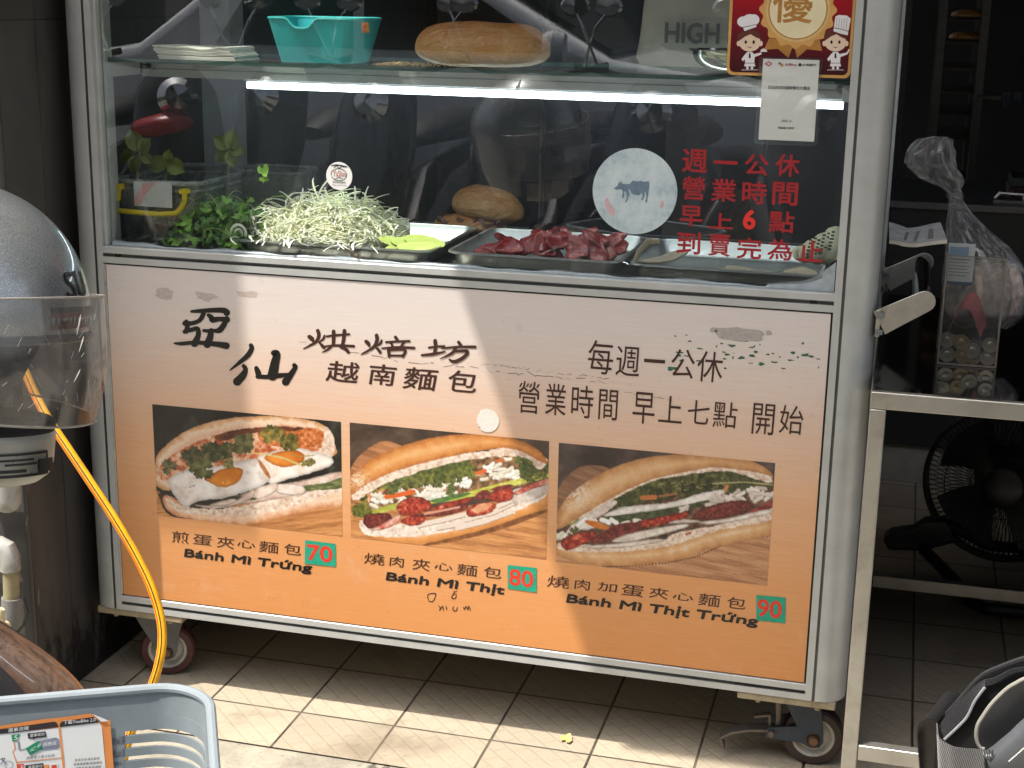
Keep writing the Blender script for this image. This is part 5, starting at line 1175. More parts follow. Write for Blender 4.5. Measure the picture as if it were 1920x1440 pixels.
tag(link("shredded_radish", m, [M["shred"], M["shred2"]], smooth=60), "mound of pale shredded vegetable in the left steel tray", None, kind="stuff")
# coriander heap
m = MB(); g = random.Random(21)
KX, KY, KRX, KRY, KH = 0.185, 0.15, 0.125, 0.10, 0.088
for i in range(560):
    a = g.uniform(0, 6.28); r = math.sqrt(g.random()); x = KX + KRX * r * math.cos(a); y = KY + KRY * r * math.sin(a) - 0.02
    h_ = KH * max(0, 1 - r * r) ** 0.7 * g.uniform(0.35, 1.0)
    if x < 0.10: h_ *= 0.55
    z = CT + 0.006 + h_
    leaf_at(m, (x, max(0.030, y), z), g.uniform(0.006, 0.013), (g.gauss(0, .6), g.gauss(-0.5, .5), 1), g.uniform(0, 6.28), 0 if g.random() < 0.42 else 1, g.uniform(0, 6), g.uniform(-.4, .5))
for i in range(70):
    x = KX + g.gauss(0, 0.06); y = max(0.04, KY + g.gauss(0, 0.05)); z = CT + 0.02 + g.uniform(0, 0.06); a = g.uniform(0, 6.28); L = g.uniform(.03, .08)
    pts = [Vector((x + L * t * math.cos(a), max(0.032, y + L * t * math.sin(a)), z + L * 0.5 * math.sin(t * 2.2) - 0.01)) for t in np.linspace(0, 1, 6)]
    m.tube(pts, 0.0009, 5, 2)
tag(link("coriander_heap", m, [M["leaf_green"], M["leaf_dark"], M["stem_green"]], smooth=0), "heap of fresh green coriander left of the shredded vegetable", None, kind="stuff")
# onion ring slice
m = MB(); c0 = at(447, 438, y=0.06); m.tube([c0 + Vector((0.013 * math.cos(t), 0.003 * math.cos(t), 0.016 * math.sin(t))) for t in np.linspace(0, 6.283, 25)[:-1]], 0.0025, 8, closed=True); m.tube([c0 + Vector((0.006 * math.cos(t), 0.002 * math.cos(t) + 0.001, 0.008 * math.sin(t))) for t in np.linspace(0, 6.283, 19)[:-1]], 0.002, 8, closed=True)
tag(link("onion_slice", m, M["shred2"]), "white onion ring slice leaning on the coriander", "onion slice")
# cucumber slices
M["cuke"] = mat("cucumber_flesh", C(206, 222, 116), 0.35, var=0.1, vs=60); M["cuke_skin"] = mat("cucumber_skin", C(44, 84, 40), 0.4)
def cuke_mesh():
    m = MB(); n = 22
    pts = [(0.037 * math.cos(t), 0.013 * math.sin(t)) for t in np.linspace(0, 6.283, n + 1)[:-1]]
    m.add([(a, b, 0.002) for a, b in pts] + [(a * 1.0, b, -0.001) for a, b in pts] + [(0, 0, 0.0028), (0, 0, -0.001)], [(i, (i + 1) % n, 2 * n) for i in range(n)] + [((i + 1) % n + n, i + n, 2 * n + 1) for i in range(n)] + [(i, i + n, (i + 1) % n + n, (i + 1) % n) for i in range(n)], [0] * n + [0] * n + [1] * n)
    return m
cu = link("cucumber_slice", cuke_mesh(), [M["cuke"], M["cuke_skin"]], smooth=30); tag(cu, "pale green cucumber slice at the right end of the shredded vegetable", "cucumber slice", "cucumber slices beside the shredded vegetable")
spots = [(0.535, 0.075, 0.012, 0.35), (0.56, 0.07, 0.017, 0.25), (0.548, 0.085, 0.024, 0.40), (0.572, 0.085, 0.028, 0.3), (0.556, 0.098, 0.033, 0.45), (0.58, 0.10, 0.036, 0.2), (0.53, 0.10, 0.030, 0.5)]
for i, (x, y, dz, a) in enumerate(spots):
    o = cu if i == 0 else dup(cu, (0, 0, 0))
    o.location = (x, y, CT + dz); o.rotation_euler = (R_(34 + 7 * (i % 3)), R_(-16 + 5 * i), a)
# roast pork pieces
M["pork_red"] = mat("roast_pork_red", C(132, 26, 32), 0.32, var=0.6, vs=70, bump=0.7, bs=60, bd=0.004); M["pork_pale"] = mat("roast_pork_cut", C(178, 96, 90), 0.36, var=0.3, vs=60, bump=0.3, bs=90, bd=0.002)
k = NT("roast_pork_slice_face"); p = k.obj()
c = k.ramp(k.noise(p, 75, 5, 0.6, 0.6), [(0.32, C(104, 22, 24)), (0.5, C(142, 42, 42)), (0.64, C(172, 78, 72)), (0.76, C(222, 172, 156))])
k.set("Base Color", c); k.set("Roughness", 0.24); k.bump(k.noise(k.mapping(p, (1, 3, 1)), 120, 4), 0.4, 0.0015); M["pork_cut"] = k.m
def pork_mesh(sx, sy, sz, seed):
    m = MB(); gj = random.Random(seed * 5 + 1); n = 22; s_ = seed * 1.7; rings = []
    rad = [1 + 0.16 * math.sin(3 * t + s_) + 0.08 * math.sin(7 * t + 2 * s_) + gj.uniform(-.05, .05) for t in np.arange(n) * 2 * math.pi / n]
    for fr, z in ((0.35, 1.05), (0.7, 1.0), (0.93, 0.9), (1.0, 0.45), (1.0, -0.45), (0.93, -0.9), (0.6, -1.0)):
        rings.append([(sx * fr * rad[q] * math.cos(2 * math.pi * q / n), sy * fr * rad[q] * math.sin(2 * math.pi * q / n), sz * z * (1 + gj.uniform(-.15, .15)) + 6.0 * (sx * fr * math.cos(2 * math.pi * q / n)) ** 2 * (1 if seed % 2 else -1)) for q in range(n)])
    vs = [p_ for r_ in rings for p_ in r_] + [(0, 0, sz * 1.05), (0, 0, -sz)]; fs = []; ms = []
    for r_ in range(6):
        for q in range(n): fs.append((r_ * n + q, r_ * n + (q + 1) % n, (r_ + 1) * n + (q + 1) % n, (r_ + 1) * n + q)); ms.append(0 if 2 <= r_ <= 4 else 1)
    for q in range(n): fs.append((q, (q + 1) % n, 7 * n)); ms.append(1); fs.append((6 * n + (q + 1) % n, 6 * n + q, 7 * n + 1)); ms.append(1)
    return m.add(vs, fs, ms)
g = random.Random(31); protos = []
for s_ in range(4):
    protos.append(pork_mesh(g.uniform(.026, .038), g.uniform(.015, .021), g.uniform(.0026, .0038), s_ + 1))
pieces = []
gp_ = random.Random(77)
for q in range(30):
    x = gp_.uniform(0.70, 0.925); y = gp_.uniform(0.094, 0.16); hgt_ = max(0, 1 - abs(x - 0.83) / 0.12) * 0.026
    pieces.append((x, y, 0.012 + hgt_ + gp_.uniform(0, 0.012) + 0.10 * (y - 0.07), gp_.uniform(-1.2, 1.2), gp_.uniform(-0.7, 0.8), q % 4))
first = {}
for i, (x, y, dz, rz, ry, s_) in enumerate(pieces):
    if s_ not in first:
        o = link("pork_slice", protos[s_], [M["pork_red"], M["pork_cut"]], smooth=50); tag(o, "red roast pork piece in the middle steel tray", "roast pork", "red roast pork pieces in the tray"); first[s_] = o
    else: o = dup(first[s_], (0, 0, 0))
    o.location = (x, y, CT + dz); o.rotation_euler = (0.55, ry, rz)
wedge = MB(); wedge.prism([(0.778, 0.095, CT + 0.025), (0.834, 0.095, CT + 0.020), (0.812, 0.10, CT + 0.05), (0.79, 0.105, CT + 0.069), (0.781, 0.10, CT + 0.062)], (0.004, 0.010, 0.0))
tag(link("pork_slice", wedge, M["pork_pale"], bevel=0.003), "pink upright wedge of roast pork on top of the red pile", "roast pork")
# pale pork slices
M["pale_pork"] = mat("pale_pork", C(206, 190, 162), 0.5, var=0.12, vs=50, bump=0.3, bs=60, bd=0.002)
def flat_slice(w_, d_, seed):
    m = MB(); n = 18; pts = []
    for q in range(n):
        a = 2 * math.pi * q / n; r = 1 + 0.12 * math.sin(3 * a + seed) + 0.06 * math.sin(7 * a + seed); pts.append((w_ * r * math.cos(a), d_ * r * math.sin(a), 0.004 * math.sin(a * 2 + seed)))
    m.prism(pts, (0, 0, 0.004)); return m
for i, (w_, d_, x, y, dz, ry, rz, lb) in enumerate([(0.05, 0.02, 1.005, 0.09, 0.028, -0.28, -0.35, "pale pork slice leaning on the left rim of the right tray"), (0.042, 0.022, 1.155, 0.075, 0.018, 0.05, 0.1, "widest pale pork slice lying in the right tray"), (0.036, 0.02, 1.235, 0.07, 0.020, -0.1, -0.1, "ragged pale pork slice nearest the right post"), (0.022, 0.010, 1.10, 0.075, 0.013, 0.0, 0.2, "smallest pale pork scrap in the right tray")]):
    o = link("pale_pork_slice", flat_slice(w_, d_, i * 2.1), M["pale_pork"], smooth=30, bevel=0.001); tag(o, lb, "sliced pork"); o.location = (x, y, CT + dz); o.rotation_euler = (0.2, ry, rz)
m = MB(); m.tube([(0.962, 0.06, CT + 0.026), (0.972, 0.065, CT + 0.05), (0.985, 0.07, CT + 0.066), (1.002, 0.07, CT + 0.068), (1.004, 0.066, CT + 0.064)], [0.003, 0.0045, 0.005, 0.0045, 0.003], 8, flat=0.5); tag(link("pale_pork_strip", m, M["pale_pork"]), "curled pale strip hooked over the rim of the right tray", "sliced pork")
m = MB(); m.lathe([(0, 0), (0.014, 0.001), (0.018, 0.004)], (0.965, 0.047, CT + 0.0265), n=20, sx=1.4, sy=0.8); m.tube([(0.978, 0.05, CT + 0.029), (1.10, 0.10, CT + 0.020)], 0.003, 8, flat=0.4); tag(link("serving_spoon", m, M["chrome"]), "steel spoon resting on the rim of the right tray", "spoon")
# filled roll behind the trays
sw = thing("sandwich_roll", "split bread roll with filling standing behind the steel trays", "sandwich", (0.585, 0.45, CT))
t_ = loaf_mesh(0.152, 0.052, 0.046, seed=3, power=2.2); t_.v = [(v[0] * 0.96 + 0.605 - 0.0 * v[2], v[1] + 0.42, v[2] * 1.0 + CT + 0.054 - 0.10 * v[0]) for v in t_.v]; link("top_bun", t_, M["crust"], sw, smooth=80)
b_ = loaf_mesh(0.150, 0.042, 0.030, seed=5, power=2.2); b_.v = [(v[0] + 0.575, v[1] + 0.405, v[2] * 0.8 + CT + 0.0215) for v in b_.v]; link("bottom_bun", b_, M["crust"], sw, smooth=80)
f_ = MB(); f_.grid(lambda u, v: (0.515 + 0.13 * u, 0.372 + 0.06 * v + 0.004 * math.sin(u * 30), CT + 0.036 + 0.006 * math.sin(u * 21 + v * 9)), 30, 8); link("filling", f_, mat("brown_filling", C(120, 80, 70), 0.6, var=0.3, vs=80), sw, solid=0.008)
# upturned bowl, pan at the back
bowl((0.765, 0.45, CT + 0.052), 0.085, 0.050, "steel_bowl", "upturned steel bowl behind the tray of red pork", True)
# clear tub with yellow handles
tub = thing("clear_tub", "clear plastic tub with yellow handle at the left end of the counter", "plastic tub", (0.08, 0.2, CT))
M["clear_tub"] = clear_mat("cloudy_tub", (0.78, 0.80, 0.78, 1), 0.55, gain=1.5, haze_col=(0.72, 0.74, 0.70, 1), hs=14)
TX0, TX1, TY0, TY1, TZ = -0.018, 0.155, 0.075, 0.36, 0.118
def tub_fn(u, v):
    a = u * 2 * math.pi; e = 2 / 7.0; ct, st = math.cos(a), math.sin(a); sx = abs(ct) ** e * math.copysign(1, ct); sy = abs(st) ** e * math.copysign(1, st); f = 0.93 + 0.07 * v
    return Vector(((TX0 + TX1) / 2 + sx * (TX1 - TX0) / 2 * f, (TY0 + TY1) / 2 + sy * (TY1 - TY0) / 2 * f, CT + 0.002 + TZ * v))
m = MB(); m.grid(tub_fn, 80, 8, cu=True); link("tub_wall", m, M["clear_tub"], tub, smooth=50)
m = MB(); m.tube([tub_fn(i / 80, 1.0) for i in range(80)], 0.0045, 8, closed=True); m.tube([tub_fn(i / 80, 0.88) for i in range(80)], 0.0025, 6, closed=True); link("tub_rim", m, clear_mat("cloudy_rim", (0.75, 0.77, 0.76, 1), 0.8, gain=1.5, haze_col=(0.78, 0.80, 0.78, 1)), tub)
M["yellow"] = mat("yellow_plastic", C(232, 204, 40), 0.35, var=0.06)
hz = [at(x, y, y=0.066) for x, y in ((222, 352), (222, 372), (211, 388), (214, 394), (245, 397), (298, 402), (330, 400), (340, 390), (346, 376), (346, 360))]
m = MB(); m.tube(hz, 0.0048, 10); m.box(hz[0].x - 0.007, hz[0].x + 0.007, 0.060, 0.076, hz[0].z - 0.003, hz[0].z + 0.007); m.box(hz[-1].x - 0.008, hz[-1].x + 0.006, 0.060, 0.076, hz[-1].z - 0.003, hz[-1].z + 0.005); link("tub_handle", m, M["yellow"], tub)
q = [at(x, y, y=0.0700) for x, y in ((250, 340), (318, 341), (322, 346), (323, 390), (252, 386))]
m = MB(); m.prism(q, (0, 0.0006, 0)); pk = [at(x, y, y=0.0693) for x, y in ((252, 384), (252, 372), (268, 344), (292, 342), (270, 368), (262, 385))]; m.poly(pk, 1); link("paper_label", m, [mat("label_grey", C(206, 208, 206), 0.6), mat("label_pink", C(220, 168, 166), 0.6)], tub, smooth=0)
m = MB()
def pk_fn(u, v):
    a = u * 2 * math.pi; r = math.sin(math.pi * v) ** 0.4; return ((TX0 + TX1) / 2 + 0.074 * r * math.cos(a) * (1 + 0.08 * math.sin(5 * a + 6 * v)), 0.21 + 0.125 * r * math.sin(a), CT + 0.003 + 0.058 * v + 0.006 * math.sin(4 * a + 9 * v) * r)
m.grid(pk_fn, 40, 14, cu=True)
link("pickled_filling", m, mat("pickle_mix", C(150, 106, 62), 0.35, var=0.45, vs=30, bump=0.5, bs=40, bd=0.004, dirt=(C(176, 66, 40), 0.7), ds=22), tub, smooth=60)
# basil sprigs standing in the tub
M["basil"] = mat("basil_leaf", C(116, 126, 40), 0.45, var=0.35, vs=40)
def sprig(px, py, y, spread, lb, hang=0.09):
    r0 = at(px, py, y=y); em = thing("herb_sprig", lb, "herb", (r0.x, r0.y, r0.z - hang), "basil sprigs in the clear tub")
    m = MB(); m.tube([r0 - Vector((0.012, 0, hang)), r0 - Vector((0.006, 0, hang * .4)), r0], 0.0017, 6); link("stem", m, M["stem_green"], em)
    for (dx, dz, L, ang, tilt) in spread:
        m = MB(); c0 = r0 + Vector((0.25 * dx, 0.0, 0.25 * dz)); d = Vector((math.cos(ang), tilt, math.sin(ang))).normalized(); s_ = d.cross(Vector((0.2, -1, 0.3))).normalized(); up = s_.cross(d)
        def lf(u, v, c0=c0, d=d, s_=s_, up=up, L=L):
            w_ = L * 0.40 * math.sin(math.pi * min(1, u * 0.97 + 0.02)) ** 0.75; q = (v - 0.5) * 2
            return c0 + d * (L * u) + s_ * (w_ * q) + up * (0.16 * L * abs(q) ** 1.3 - 0.25 * L * u * u + 0.02 * L * math.sin(u * 22) * abs(q))
        m.grid(lf, 10, 7); link("leaf", m, M["basil"], em, smooth=60)
    return em
sprig(262, 285, 0.12, [(0, 0.01, 0.042, 1.9, -.3), (0.01, 0, 0.034, 0.9, -.2), (-0.01, -0.02, 0.036, 3.3, -.3), (0.0, -0.03, 0.034, 4.2, -.3), (0.02, -0.02, 0.026, -0.5, -.3)], "basil sprig with a yellowing leaf nearest the cart's left post")
sprig(316, 305, 0.14, [(0, 0, 0.042, 3.3, -.4), (0, 0, 0.040, -0.35, -.3), (0, 0, 0.026, 1.4, -.3)], "low basil sprig with two broad leaves over the tub rim", 0.06)
sprig(432, 280, 0.22, [(0, 0.01, 0.040, 1.2, -.3), (0, 0.01, 0.036, 2.5, -.3), (0, 0, 0.036, 3.8, -.3), (0, 0, 0.034, 5.0, -.3), (0, 0, 0.032, 0.0, -.2)], "tall basil sprig standing above the coriander heap", 0.10)
# second clear container behind the coriander
m = MB(); cx, cy = 0.205, 0.31
m.grid(lambda u, v: (cx + (0.062 + 0.012 * v) * math.copysign(abs(math.cos(6.2832 * u)) ** .5, math.cos(6.2832 * u)), cy + (0.05 + 0.01 * v) * math.copysign(abs(math.sin(6.2832 * u)) ** .5, math.sin(6.2832 * u)), CT + 0.002 + 0.125 * v), 60, 6, cu=True)
m.tube([(cx + 0.0745 * math.copysign(abs(math.cos(t)) ** .5, math.cos(t)), cy + 0.0605 * math.copysign(abs(math.sin(t)) ** .5, math.sin(t)), CT + 0.125) for t in np.linspace(0, 6.2832, 61)[:-1]], 0.003, 6, closed=True)
tag(link("clear_container", m, M["clear_tub"], smooth=50), "cloudy plastic container behind the coriander heap", "plastic tub")
# sauce bag with printing, right end
sb = thing("sauce_bag", "pale yellow triangular sauce bag with green print beside the right post", "sauce bag", (1.25, 0.2, CT + 0.03))
m = MB(); A0 = at(1492, 478, y=0.15); B0 = at(1572, 428, y=0.19); C0 = at(1580, 492, y=0.15)
cen = (A0 + B0 + C0) / 3
def bagf(u, v):
    p_ = A0 * (1 - u) + (B0 * (1 - v) + C0 * v) * u; bul = math.sin(math.pi * v) * math.sin(math.pi * min(1, u * 0.9 + 0.05)); return p_ + Vector((0, -0.022 * bul + 0.002 * math.sin(u * 19 + v * 13), 0.002 * math.sin(u * 23)))
m.grid(bagf, 20, 14); link("bag_body", m, mat("pale_yellow_film", C(226, 222, 186), 0.35, var=0.1, vs=30), sb, solid=0.01, smooth=60, off=1.0)
m = MB(); g = random.Random(77)
for i in range(6):
    for j_ in range(6):
        if g.random() < 0.15: continue
        c0 = at(1520 + 8.5 * j_ - 1.5 * i, 450 + 6.5 * i - 3 * j_, y=0.126 - 0.0 * i); wd = g.uniform(0.0018, 0.0034)
        m.box(c0.x - wd, c0.x + wd, c0.y, c0.y + 0.0003, c0.z - 0.0016, c0.z + 0.0016)
link("bag_lettering", m, mat("green_print", C(60, 84, 62), 0.6), sb, smooth=0)
# ================================================================== left foreground
# ---- drain pipes on the pillar's street face
M["pvc"] = mat("weathered_pvc", C(166, 165, 159), 0.45, var=0.1, vs=40, dirt=(C(90, 84, 74), 0.8), ds=30)
M["pvc_grey"] = mat("grey_pipe_fitting", C(120, 120, 116), 0.6, dirt=(C(70, 66, 62), 0.6), ds=30); M["pvc_old"] = mat("stained_pipe", C(150, 140, 108), 0.7, dirt=(C(84, 72, 50), 0.7), ds=40)
M["cream_plastic"] = mat("cream_valve_plastic", C(206, 190, 156), 0.5, dirt=(C(130, 112, 84), 0.5), ds=60)
def dp(x, y, d=-0.20): return at(x, y, y=d)
pipe = thing("drain_pipe", "white plastic elbow pipe ending below the helmet on the dark pillar", "pipe", dp(5, 930))
m = MB(); m.tube([dp(-60, 905), dp(-14, 905), dp(2, 908), dp(10, 918), dp(13, 938)], 0.0225, 18); link("pipe_run", m, M["pvc"], pipe)
m = MB(); c0 = dp(13, 932); m.lathe([(0.0235, 0.045), (0.0245, 0.0), (0.0235, -0.012), (0.018, -0.022), (0.009, -0.027), (0, -0.0285)], c0, n=28); link("end_cap", m, M["pvc"], pipe)
pipe2 = thing("water_pipe", "grey water pipe with elbow and cream valve low on the pillar", "pipe", dp(20, 1230))
m = MB(); m.tube([dp(-70, 1030), dp(-20, 1026), dp(0, 1024), dp(12, 1030), dp(18, 1044), dp(20, 1068)], 0.0185, 18); link("elbow", m, M["pvc"], pipe2)
m = MB(); m.tube([dp(20, 1062), dp(22, 1126)], 0.0145, 16); link("pipe_run", m, M["pvc_old"], pipe2)
m = MB(); m.tube([dp(22, 1120), dp(24, 1160), dp(27, 1200), dp(29, 1262)], [0.0185, 0.021, 0.019, 0.0165], 16); link("valve_body", m, M["pvc_grey"], pipe2)
m = MB(); v0 = dp(6, 1178, -0.235); m.lathe([(0, -0.01), (0.011, -0.01), (0.011, 0.01), (0, 0.012)], v0, (0.2, -1, 0), 20); m.tube([v0 + Vector((0, -0.004, -0.02)), v0, v0 + Vector((-0.001, -0.006, 0.024)), v0 + Vector((0.006, -0.008, 0.042))], [0.008, 0.009, 0.008, 0.006], 10, flat=0.6); link("valve_lever", m, M["cream_plastic"], pipe2)
m = MB(); m.tube([dp(44, 1120, -.22), dp(52, 1148, -.225), dp(44, 1172, -.225), dp(20, 1200, -.226), dp(0, 1215, -.226)], 0.003, 8); link("black_cable", m, M["black"], pipe2)

# ---- helmet: a local frame (u right, v up, w to the street) around its centre
HD = 1.457; HP = 0.13 / 247.0
def hframe():
    U = Vector(ROT[0]); V = Vector(-ROT[1]); W = Vector(-ROT[2]); c = atd(-90, 580, HD); return c, U, V, W
hc, hU, hV, hW = hframe()
hl = thing("motorcycle_helmet", "silver motorcycle helmet with clear visor hanging in the left foreground", "helmet", hc - Vector((0, 0, 0.17)))
TILT = R_(4.4)
def hp3(r, th, v):     # cylinder coordinates in image pixels: th = 0 points right along the picture, v up
    a, b = r * math.cos(th), r * math.sin(th)     # b > 0 toward the street
    vv = v * math.cos(TILT) - b * math.sin(TILT); ww = b * math.cos(TILT) + v * math.sin(TILT)
    return hc + hU * (a * HP) + hV * (vv * HP) + hW * (ww * HP)
k = NT("silver_helmet_paint"); p = k.obj()
c = k.ramp(k.noise(p, 16, 8, 0.7), [(0.3, C(122, 126, 128)), (0.7, C(148, 152, 153))]); fl2 = k.ramp(k.noise(p, 900, 2, 0.5), [(0.45, 0.0), (0.75, 0.7)]); c = k.mix(fl2, c, C(206, 210, 210))
du = k.ramp(k.noise(p, 24, 8, 0.75), [(0.48, 0.0), (0.72, 0.5)]); c = k.mix(du, c, C(172, 168, 158))
k.set("Base Color", c); k.set("Metallic", 0.6); k.set("Roughness", 0.33); k.set("Coat Weight", 0.9); k.set("Coat Roughness", 0.05); M["silver"] = k.m
def brim(th):
    a = abs(th); return -48 if a < 1.15 else -48 - 282 * min(1, (a - 1.15) / 0.35) ** 0.8
m = MB(); NU, NV = 96, 40
def shell(u, v):
    th = (u - 0.5) * 2 * math.pi; vb = brim(th); ph0 = math.asin(max(-1, min(1, vb / 243))) if vb > -243 else None
    t = v
    if vb > -200:
        ph = ph0 + (math.pi / 2 - ph0) * t; r = 250 * math.cos(ph); vv = 243 * math.sin(ph)
    else:
        s_ = -330 + (330 + 243) * t
        if s_ >= 0: r = 250 * math.sqrt(max(0, 1 - (s_ / 243) ** 2)); vv = s_
        else: r = 250 - 0.0006 * s_ * s_; vv = s_
    back = 1 + 0.12 * (0.5 - 0.5 * math.cos(th)) ** 2.5 * (1 - abs(vv) / 700)
    return hp3(r * back, th, vv)
m.grid(shell, NU, NV, cu=True); link("shell", m, M["silver"], hl, smooth=50)
m = MB(); ths = np.linspace(-1.2, 1.2, 40); m.tube([hp3(246, t, -52) for t in ths], 0.0045, 8); link("rubber_trim", m, M["black"], hl)
m = MB(); m.grid(lambda u, v: hp3(247.5 - 6 * v, -1.15 + 2.3 * u, -14 - 36 * v), 40, 4); link("brow_band", m, mat("grey_brow_band", C(120, 118, 112), 0.5, var=0.2), hl, solid=0.002)
m = MB(); m.grid(lambda u, v: hp3(249.5 - 3 * v, -0.5 + 0.98 * u, 6 - 40 * v), 20, 5); m.m = [0 if (i // 19) % 2 == 0 else 1 for i in range(len(m.f))]; link("brow_decal", m, [M["black"], mat("decal_red_brown", C(96, 56, 50), 0.5)], hl, solid=0.0008, off=1)
# SU lettering wrapped on the forehead
m = MB()
def wrap(s, th0, th1, v0, v1, mi=0):
    vs, f, _ = glyphs(s, 0.0, 0.0)
    out = []
    for a, b in vs:
        v = v0 + (v1 - v0) * b; th = th0 + (th1 - th0) * a; ph = math.asin(v / 243); out.append(hp3(251.2 * math.cos(ph), th, 244.2 * math.sin(ph)))
    for q in range(3):
        o2 = [p_ + hU * (0.0010 * (q - 1)) + hW * (1.5e-5 * q) for p_ in out]; m.add(o2, f, mi)
wrap("S", 0.30, 0.16, 22, 70) ; wrap("U", 0.13, -0.02, 24, 72)
link("helmet_lettering", m, M["ink"], hl, smooth=0)
# dark lining inside the eye port
m = MB(); m.grid(lambda u, v: hp3(225, -1.5 + 3.0 * u, -52 + 60 * v), 30, 6); m.grid(lambda u, v: hp3(205 * (1 - 0 * v), 1.25 + 3.78 * u, -320 + 300 * v), 30, 8); link("lining", m, mat("black_lining", C(26, 25, 27), 0.95), hl, solid=0.006)
# visor
M["visor"] = clear_mat("scratched_visor", (0.88, 0.87, 0.86, 1), 0.15, gain=1.6, rough=0.08, haze_col=(0.74, 0.73, 0.71, 1), hs=45, nscale=(1, 1, 0.5))
def visor(u, v):
    th = (u - 0.5) * 2 * 1.5; top = 24 + 0.0; bot = -215 + 34 * (1 - math.cos(th)) * 1.3
    vv = top + (bot - top) * v; vv2 = vv
    r = 276 + 5 * math.sin(math.pi * min(1, v * 1.1)) - 20 * max(0, (v - 0.45) / 0.55) ** 2.2
    return hp3(r, th, vv2)
m = MB(); m.grid(visor, 90, 26); link("visor", m, M["visor"], hl, smooth=60, solid=0.002)
m = MB(); m.tube([visor(u, 0.0) for u in np.linspace(0, 1, 80)], 0.0011, 6); m.tube([visor(u, 1.0) for u in np.linspace(0, 1, 80)], 0.0011, 6); link("visor_rim", m, mat("visor_edge", C(150, 144, 136), 0.3), hl)
g = random.Random(14); M['scr'] = mat("scratch_white", C(206, 202, 194), 0.6)
for _ in range(34):
    u = g.uniform(0.50, 0.86); v = g.uniform(0.05, 0.9); du, dv = g.choice([(0.02, 0.14), (-0.015, 0.10), (0.03, 0.09)]); L = g.uniform(0.1, 0.75)
    m = MB(); m.tube([visor(u + du * L * t, min(0.97, v + dv * L * t)) + hW * 0.0008 for t in np.linspace(0, 1, 5)], g.uniform(0.00008, 0.00022), 4); link("visor_scratch", m, M["scr"], hl)
for (u, v, L) in ((0.60, 0.13, 0.16), (0.595, 0.30, 0.12), (0.61, 0.55, 0.1)): m = MB(); m.tube([visor(u + 0.02 * t, v + L * t) + hW * 0.0008 for t in np.linspace(0, 1, 5)], [0.0001, 0.0007, 0.0006, 0.0004, 0.0001], 5); link("visor_scratch", m, M["scr"], hl)
# chin bar
def chin(r0, v0, r1, v1, u, v, e=0.0): 
    th = -1.7 + 3.4 * u; return hp3(r0 + (r1 - r0) * v, th, v0 + (v1 - v0) * v)
M["helmet_grey"] = mat("matte_silver_plastic", C(160, 160, 154), 0.4, 0.3, var=0.05)
m = MB(); prof = [(150, -222), (178, -226), (183, -240), (181, -262), (178, -290), (170, -312), (150, -326), (128, -328)]
def chf(u, v):
    t = v * (len(prof) - 1); i = min(int(t), len(prof) - 2); f_ = t - i; r = prof[i][0] * (1 - f_) + prof[i + 1][0] * f_; vv = prof[i][1] * (1 - f_) + prof[i + 1][1] * f_
    th = -1.75 + 3.5 * u; w_ = 1 - 0.04 * abs(th); return hp3(r * w_ if True else r, th, vv + 12 * (1 - math.cos(th)))
m.grid(chf, 60, 30); link("chin_bar", m, M["helmet_grey"], hl, smooth=50)
m = MB(); m.tube([hp3(168 * (1 - 0.04 * abs(t)), t, -222 + 12 * (1 - math.cos(t))) for t in np.linspace(-1.75, 1.75, 60)], 0.0085, 10); link("chin_padding", m, mat("black_foam", C(24, 24, 28), 0.95), hl)
m = MB(); m.grid(lambda u, v: hp3(152 - 20 * v, -1.75 + 3.5 * u, -226 - 60 * v + 12 * (1 - math.cos(-1.75 + 3.5 * u))), 40, 6); link("chin_lining", m, M["black"], hl, solid=0.003)
vent = MB()
def vb(th0, th1, v0, v1, r, mi): 
    vent.grid(lambda u, v: hp3((r + 0.0) * (1 - 0.04 * abs(th0 + (th1 - th0) * u)), th0 + (th1 - th0) * u, v0 + (v1 - v0) * v + 12 * (1 - math.cos(th0 + (th1 - th0) * u))), 10, 4, mi)
vb(0.98, 0.15, -262, -306, 183, 0); vb(0.94, 0.20, -266, -300, 184.5, 1); vb(0.80, 0.40, -272, -276, 186, 0); vb(0.74, 0.36, -280, -284, 186, 0); vb(0.86, 0.50, -291, -297, 186, 0); vb(0.34, 0.10, -276, -300, 188, 0)
link("chin_vent", vent, [M["black"], mat("vent_metal", C(150, 148, 140), 0.3, 0.6)], hl, solid=0.001, off=1)

# ---- yellow hose
hose_px = [(20, 640), (44, 690), (66, 740), (92, 788), (128, 842), (170, 905), (214, 972), (254, 1040), (284, 1102), (301, 1160), (304, 1205), (297, 1248), (283, 1290), (262, 1335), (240, 1390), (226, 1450)]
hp_ = [at(x, y, y=-0.58 - 0.012 * i) for i, (x, y) in enumerate(hose_px)]
sp_ = []
for i in range(len(hp_) - 1):
    p0, p1, p2, p3 = hp_[max(i - 1, 0)], hp_[i], hp_[i + 1], hp_[min(i + 2, len(hp_) - 1)]
    for u in np.arange(6) / 6: sp_.append(0.5 * ((2 * p1) + (p2 - p0) * u + (2 * p0 - 5 * p1 + 4 * p2 - p3) * u * u + (3 * p1 - p0 - 3 * p2 + p3) * u ** 3))
e_ = sp_[-1]; sp_ += [e_ + Vector((-0.02, -0.02, -0.1)), Vector((e_.x - 0.03, e_.y - 0.03, 0.03)), Vector((e_.x - 0.02, e_.y - 0.1, 0.008)), Vector((e_.x + 0.1, e_.y - 0.3, 0.008))]
m = MB(); mis = [0] * 40
mis[0] = 1; mis[1] = 1; mis[4] = 2; mis[5] = 2; mis[6] = 2
view = (Vector(CAM) - sp_[30]).normalized()
m.tube(sp_, 0.0062, 40, 0, up=view, mis=mis)
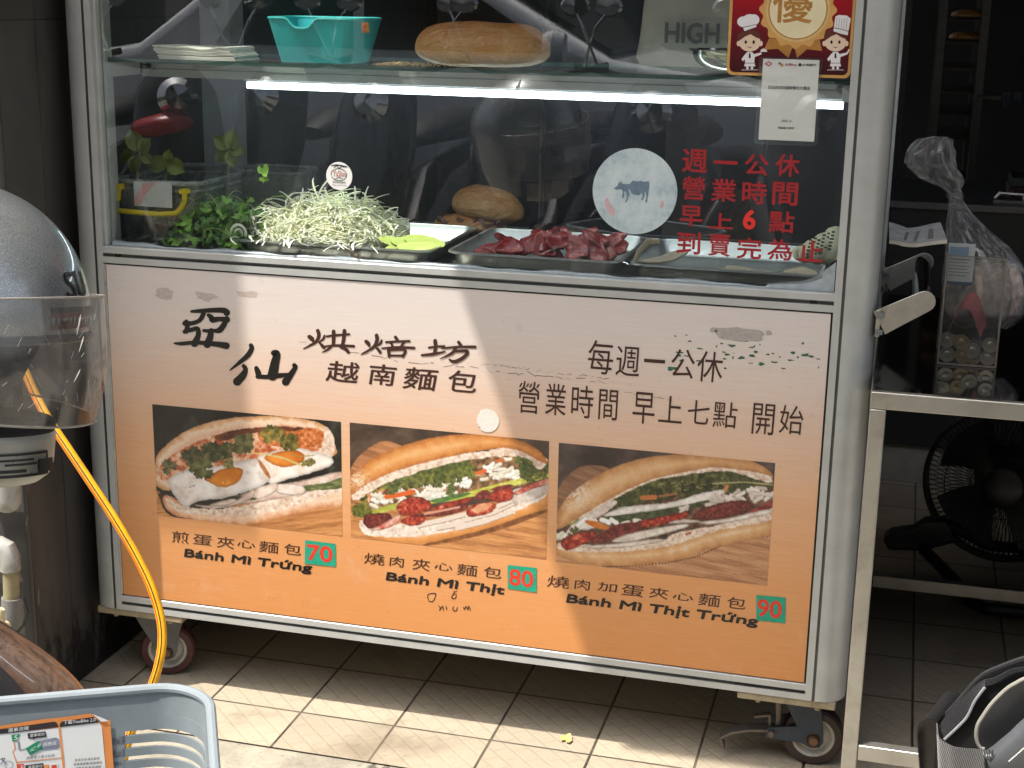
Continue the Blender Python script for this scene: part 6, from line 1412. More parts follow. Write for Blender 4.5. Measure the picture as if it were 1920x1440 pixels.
tag(link("yellow_hose", m, [mat("yellow_hose", C(232, 166, 14), 0.38, var=0.10, vs=14, dirt=(C(140, 96, 30), 0.55), ds=45), mat("hose_black_stripe", C(70, 44, 20), 0.4), mat("hose_red_stripe", C(206, 84, 20), 0.4)], smooth=60), "yellow hose with black and red stripes hanging in front of the cart", "hose")

# ---- brown scooter nose behind the basket
k = NT("brown_banded_paint"); p = k.obj()
c = k.ramp(k.noise(k.mapping(p, (5, 5, 9), rot=(0.4, 0.8, 0)), 2.2, 5, 0.6, 2.2), [(0.3, C(58, 44, 38)), (0.5, C(116, 92, 78)), (0.62, C(80, 62, 54)), (0.8, C(164, 136, 114))])  # wavy lighter and darker bands put into the brown
k.set("Base Color", c); k.set("Metallic", 0.35); k.set("Roughness", 0.22); k.set("Coat Weight", 1.0); k.set("Coat Roughness", 0.03); M["brown"] = k.m
sx0 = at(-160, 1230, y=-0.66)
sc_ = thing("brown_scooter", "glossy brown scooter nose behind the grey basket", "scooter", (sx0.x, sx0.y, 0.0))
A1, A2 = at(-260, 1150, y=-0.72), at(150, 1312, y=-0.60)
def fender(r0, r1, up_, off, name):
    m = MB(); ax = (A2 - A1); L = ax.length; ax = ax / L; side = Vector((0, 1, 0)); side = (side - ax * side.dot(ax)).normalized(); vt = side.cross(ax) * -1
    if vt.z < 0: vt = -vt
    def fn(u, v):
        a = math.pi * (v * 1.3 - 0.15); e = math.sin(math.pi * min(1, 0.5 * (1 - u) + 0.0) ) if False else max(0.0, 1 - u ** 2.6) ** 0.55
        return A1 + ax * (L * u) + side * (r0 * e * math.cos(a)) + vt * (r1 * e * math.sin(a) * (1 + 0.08 * math.sin(u * 6))) + Vector(off)
    m.grid(fn, 40, 30); link(name, m, M["brown"], sc_, smooth=60, solid=0.004)
fender(0.11, 0.07, 0, (0, 0.03, -0.045), "front_cowl"); fender(0.085, 0.05, 0, (0.0, -0.09, -0.075), "lower_cowl")
m = MB(); wc = A1.lerp(A2, 0.35); wc = Vector((wc.x, wc.y, 0.20)); m.lathe([(0.12, -0.04), (0.17, -0.045), (0.195, -0.025), (0.2, 0), (0.195, 0.025), (0.17, 0.045), (0.12, 0.04), (0.12, -0.04)], wc, (0.2, 1, 0), 40); link("front_tyre", m, M["black"], sc_)
m = MB(); m.lathe([(0.0, -0.03), (0.05, -0.03), (0.12, -0.035), (0.12, 0.035), (0.05, 0.03), (0.0, 0.03)], wc, (0.2, 1, 0), 24); link("front_wheel", m, M["steel"], sc_)
m = MB(); m.tube([wc + Vector((0, -.06, 0)), wc + Vector((-.02, -.06, .2))], 0.016, 12); m.tube([wc + Vector((0, .06, 0)), wc + Vector((-.02, .06, .2))], 0.016, 12); link("front_fork", m, M["black"], sc_)

# ---- bicycle basket
M["basket"] = mat("grey_basket_plastic", C(124, 132, 136), 0.5, var=0.08, vs=60, bump=0.15, bs=220, bd=0.0006, dirt=(C(120, 116, 106), 0.35), ds=24)
bk = thing("hire_bicycle", "grey plastic basket of a hire bicycle with an instruction sheet inside", "bicycle", (0.70, -1.42, 0.0))
ZR = 0.72
BL, BC, BE = at(-150, 1330, z=ZR), at(392, 1284, z=ZR), at(330, 1470, z=ZR)
bu = (BC - BL); bu.z = 0; bu.normalize(); bv = Vector((bu.y, -bu.x, 0))      # bu along the far wall, bv toward the camera
if bv.y > 0: bv = -bv
BW, BDp, BR = 0.37, 0.27, 0.05
org = BC
def bk_pt(s, dz):  # s = 0..1 around the rim, dz = depth below the rim
    f_ = 1 - 0.55 * dz; Wd, Dp, r = BW * f_, BDp * f_, BR * f_
    inset = (1 - f_); base = org - bu * (BW * inset / 2) + bv * (BDp * inset / 2)
    segs = [('l', Wd - 2 * r), ('a', math.pi * r / 2), ('l', Dp - 2 * r), ('a', math.pi * r / 2), ('l', Wd - 2 * r), ('a', math.pi * r / 2), ('l', Dp - 2 * r), ('a', math.pi * r / 2)]
    tot = sum(x[1] for x in segs); t = (s % 1.0) * tot
    p_ = Vector((-(Wd - r), 0)); ang = 0.0      # start left end of far wall heading +bu
    for qi, (ty, L) in enumerate(segs):
        if t <= L or qi == 7:
            if ty == 'l': p_ = p_ + Vector((math.cos(ang), math.sin(ang))) * t
            else:
                a = t / r; c_ = p_ + Vector((-math.sin(ang), math.cos(ang))) * r; p_ = c_ + Vector((math.sin(ang + a), -math.cos(ang + a))) * r
            break
        t -= L
        if ty == 'l': p_ = p_ + Vector((math.cos(ang), math.sin(ang))) * L
        else:
            c_ = p_ + Vector((-math.sin(ang), math.cos(ang))) * r; ang += math.pi / 2; p_ = c_ + Vector((math.sin(ang), -math.cos(ang))) * r
    q_ = base + bu * p_.x + bv * p_.y; return Vector((q_.x, q_.y, ZR - dz))
farL = (BW - 2 * BR) / (2 * (BW - 2 * BR) + 2 * (BDp - 2 * BR) + 2 * math.pi * BR)
m = MB(); NS = 160
def band(z0, z1, s0=0.0, s1=1.0, n=NS):
    m.grid(lambda u, v: bk_pt(s0 + (s1 - s0) * u, z0 + (z1 - z0) * v), n, 3, cu=(s0 == 0 and s1 == 1))
band(0.0, 0.036)
for q in range(10):
    z0 = 0.036 + 0.0118 * q; band(z0 + 0.0042, z0 + 0.0118)
band(0.154, 0.21)
for s0, s1 in ((0.0, farL * 0.92), (0.40, 0.43), (0.50, 0.74), (0.80, 0.84), (0.96, 1.0)): band(0.036, 0.154, s0, s1, 30)
m.poly([bk_pt(i / 80, 0.21) for i in range(80)])
link("basket_shell", m, M["basket"], bk, smooth=40, solid=0.0022)
m = MB(); m.tube([bk_pt(i / NS, -0.001) for i in range(NS)], 0.0045, 10, closed=True); m.tube([bk_pt(i / NS, 0.0235) - (bk_pt(i / NS, 0.0235) - (org - bu * BW / 2 + bv * BDp / 2 - Vector((0, 0, 0.02)))) * 0.004 for i in range(NS)], 0.0016, 6, closed=True); link("basket_rim", m, mat("basket_rim_plastic", C(134, 142, 146), 0.42, var=0.05), bk)
m = MB(); wc = org - bu * (BW / 2) + bv * (BDp / 2); wc = Vector((wc.x, wc.y, 0.26)); m.tube([wc + bv * (0.24 * math.cos(t)) + Vector((0, 0, 0.24 * math.sin(t))) for t in np.linspace(0, 6.2832, 61)[:-1]], 0.018, 10, closed=True, up=bu); link("front_tyre", m, M["black"], bk)
m = MB(); m.tube([wc + bu * 0.05, wc + bu * 0.04 + Vector((0, 0, 0.247))], 0.012, 10); m.tube([wc - bu * 0.05, wc - bu * 0.04 + Vector((0, 0, 0.247))], 0.012, 10); m.tube([wc - bu * 0.055, wc + bu * 0.055], 0.008, 10); link("front_fork", m, M["steel"], bk)
# instruction sheet on the far wall, facing the camera
sheet_org = {}
def sh(px, py, lift=0.0006):  # point on the basket's far wall seen at a pixel
    d = Vector(ray(px, py)); p0 = bk_pt(farL * 0.5, 0.03); a_ = bk_pt(farL * 0.5, 0.15); n_ = bu.cross(a_ - p0).normalized()
    if n_.dot(bv) < 0: n_ = -n_
    o_ = Vector(CAM); q_ = p0 + n_ * (0.0032 + lift); t = (q_ - o_).dot(n_) / d.dot(n_); return o_ + d * t
def zs(a, b, lift=0.0006): return sh(a / 4.571, 1260 + b / 4.571, lift)
MS = [mat("sheet_orange", C(222, 140, 76), 0.5, var=0.1, vs=50), mat("sheet_white", C(226, 226, 224), 0.5, var=0.03), mat("sheet_dark", C(54, 46, 48), 0.5), mat("sheet_green", C(36, 140, 100), 0.5), mat("sheet_grey_blue", C(136, 140, 156), 0.5), mat("sheet_red", C(214, 74, 50), 0.5), mat("sheet_amber", C(226, 150, 90), 0.5)]
m = MB(); m.poly([zs(a, b) for a, b in ((-500, 520), (0, 462), (330, 410), (560, 385), (780, 356), (830, 395), (850, 425), (945, 410), (975, 830), (985, 1100), (-500, 1200))], 0)
def zp(pts, mi, lift): m.poly([zs(a, b, lift) for a, b in pts], mi)
zp([(-500, 590), (110, 520), (500, 478), (570, 1100), (-500, 1200)], 1, 0.0009); zp([(-500, 545), (0, 490), (470, 425), (490, 440), (500, 468), (110, 520), (0, 530), (-500, 590)], 2, 0.0012)
zp([(515, 470), (845, 430), (872, 470), (930, 1100), (590, 1100)], 1, 0.0009); zp([(512, 450), (530, 424), (800, 385), (840, 420), (850, 432), (515, 472)], 2, 0.0012)
zp([(790, 358), (830, 375), (905, 405), (930, 418), (870, 428), (840, 400)], 1, 0.0016)
zp([(500, 470), (520, 468), (586, 1100), (564, 1100)], 6, 0.0011); zp([(140, 770), (548, 730), (549, 737), (141, 778)], 6, 0.0011); zp([(100, 545), (112, 543), (136, 660), (112, 680), (150, 780), (170, 1100), (160, 1100), (142, 790), (104, 682), (126, 656)], 6, 0.0011)
zp([(98, 540), (175, 532), (160, 560), (140, 590), (106, 596)], 3, 0.0012); zp([(145, 792), (205, 786), (200, 840), (150, 846)], 5, 0.0012)
zp([(235, 528), (392, 508), (396, 555), (300, 567), (288, 580), (280, 569), (242, 572)], 2, 0.0013); zp([(216, 800), (372, 780), (376, 830), (222, 846)], 2, 0.0013)
zp([(330, 592), (480, 560), (505, 575), (512, 640), (490, 655), (350, 672)], 4, 0.0012); zp([(220, 655), (330, 588), (362, 640), (366, 655), (268, 708), (250, 706)], 3, 0.0014)
zp([(150, 600), (172, 596), (182, 668), (160, 670)], 4, 0.0012); zp([(172, 600), (215, 590), (270, 616), (262, 640), (230, 650), (180, 664)], 1, 0.0013)
zp([(372, 800), (420, 790), (424, 838), (380, 846)], 6, 0.0012); zp([(426, 784), (492, 774), (498, 838), (432, 845)], 1, 0.0014); zp([(440, 800), (484, 794), (488, 830), (444, 836)], 5, 0.0015)
for th in np.linspace(0, 6.283, 25)[:-1]:
    c_, s_ = math.cos(th), math.sin(th); c2, s2 = math.cos(th + .27), math.sin(th + .27); zp([(76 + 38 * c_, 795 + 34 * s_), (76 + 38 * c2, 795 + 34 * s2), (76 + 33 * c2, 795 + 29 * s2), (76 + 33 * c_, 795 + 29 * s_)], 4, 0.0012)
zp([(0, 745), (40, 735), (44, 740), (0, 752)], 2, 0.0012); zp([(20, 745), (60, 790), (56, 794), (14, 750)], 2, 0.0012); zp([(0, 790), (40, 740), (46, 744), (6, 796)], 4, 0.0012)
link("instruction_sheet", m, MS, bk, smooth=0)
m = MB()
def zt_(s, a0, b0, a1, b1, h, mi, lift=0.0018):
    v, f, _ = glyphs(s, 0.0); vs = [zs(a0 + (a1 - a0) * p_ + 0.08 * h * q_, b0 + (b1 - b0) * p_ - h * q_, lift) for p_, q_ in v]; m.add(vs, f, mi)
zt_("還車流程", 68, 518, 246, 496, 34, 1); zt_("下載YouBike 2.0", 542, 452, 818, 424, 36, 1); zt_("還車成功", 254, 560, 380, 544, 28, 1); zt_("感應區", 366, 640, 484, 624, 34, 1); zt_("IC卡", 262, 690, 352, 640, 38, 1); zt_("5", 120, 584, 150, 580, 38, 1); zt_("5", 174, 836, 196, 834, 34, 1)
zt_("感應電子票卡扣款", 226, 752, 470, 728, 26, 0); zt_("還車成功", 238, 832, 362, 818, 28, 1); zt_("會員註冊/還站動態", 638, 768, 854, 750, 22, 0); zt_("優惠車推薦/營運資訊", 628, 804, 874, 786, 22, 0); zt_("活動訊息/客服通報", 646, 838, 864, 822, 22, 0)
link("sheet_lettering", m, [M["ink"], mat("lettering_white", C(230, 230, 228), 0.5)], bk, smooth=0)
# ================================================================== right side
M["mirror_top"] = mat("polished_steel_top", C(150, 152, 152), 0.07, 1.0, var=0.06, vs=8)
M["steel_tube"] = mat("satin_steel_tube", C(172, 169, 162), 0.34, 0.75, var=0.08, vs=20, dirt=(C(130, 116, 96), 0.5), ds=18, bump=0.05, bs=150)
tb = thing("steel_table", "stainless steel table with polished top right of the food cart", "table", (1.85, 0.32, 0.0))
TZt, TXa, TXb, TYa, TYb = 0.732, 1.369, 2.35, -0.07, 0.735
m = MB(); m.box(TXa + 0.002, TXb, TYa + 0.002, TYb, TZt - 0.002, TZt); link("table_top", m, M["mirror_top"], tb)
m = MB(); t_ = 0.026
m.box(TXa, TXb, TYa, TYa + t_, TZt - 0.0305, TZt - 0.0025); m.box(TXa, TXb, TYb - t_, TYb, TZt - 0.0305, TZt - 0.0025); m.box(TXa, TXa + t_, TYa + t_, TYb - t_, TZt - 0.0305, TZt - 0.0025); m.box(TXb - t_, TXb, TYa + t_, TYb - t_, TZt - 0.0305, TZt - 0.0025)
link("table_frame", m, M["steel_tube"], tb, bevel=0.002)
for x in (TXa, TXb - t_):
    for y in (TYa, TYb - t_):
        m = MB(); m.box(x + 0.0005, x + t_ - 0.0005, y + 0.0005, y + t_ - 0.0005, 0.0, TZt - 0.031); link("leg", m, M["steel_tube"], tb, bevel=0.002)
for y in (TYa + 0.002, TYb - t_ + 0.002):
    m = MB(); m.box(TXa + t_, TXb - t_, y, y + 0.022, 0.094, 0.122); link("crossbar", m, M["steel_tube"], tb, bevel=0.002)
m = MB(); m.box(TXa + 0.002, TXa + 0.024, TYa + t_, TYb - t_, 0.094, 0.122); link("crossbar", m, M["steel_tube"], tb, bevel=0.002)
# ---- coin box
cb = thing("coin_box", "clear acrylic money box half full of coins on the steel table", "money box", (1.51, 0.2, TZt))
b0, b1 = at(1758, 682, z=TZt + 0.001), at(1866, 690, z=TZt + 0.001)
X0, X1, Y0, Y1, HB = b0.x, b1.x, (b0.y + b1.y) / 2, (b0.y + b1.y) / 2 + 0.115, 0.185
M["acrylic"] = clear_mat("acrylic_wall", (0.90, 0.90, 0.88, 1), 0.08, gain=1.6, hs=20)
m = MB(); th = 0.003
m.box(X0, X1, Y0, Y0 + th, TZt + 0.001, TZt + HB); m.box(X0, X1, Y1 - th, Y1, TZt + 0.001, TZt + HB); m.box(X0, X0 + th, Y0 + th, Y1 - th, TZt + 0.001, TZt + HB); m.box(X1 - th, X1, Y0 + th, Y1 - th, TZt + 0.001, TZt + HB); link("box_walls", m, M["acrylic"], cb, smooth=0)
m = MB()
for x in (X0, X1):
    for y in (Y0, Y1): m.box(x - 0.0016, x + 0.0016, y - 0.0016, y + 0.0016, TZt + 0.001, TZt + HB)
m.box(X0, X1, Y0 - 0.0018, Y0 + 0.0012, TZt + 0.0005, TZt + 0.004); m.box(X0, X1, Y0 - 0.0018, Y0 + 0.001, TZt + HB - 0.002, TZt + HB); m.box(X0 - 0.0018, X0 + 0.001, Y0, Y1, TZt + HB - 0.002, TZt + HB); m.box(X1 - 0.001, X1 + 0.0018, Y0, Y1, TZt + HB - 0.002, TZt + HB); link("box_edges", m, mat("acrylic_edge", C(120, 112, 104), 0.2), cb)
# coins
def coin_mesh(hole=False):
    m = MB(); pr = [(0.0, 0.0), (0.0112, 0.0), (0.0114, -0.0004), (0.0128, -0.0004), (0.013, 0.0), (0.013, 0.0016), (0.0128, 0.002), (0.0114, 0.002), (0.0112, 0.0016), (0.0, 0.0016)]
    m.lathe(pr, n=32)
    m.lathe([(0.0, 0.0021), (0.0045, 0.0023), (0.0058, 0.0017)], n=16); m.lathe([(0.0, -0.0005), (0.0045, -0.0007), (0.0058, -0.0001)], n=16); return m
M["coin"] = mat("nickel_coin", C(140, 134, 120), 0.32, 0.8, dirt=(C(120, 106, 84), 0.6), ds=60); M["coin_brass"] = mat("brass_coin", C(138, 122, 88), 0.34, 0.8, dirt=(C(110, 90, 60), 0.5), ds=60)
cn = link("coin", coin_mesh(), M["coin"], smooth=30); tag(cn, "silver coin lying in the clear money box", "coin", "coins in the money box")
cn2 = link("coin", coin_mesh(), M["coin_brass"], smooth=30); tag(cn2, "brassy coin lying in the clear money box", "coin", "coins in the money box")
g = random.Random(6); Wb = X1 - X0
front = [(0.15, 0.017, 0), (0.42, 0.016, 1), (0.62, 0.0155, 1), (0.86, 0.0165, 0), (0.12, 0.041, 0), (0.38, 0.0385, 1), (0.88, 0.038, 0), (0.58, 0.026, 0)]
used = {0: 0, 1: 0}
def place_coin(loc, rot, kind):
    src = cn if kind == 0 else cn2
    o = src if not used[kind] else dup(src, (0, 0, 0)); used[kind] += 1; o.location = loc; o.rotation_euler = rot
for i, (fx, z, kd) in enumerate(front): place_coin((X0 + Wb * fx, Y0 + 0.0055 + 0.0022 * (i % 3), TZt + z), (R_(90) - 0.18, 0, g.uniform(-.1, .1)), kd)
for i in range(14): place_coin((X0 + Wb * g.uniform(0.18, 0.82), Y0 + g.uniform(0.025, 0.09), TZt + 0.006 + g.uniform(0, 0.03)), (g.uniform(-.6, .6), g.uniform(-.6, .6), 0), i % 2)
nt_ = MB(); nt_.grid(lambda u, v: (X0 + 0.01 + 0.055 * u + 0.01 * v, Y0 + 0.02 + 0.04 * v, TZt + 0.045 + 0.05 * math.sin(math.pi * u) + 0.02 * v), 14, 6); tag(link("banknote", nt_, mat("red_banknote", C(176, 92, 96), 0.6, var=0.3, vs=60), solid=0.0004), "folded red banknote standing in the money box", "banknote")
# card taped to the box back
m = MB(); yq = Y0 + 0.07; a_ = at(1780, 455, y=yq); b_ = at(1822, 535, y=yq); m.box(a_.x, b_.x, yq, yq + 0.0005, b_.z, a_.z); m.box(a_.x, b_.x, yq - 0.0006, yq - 0.0001, b_.z, b_.z + 0.005, 1); m.box(a_.x + 0.002, b_.x - 0.01, yq - 0.0006, yq - 0.0001, a_.z - 0.02, a_.z - 0.006, 2)
for q in range(6): m.box(a_.x + 0.003, b_.x - 0.006 - 0.004 * (q % 2), yq - 0.0006, yq - 0.0001, a_.z - 0.028 - 0.0055 * q, a_.z - 0.0265 - 0.0055 * q, 3)
tag(link("notice_card", m, [mat("card_pale", C(186, 190, 188), 0.6), mat("card_blue", C(64, 84, 124), 0.6), mat("card_light_blue", C(120, 146, 168), 0.6), mat("card_grey", C(120, 122, 122), 0.6)], smooth=0), "pale card with blue lower edge inside the money box", "card")
# folded paper across the top of the box
pb = MB()
pa = [at(x, y, y=Y0 + 0.02) for x, y in ((1666, 424), (1700, 436), (1764, 425), (1776, 450), (1720, 456), (1692, 455), (1668, 450))]
def pf(u, v):
    top = [pa[0], pa[1], pa[1].lerp(pa[2], .5), pa[2]]; bot = [pa[6], pa[5], pa[4], pa[3]]; t = u * 3; i = min(int(t), 2); f_ = t - i
    A_ = top[i].lerp(top[i + 1], f_); B_ = bot[i].lerp(bot[i + 1], f_); return A_.lerp(B_, v) + Vector((0, 0.05 * (1 - v) + 0.002 * math.sin(u * 6), 0.0008 * math.sin(u * 9)))
pb.grid(pf, 28, 8); 
for i_ in range(len(pb.f)):
    c_ = i_ % 27; r_ = i_ // 27
    if c_ in (9, 10, 15, 16, 21, 22) and 2 <= r_ <= 5: pb.m[i_] = 1
pb.grid(lambda u, v: pf(u, 1.0) + Vector((0, -0.001, -0.006 * v)), 28, 3, 2)
tag(link("folded_paper", pb, [mat("grey_newsprint", C(150, 148, 146), 0.8, var=0.25, vs=70), mat("print_dark", C(104, 100, 100), 0.8), mat("paper_edge", C(206, 200, 186), 0.8)], solid=0.002), "folded grey printed paper laid across the money box", "paper")
# tied bag of bread crumbs / floss
bg_ = thing("tied_plastic_bag", "knotted clear plastic bag of pale shredded food on the steel table", "plastic bag", (1.56, 0.24, TZt))
YB = 0.26
def bpx(x, y): return at(x, y, y=YB)
prof_b = [(1838, 612, 48, .6), (1842, 585, 72, .8), (1846, 540, 76, .85), (1842, 500, 70, .8), (1830, 460, 52, .7), (1812, 425, 34, .6), (1800, 395, 19, .6), (1793, 372, 11, .8), (1790, 362, 12, .8), (1784, 352, 15, .7), (1766, 335, 34, .6), (1744, 310, 44, .5), (1744, 285, 40, .45), (1754, 262, 26, .4), (1762, 256, 9, .3)]
def bagfn(seed, infl=1.0):
    def fn(u, v):
        t = v * (len(prof_b) - 1); i = min(int(t), len(prof_b) - 2); f_ = t - i; f_ = f_ * f_ * (3 - 2 * f_)
        A_, B_ = prof_b[i], prof_b[i + 1]; x, y, r, d = [A_[q] * (1 - f_) + B_[q] * f_ for q in range(4)]
        a = 6.2832 * u; c_ = bpx(x, y); rm = r * 0.00089 * infl
        wr = 1 + 0.10 * math.sin(5 * a + 7 * v + seed) + 0.07 * math.sin(11 * a - 9 * v + seed) + 0.05 * math.sin(23 * a + 31 * v)
        if t > 8: wr += 0.16 * math.sin(7 * a + 20 * v) + 0.1 * math.sin(13 * a - 26 * v)
        return c_ + Vector((rm * wr * math.cos(a), rm * d * wr * math.sin(a), rm * 0.05 * math.sin(9 * a + 14 * v)))
    return fn
m = MB(); m.grid(bagfn(1), 64, 70, cu=True)
link("bag_film", m, clear_mat("crinkled_film", (0.88, 0.88, 0.88, 1), 0.42, gain=2.0, rough=0.22, haze_col=(0.62, 0.62, 0.62, 1), hs=55), bg_, smooth=25)
m = MB(); f0 = bagfn(2, 0.90)
m.grid(lambda u, v: f0(u, 0.01 + 0.225 * v), 60, 18, cu=True); m.poly([f0(i / 60, 0.235) for i in range(60)])
link("shredded_contents", m, mat("shredded_contents", C(198, 182, 172), 0.75, var=0.4, vs=90, bump=0.8, bs=60, bd=0.006), bg_, smooth=40)
m = MB(); c_ = bpx(1791, 367); m.tube([c_ + Vector((0.0115 * math.cos(t), 0.010 * math.sin(t), 0.003 * math.sin(2 * t))) for t in np.linspace(0, 6.2832, 21)[:-1]], 0.0035, 8, closed=True); link("bag_knot", m, clear_mat("knot_film", (0.8, 0.8, 0.8, 1), 0.4, gain=2.0, haze_col=(.65, .65, .65, 1)), bg_)

# ---- fan under the table
fan = thing("floor_fan", "black floor fan standing under the steel table", "fan", (1.70, 0.95, 0.0))
FC = at(1885, 905, y=0.98); FR = (at(1885, 905, y=0.98) - at(1735, 900, y=0.98)).length
M["fan_black"] = mat("fan_black", C(20, 20, 22), 0.4)
fa = Vector((-0.15, -1, 0.12)).normalized(); fu = fa.cross(Vector((0, 0, 1))).normalized(); fv = fu.cross(fa)
m = MB(); NSp = 90
for k_ in range(NSp):
    a = 6.2832 * k_ / NSp; d = fu * math.cos(a) + fv * math.sin(a); d2 = fu * math.cos(a + .16) + fv * math.sin(a + .16)
    m.tube([FC + d * 0.045 + fa * 0.075, FC + d.lerp(d2, .5) * (FR * 0.65) + fa * 0.068, FC + d2 * FR * 0.97 + fa * 0.02], 0.0011, 4)
    m.tube([FC + d * 0.05 - fa * 0.07, FC + d2 * FR * 0.7 - fa * 0.06, FC + d2 * FR * 0.97 - fa * 0.01], 0.0011, 4)
for rr_, off, w_ in ((FR, 0.018, 0.006), (FR, -0.012, 0.006), (FR * 0.72, 0.066, 0.0014), (FR * 0.4, 0.075, 0.0014)): m.tube([FC + fa * off + (fu * math.cos(t) + fv * math.sin(t)) * rr_ for t in np.linspace(0, 6.2832, 61)[:-1]], w_, 6, closed=True)
link("cage", m, M["fan_black"], fan)
m = MB()
for b_ in range(4):
    a0 = b_ * math.pi / 2 + 0.3
    m.grid(lambda u, v: FC + (fu * math.cos(a0 + 1.15 * v - .2 * u) + fv * math.sin(a0 + 1.15 * v - .2 * u)) * (0.05 + (FR * 0.86 - 0.05) * u) + fa * (0.03 * (v - .5) * 2 * (0.5 + .5 * u)), 10, 8)
link("blade_set", m, mat("fan_blade", C(34, 36, 42), 0.35), fan, solid=0.002)
m = MB(); m.lathe([(0, 0.082), (0.03, 0.082), (0.046, 0.072), (0.046, 0.066), (0, 0.066)], FC, fa, 28); link("cage_badge", m, M["fan_black"], fan); m = MB(); m.lathe([(0, -0.2), (0.05, -0.19), (0.07, -0.15), (0.075, -0.072), (0, -0.072)], FC, fa, 28); link("motor_hub", m, M["fan_black"], fan)
m = MB(); kx = [at(x, y, y=0.95) for x, y in ((1655, 1012), (1672, 1000), (1712, 995), (1735, 980), (1775, 978), (1788, 995), (1794, 1018), (1730, 1034), (1665, 1032))]; m.prism(kx, (0.0, 0.05, 0.0)); link("pivot_bracket", m, M["fan_black"], fan, bevel=0.006)
m = MB(); e1 = at(1732, 1030, y=0.93); pth = [at(1690, 1012, y=0.96), e1, at(1770, 1072, y=0.90), at(1800, 1100, y=0.88)]; e2 = pth[-1]; z0 = 0.014
pth2 = [Vector((e1.x, e1.y, e1.z))] + [at(x, y, z=z0) for x, y in ((1800, 1098), (1815, 1125), (1850, 1142), (1930, 1150))] + [Vector((FC.x + 0.28, 0.95, z0)), Vector((FC.x + 0.30, 1.1, z0))]
m.tube(pth2, 0.014, 12); m.tube([kx[4] + Vector((0, .02, -.01)), at(1850, 1022, y=1.0), at(1930, 1030, y=1.0), Vector((FC.x + .3, 1.02, 0.16)), Vector((FC.x + 0.30, 1.1, z0))], 0.013, 12); link("tube_stand", m, M["fan_black"], fan)

# ---- dark cabinet behind the table, items on it
cz = at(1860, 398, y=1.75).z
m = MB(); m.box(1.36, 3.4, 1.75, 2.3, 0.115, cz); m.box(1.36, 3.4, 1.77, 2.3, 0.0, 0.115, 1); m.box(1.34, 3.42, 1.735, 2.3, cz, cz + 0.02, 2)
tag(link("rear_cabinet", m, [M["dark_panel"], mat("cabinet_plinth", C(150, 146, 138), 0.6), mat("cabinet_top_steel", C(96, 98, 100), 0.4, 0.5)], bevel=0.002), "dark cabinet at the back beyond the steel table", "cabinet")
bx = MB(); a_ = at(1882, 430, y=1.9); bx.box(a_.x, a_.x + 0.16, 1.84, 2.0, cz + 0.021, cz + 0.06); bx.box(a_.x + 0.004, a_.x + 0.156, 1.836, 1.9995, cz + 0.0605, cz + 0.085, 1); tag(link("storage_box", bx, [mat("brown_box", C(70, 46, 44), 0.7), mat("green_lid", C(28, 44, 40), 0.5)], bevel=0.002), "dark box with green lid on the rear cabinet", "box")
st_ = MB(); a_ = at(1862, 408, y=1.82); st_.tube([Vector((a_.x, 1.80, cz + 0.03)), Vector((a_.x + 0.01, 1.80, cz + 0.045)), Vector((a_.x + 0.085, 1.80, cz + 0.043))], 0.006, 8); st_.box(a_.x - 0.005, a_.x + 0.09, 1.79, 1.81, cz + 0.0205, cz + 0.028); st_.lathe([(0, -0.012), (0.014, -0.012), (0.014, 0.012), (0, 0.012)], (a_.x + 0.082, 1.80, cz + 0.036), (0, 1, 0), 16); tag(link("stapler", st_, M["steel"]), "small metal stapler on the rear cabinet", "stapler")
# ---- bread rack deep in the shop
rk = thing("bread_rack", "tall dark rack with bread trays deep in the shop", "rack", (1.53, 2.7, 0))
RY = 2.55; xa = at(1766, 60, y=RY).x; xb = at(1846, 60, y=RY).x
M["rack_steel"] = mat("dull_rack_steel", C(104, 100, 94), 0.5, 0.4)
m = MB()
for x in (xa, xb):
    for y in (RY, RY + 0.5): m.box(x - 0.012, x + 0.012, y, y + 0.024, 0.05, 1.9)
for x in (xa - 0.11,): m.box(x - 0.012, x + 0.012, RY + 0.3, RY + 0.324, 0.05, 1.9)
link("rack_posts", m, M["rack_steel"], rk)
zr = [at(1800, y, y=RY).z for y in (36, 78, 128, 172, 215)] + [0.9, 0.75, 0.6]
for z in zr:
    m = MB(); m.box(xa + 0.0125, xb - 0.0125, RY + 0.002, RY + 0.5, z - 0.006, z); link("rack_tray", m, mat("tray_dark", C(70, 62, 54), 0.5, 0.4) if "tray_dark" not in M else M["tray_dark"], rk)
    
for i, z in enumerate(zr[:2]):
    l_ = loaf_mesh(0.105, 0.04, 0.018, seed=i + 7); zm = min(v[2] for v in l_.v); l_.v = [(v[0] + (xa + xb) / 2 + 0.012, v[1] + RY + 0.06, v[2] - zm + z + 0.0005) for v in l_.v]
    tag(link("bread_loaf", l_, M["crust"], smooth=80), ["baguette on the uppermost visible tray of the dark rack", "baguette on the second visible tray of the dark rack"][i], "bread")
# towel bar
tw = MB(); a_ = at(1832, 181, y=2.4); b_ = at(1940, 186, y=2.4); tw.tube([a_, b_ + Vector((0.4, 0, 0))], 0.006, 8); tag(link("towel_bar", tw, M["steel"]), "pale bar deep in the shop right of the bread rack", "bar")
tw = MB(); tw.grid(lambda u, v: at(1878 + 46 * u, 174 + (28 - 18 * u + 4 * math.sin(9 * u)) * v, y=2.38 + 0.01 * math.sin(u * 14)), 16, 6); tag(link("hand_towel", tw, mat("grey_blue_towel", C(96, 106, 116), 0.9)), "grey towel hanging on the pale bar", "towel")
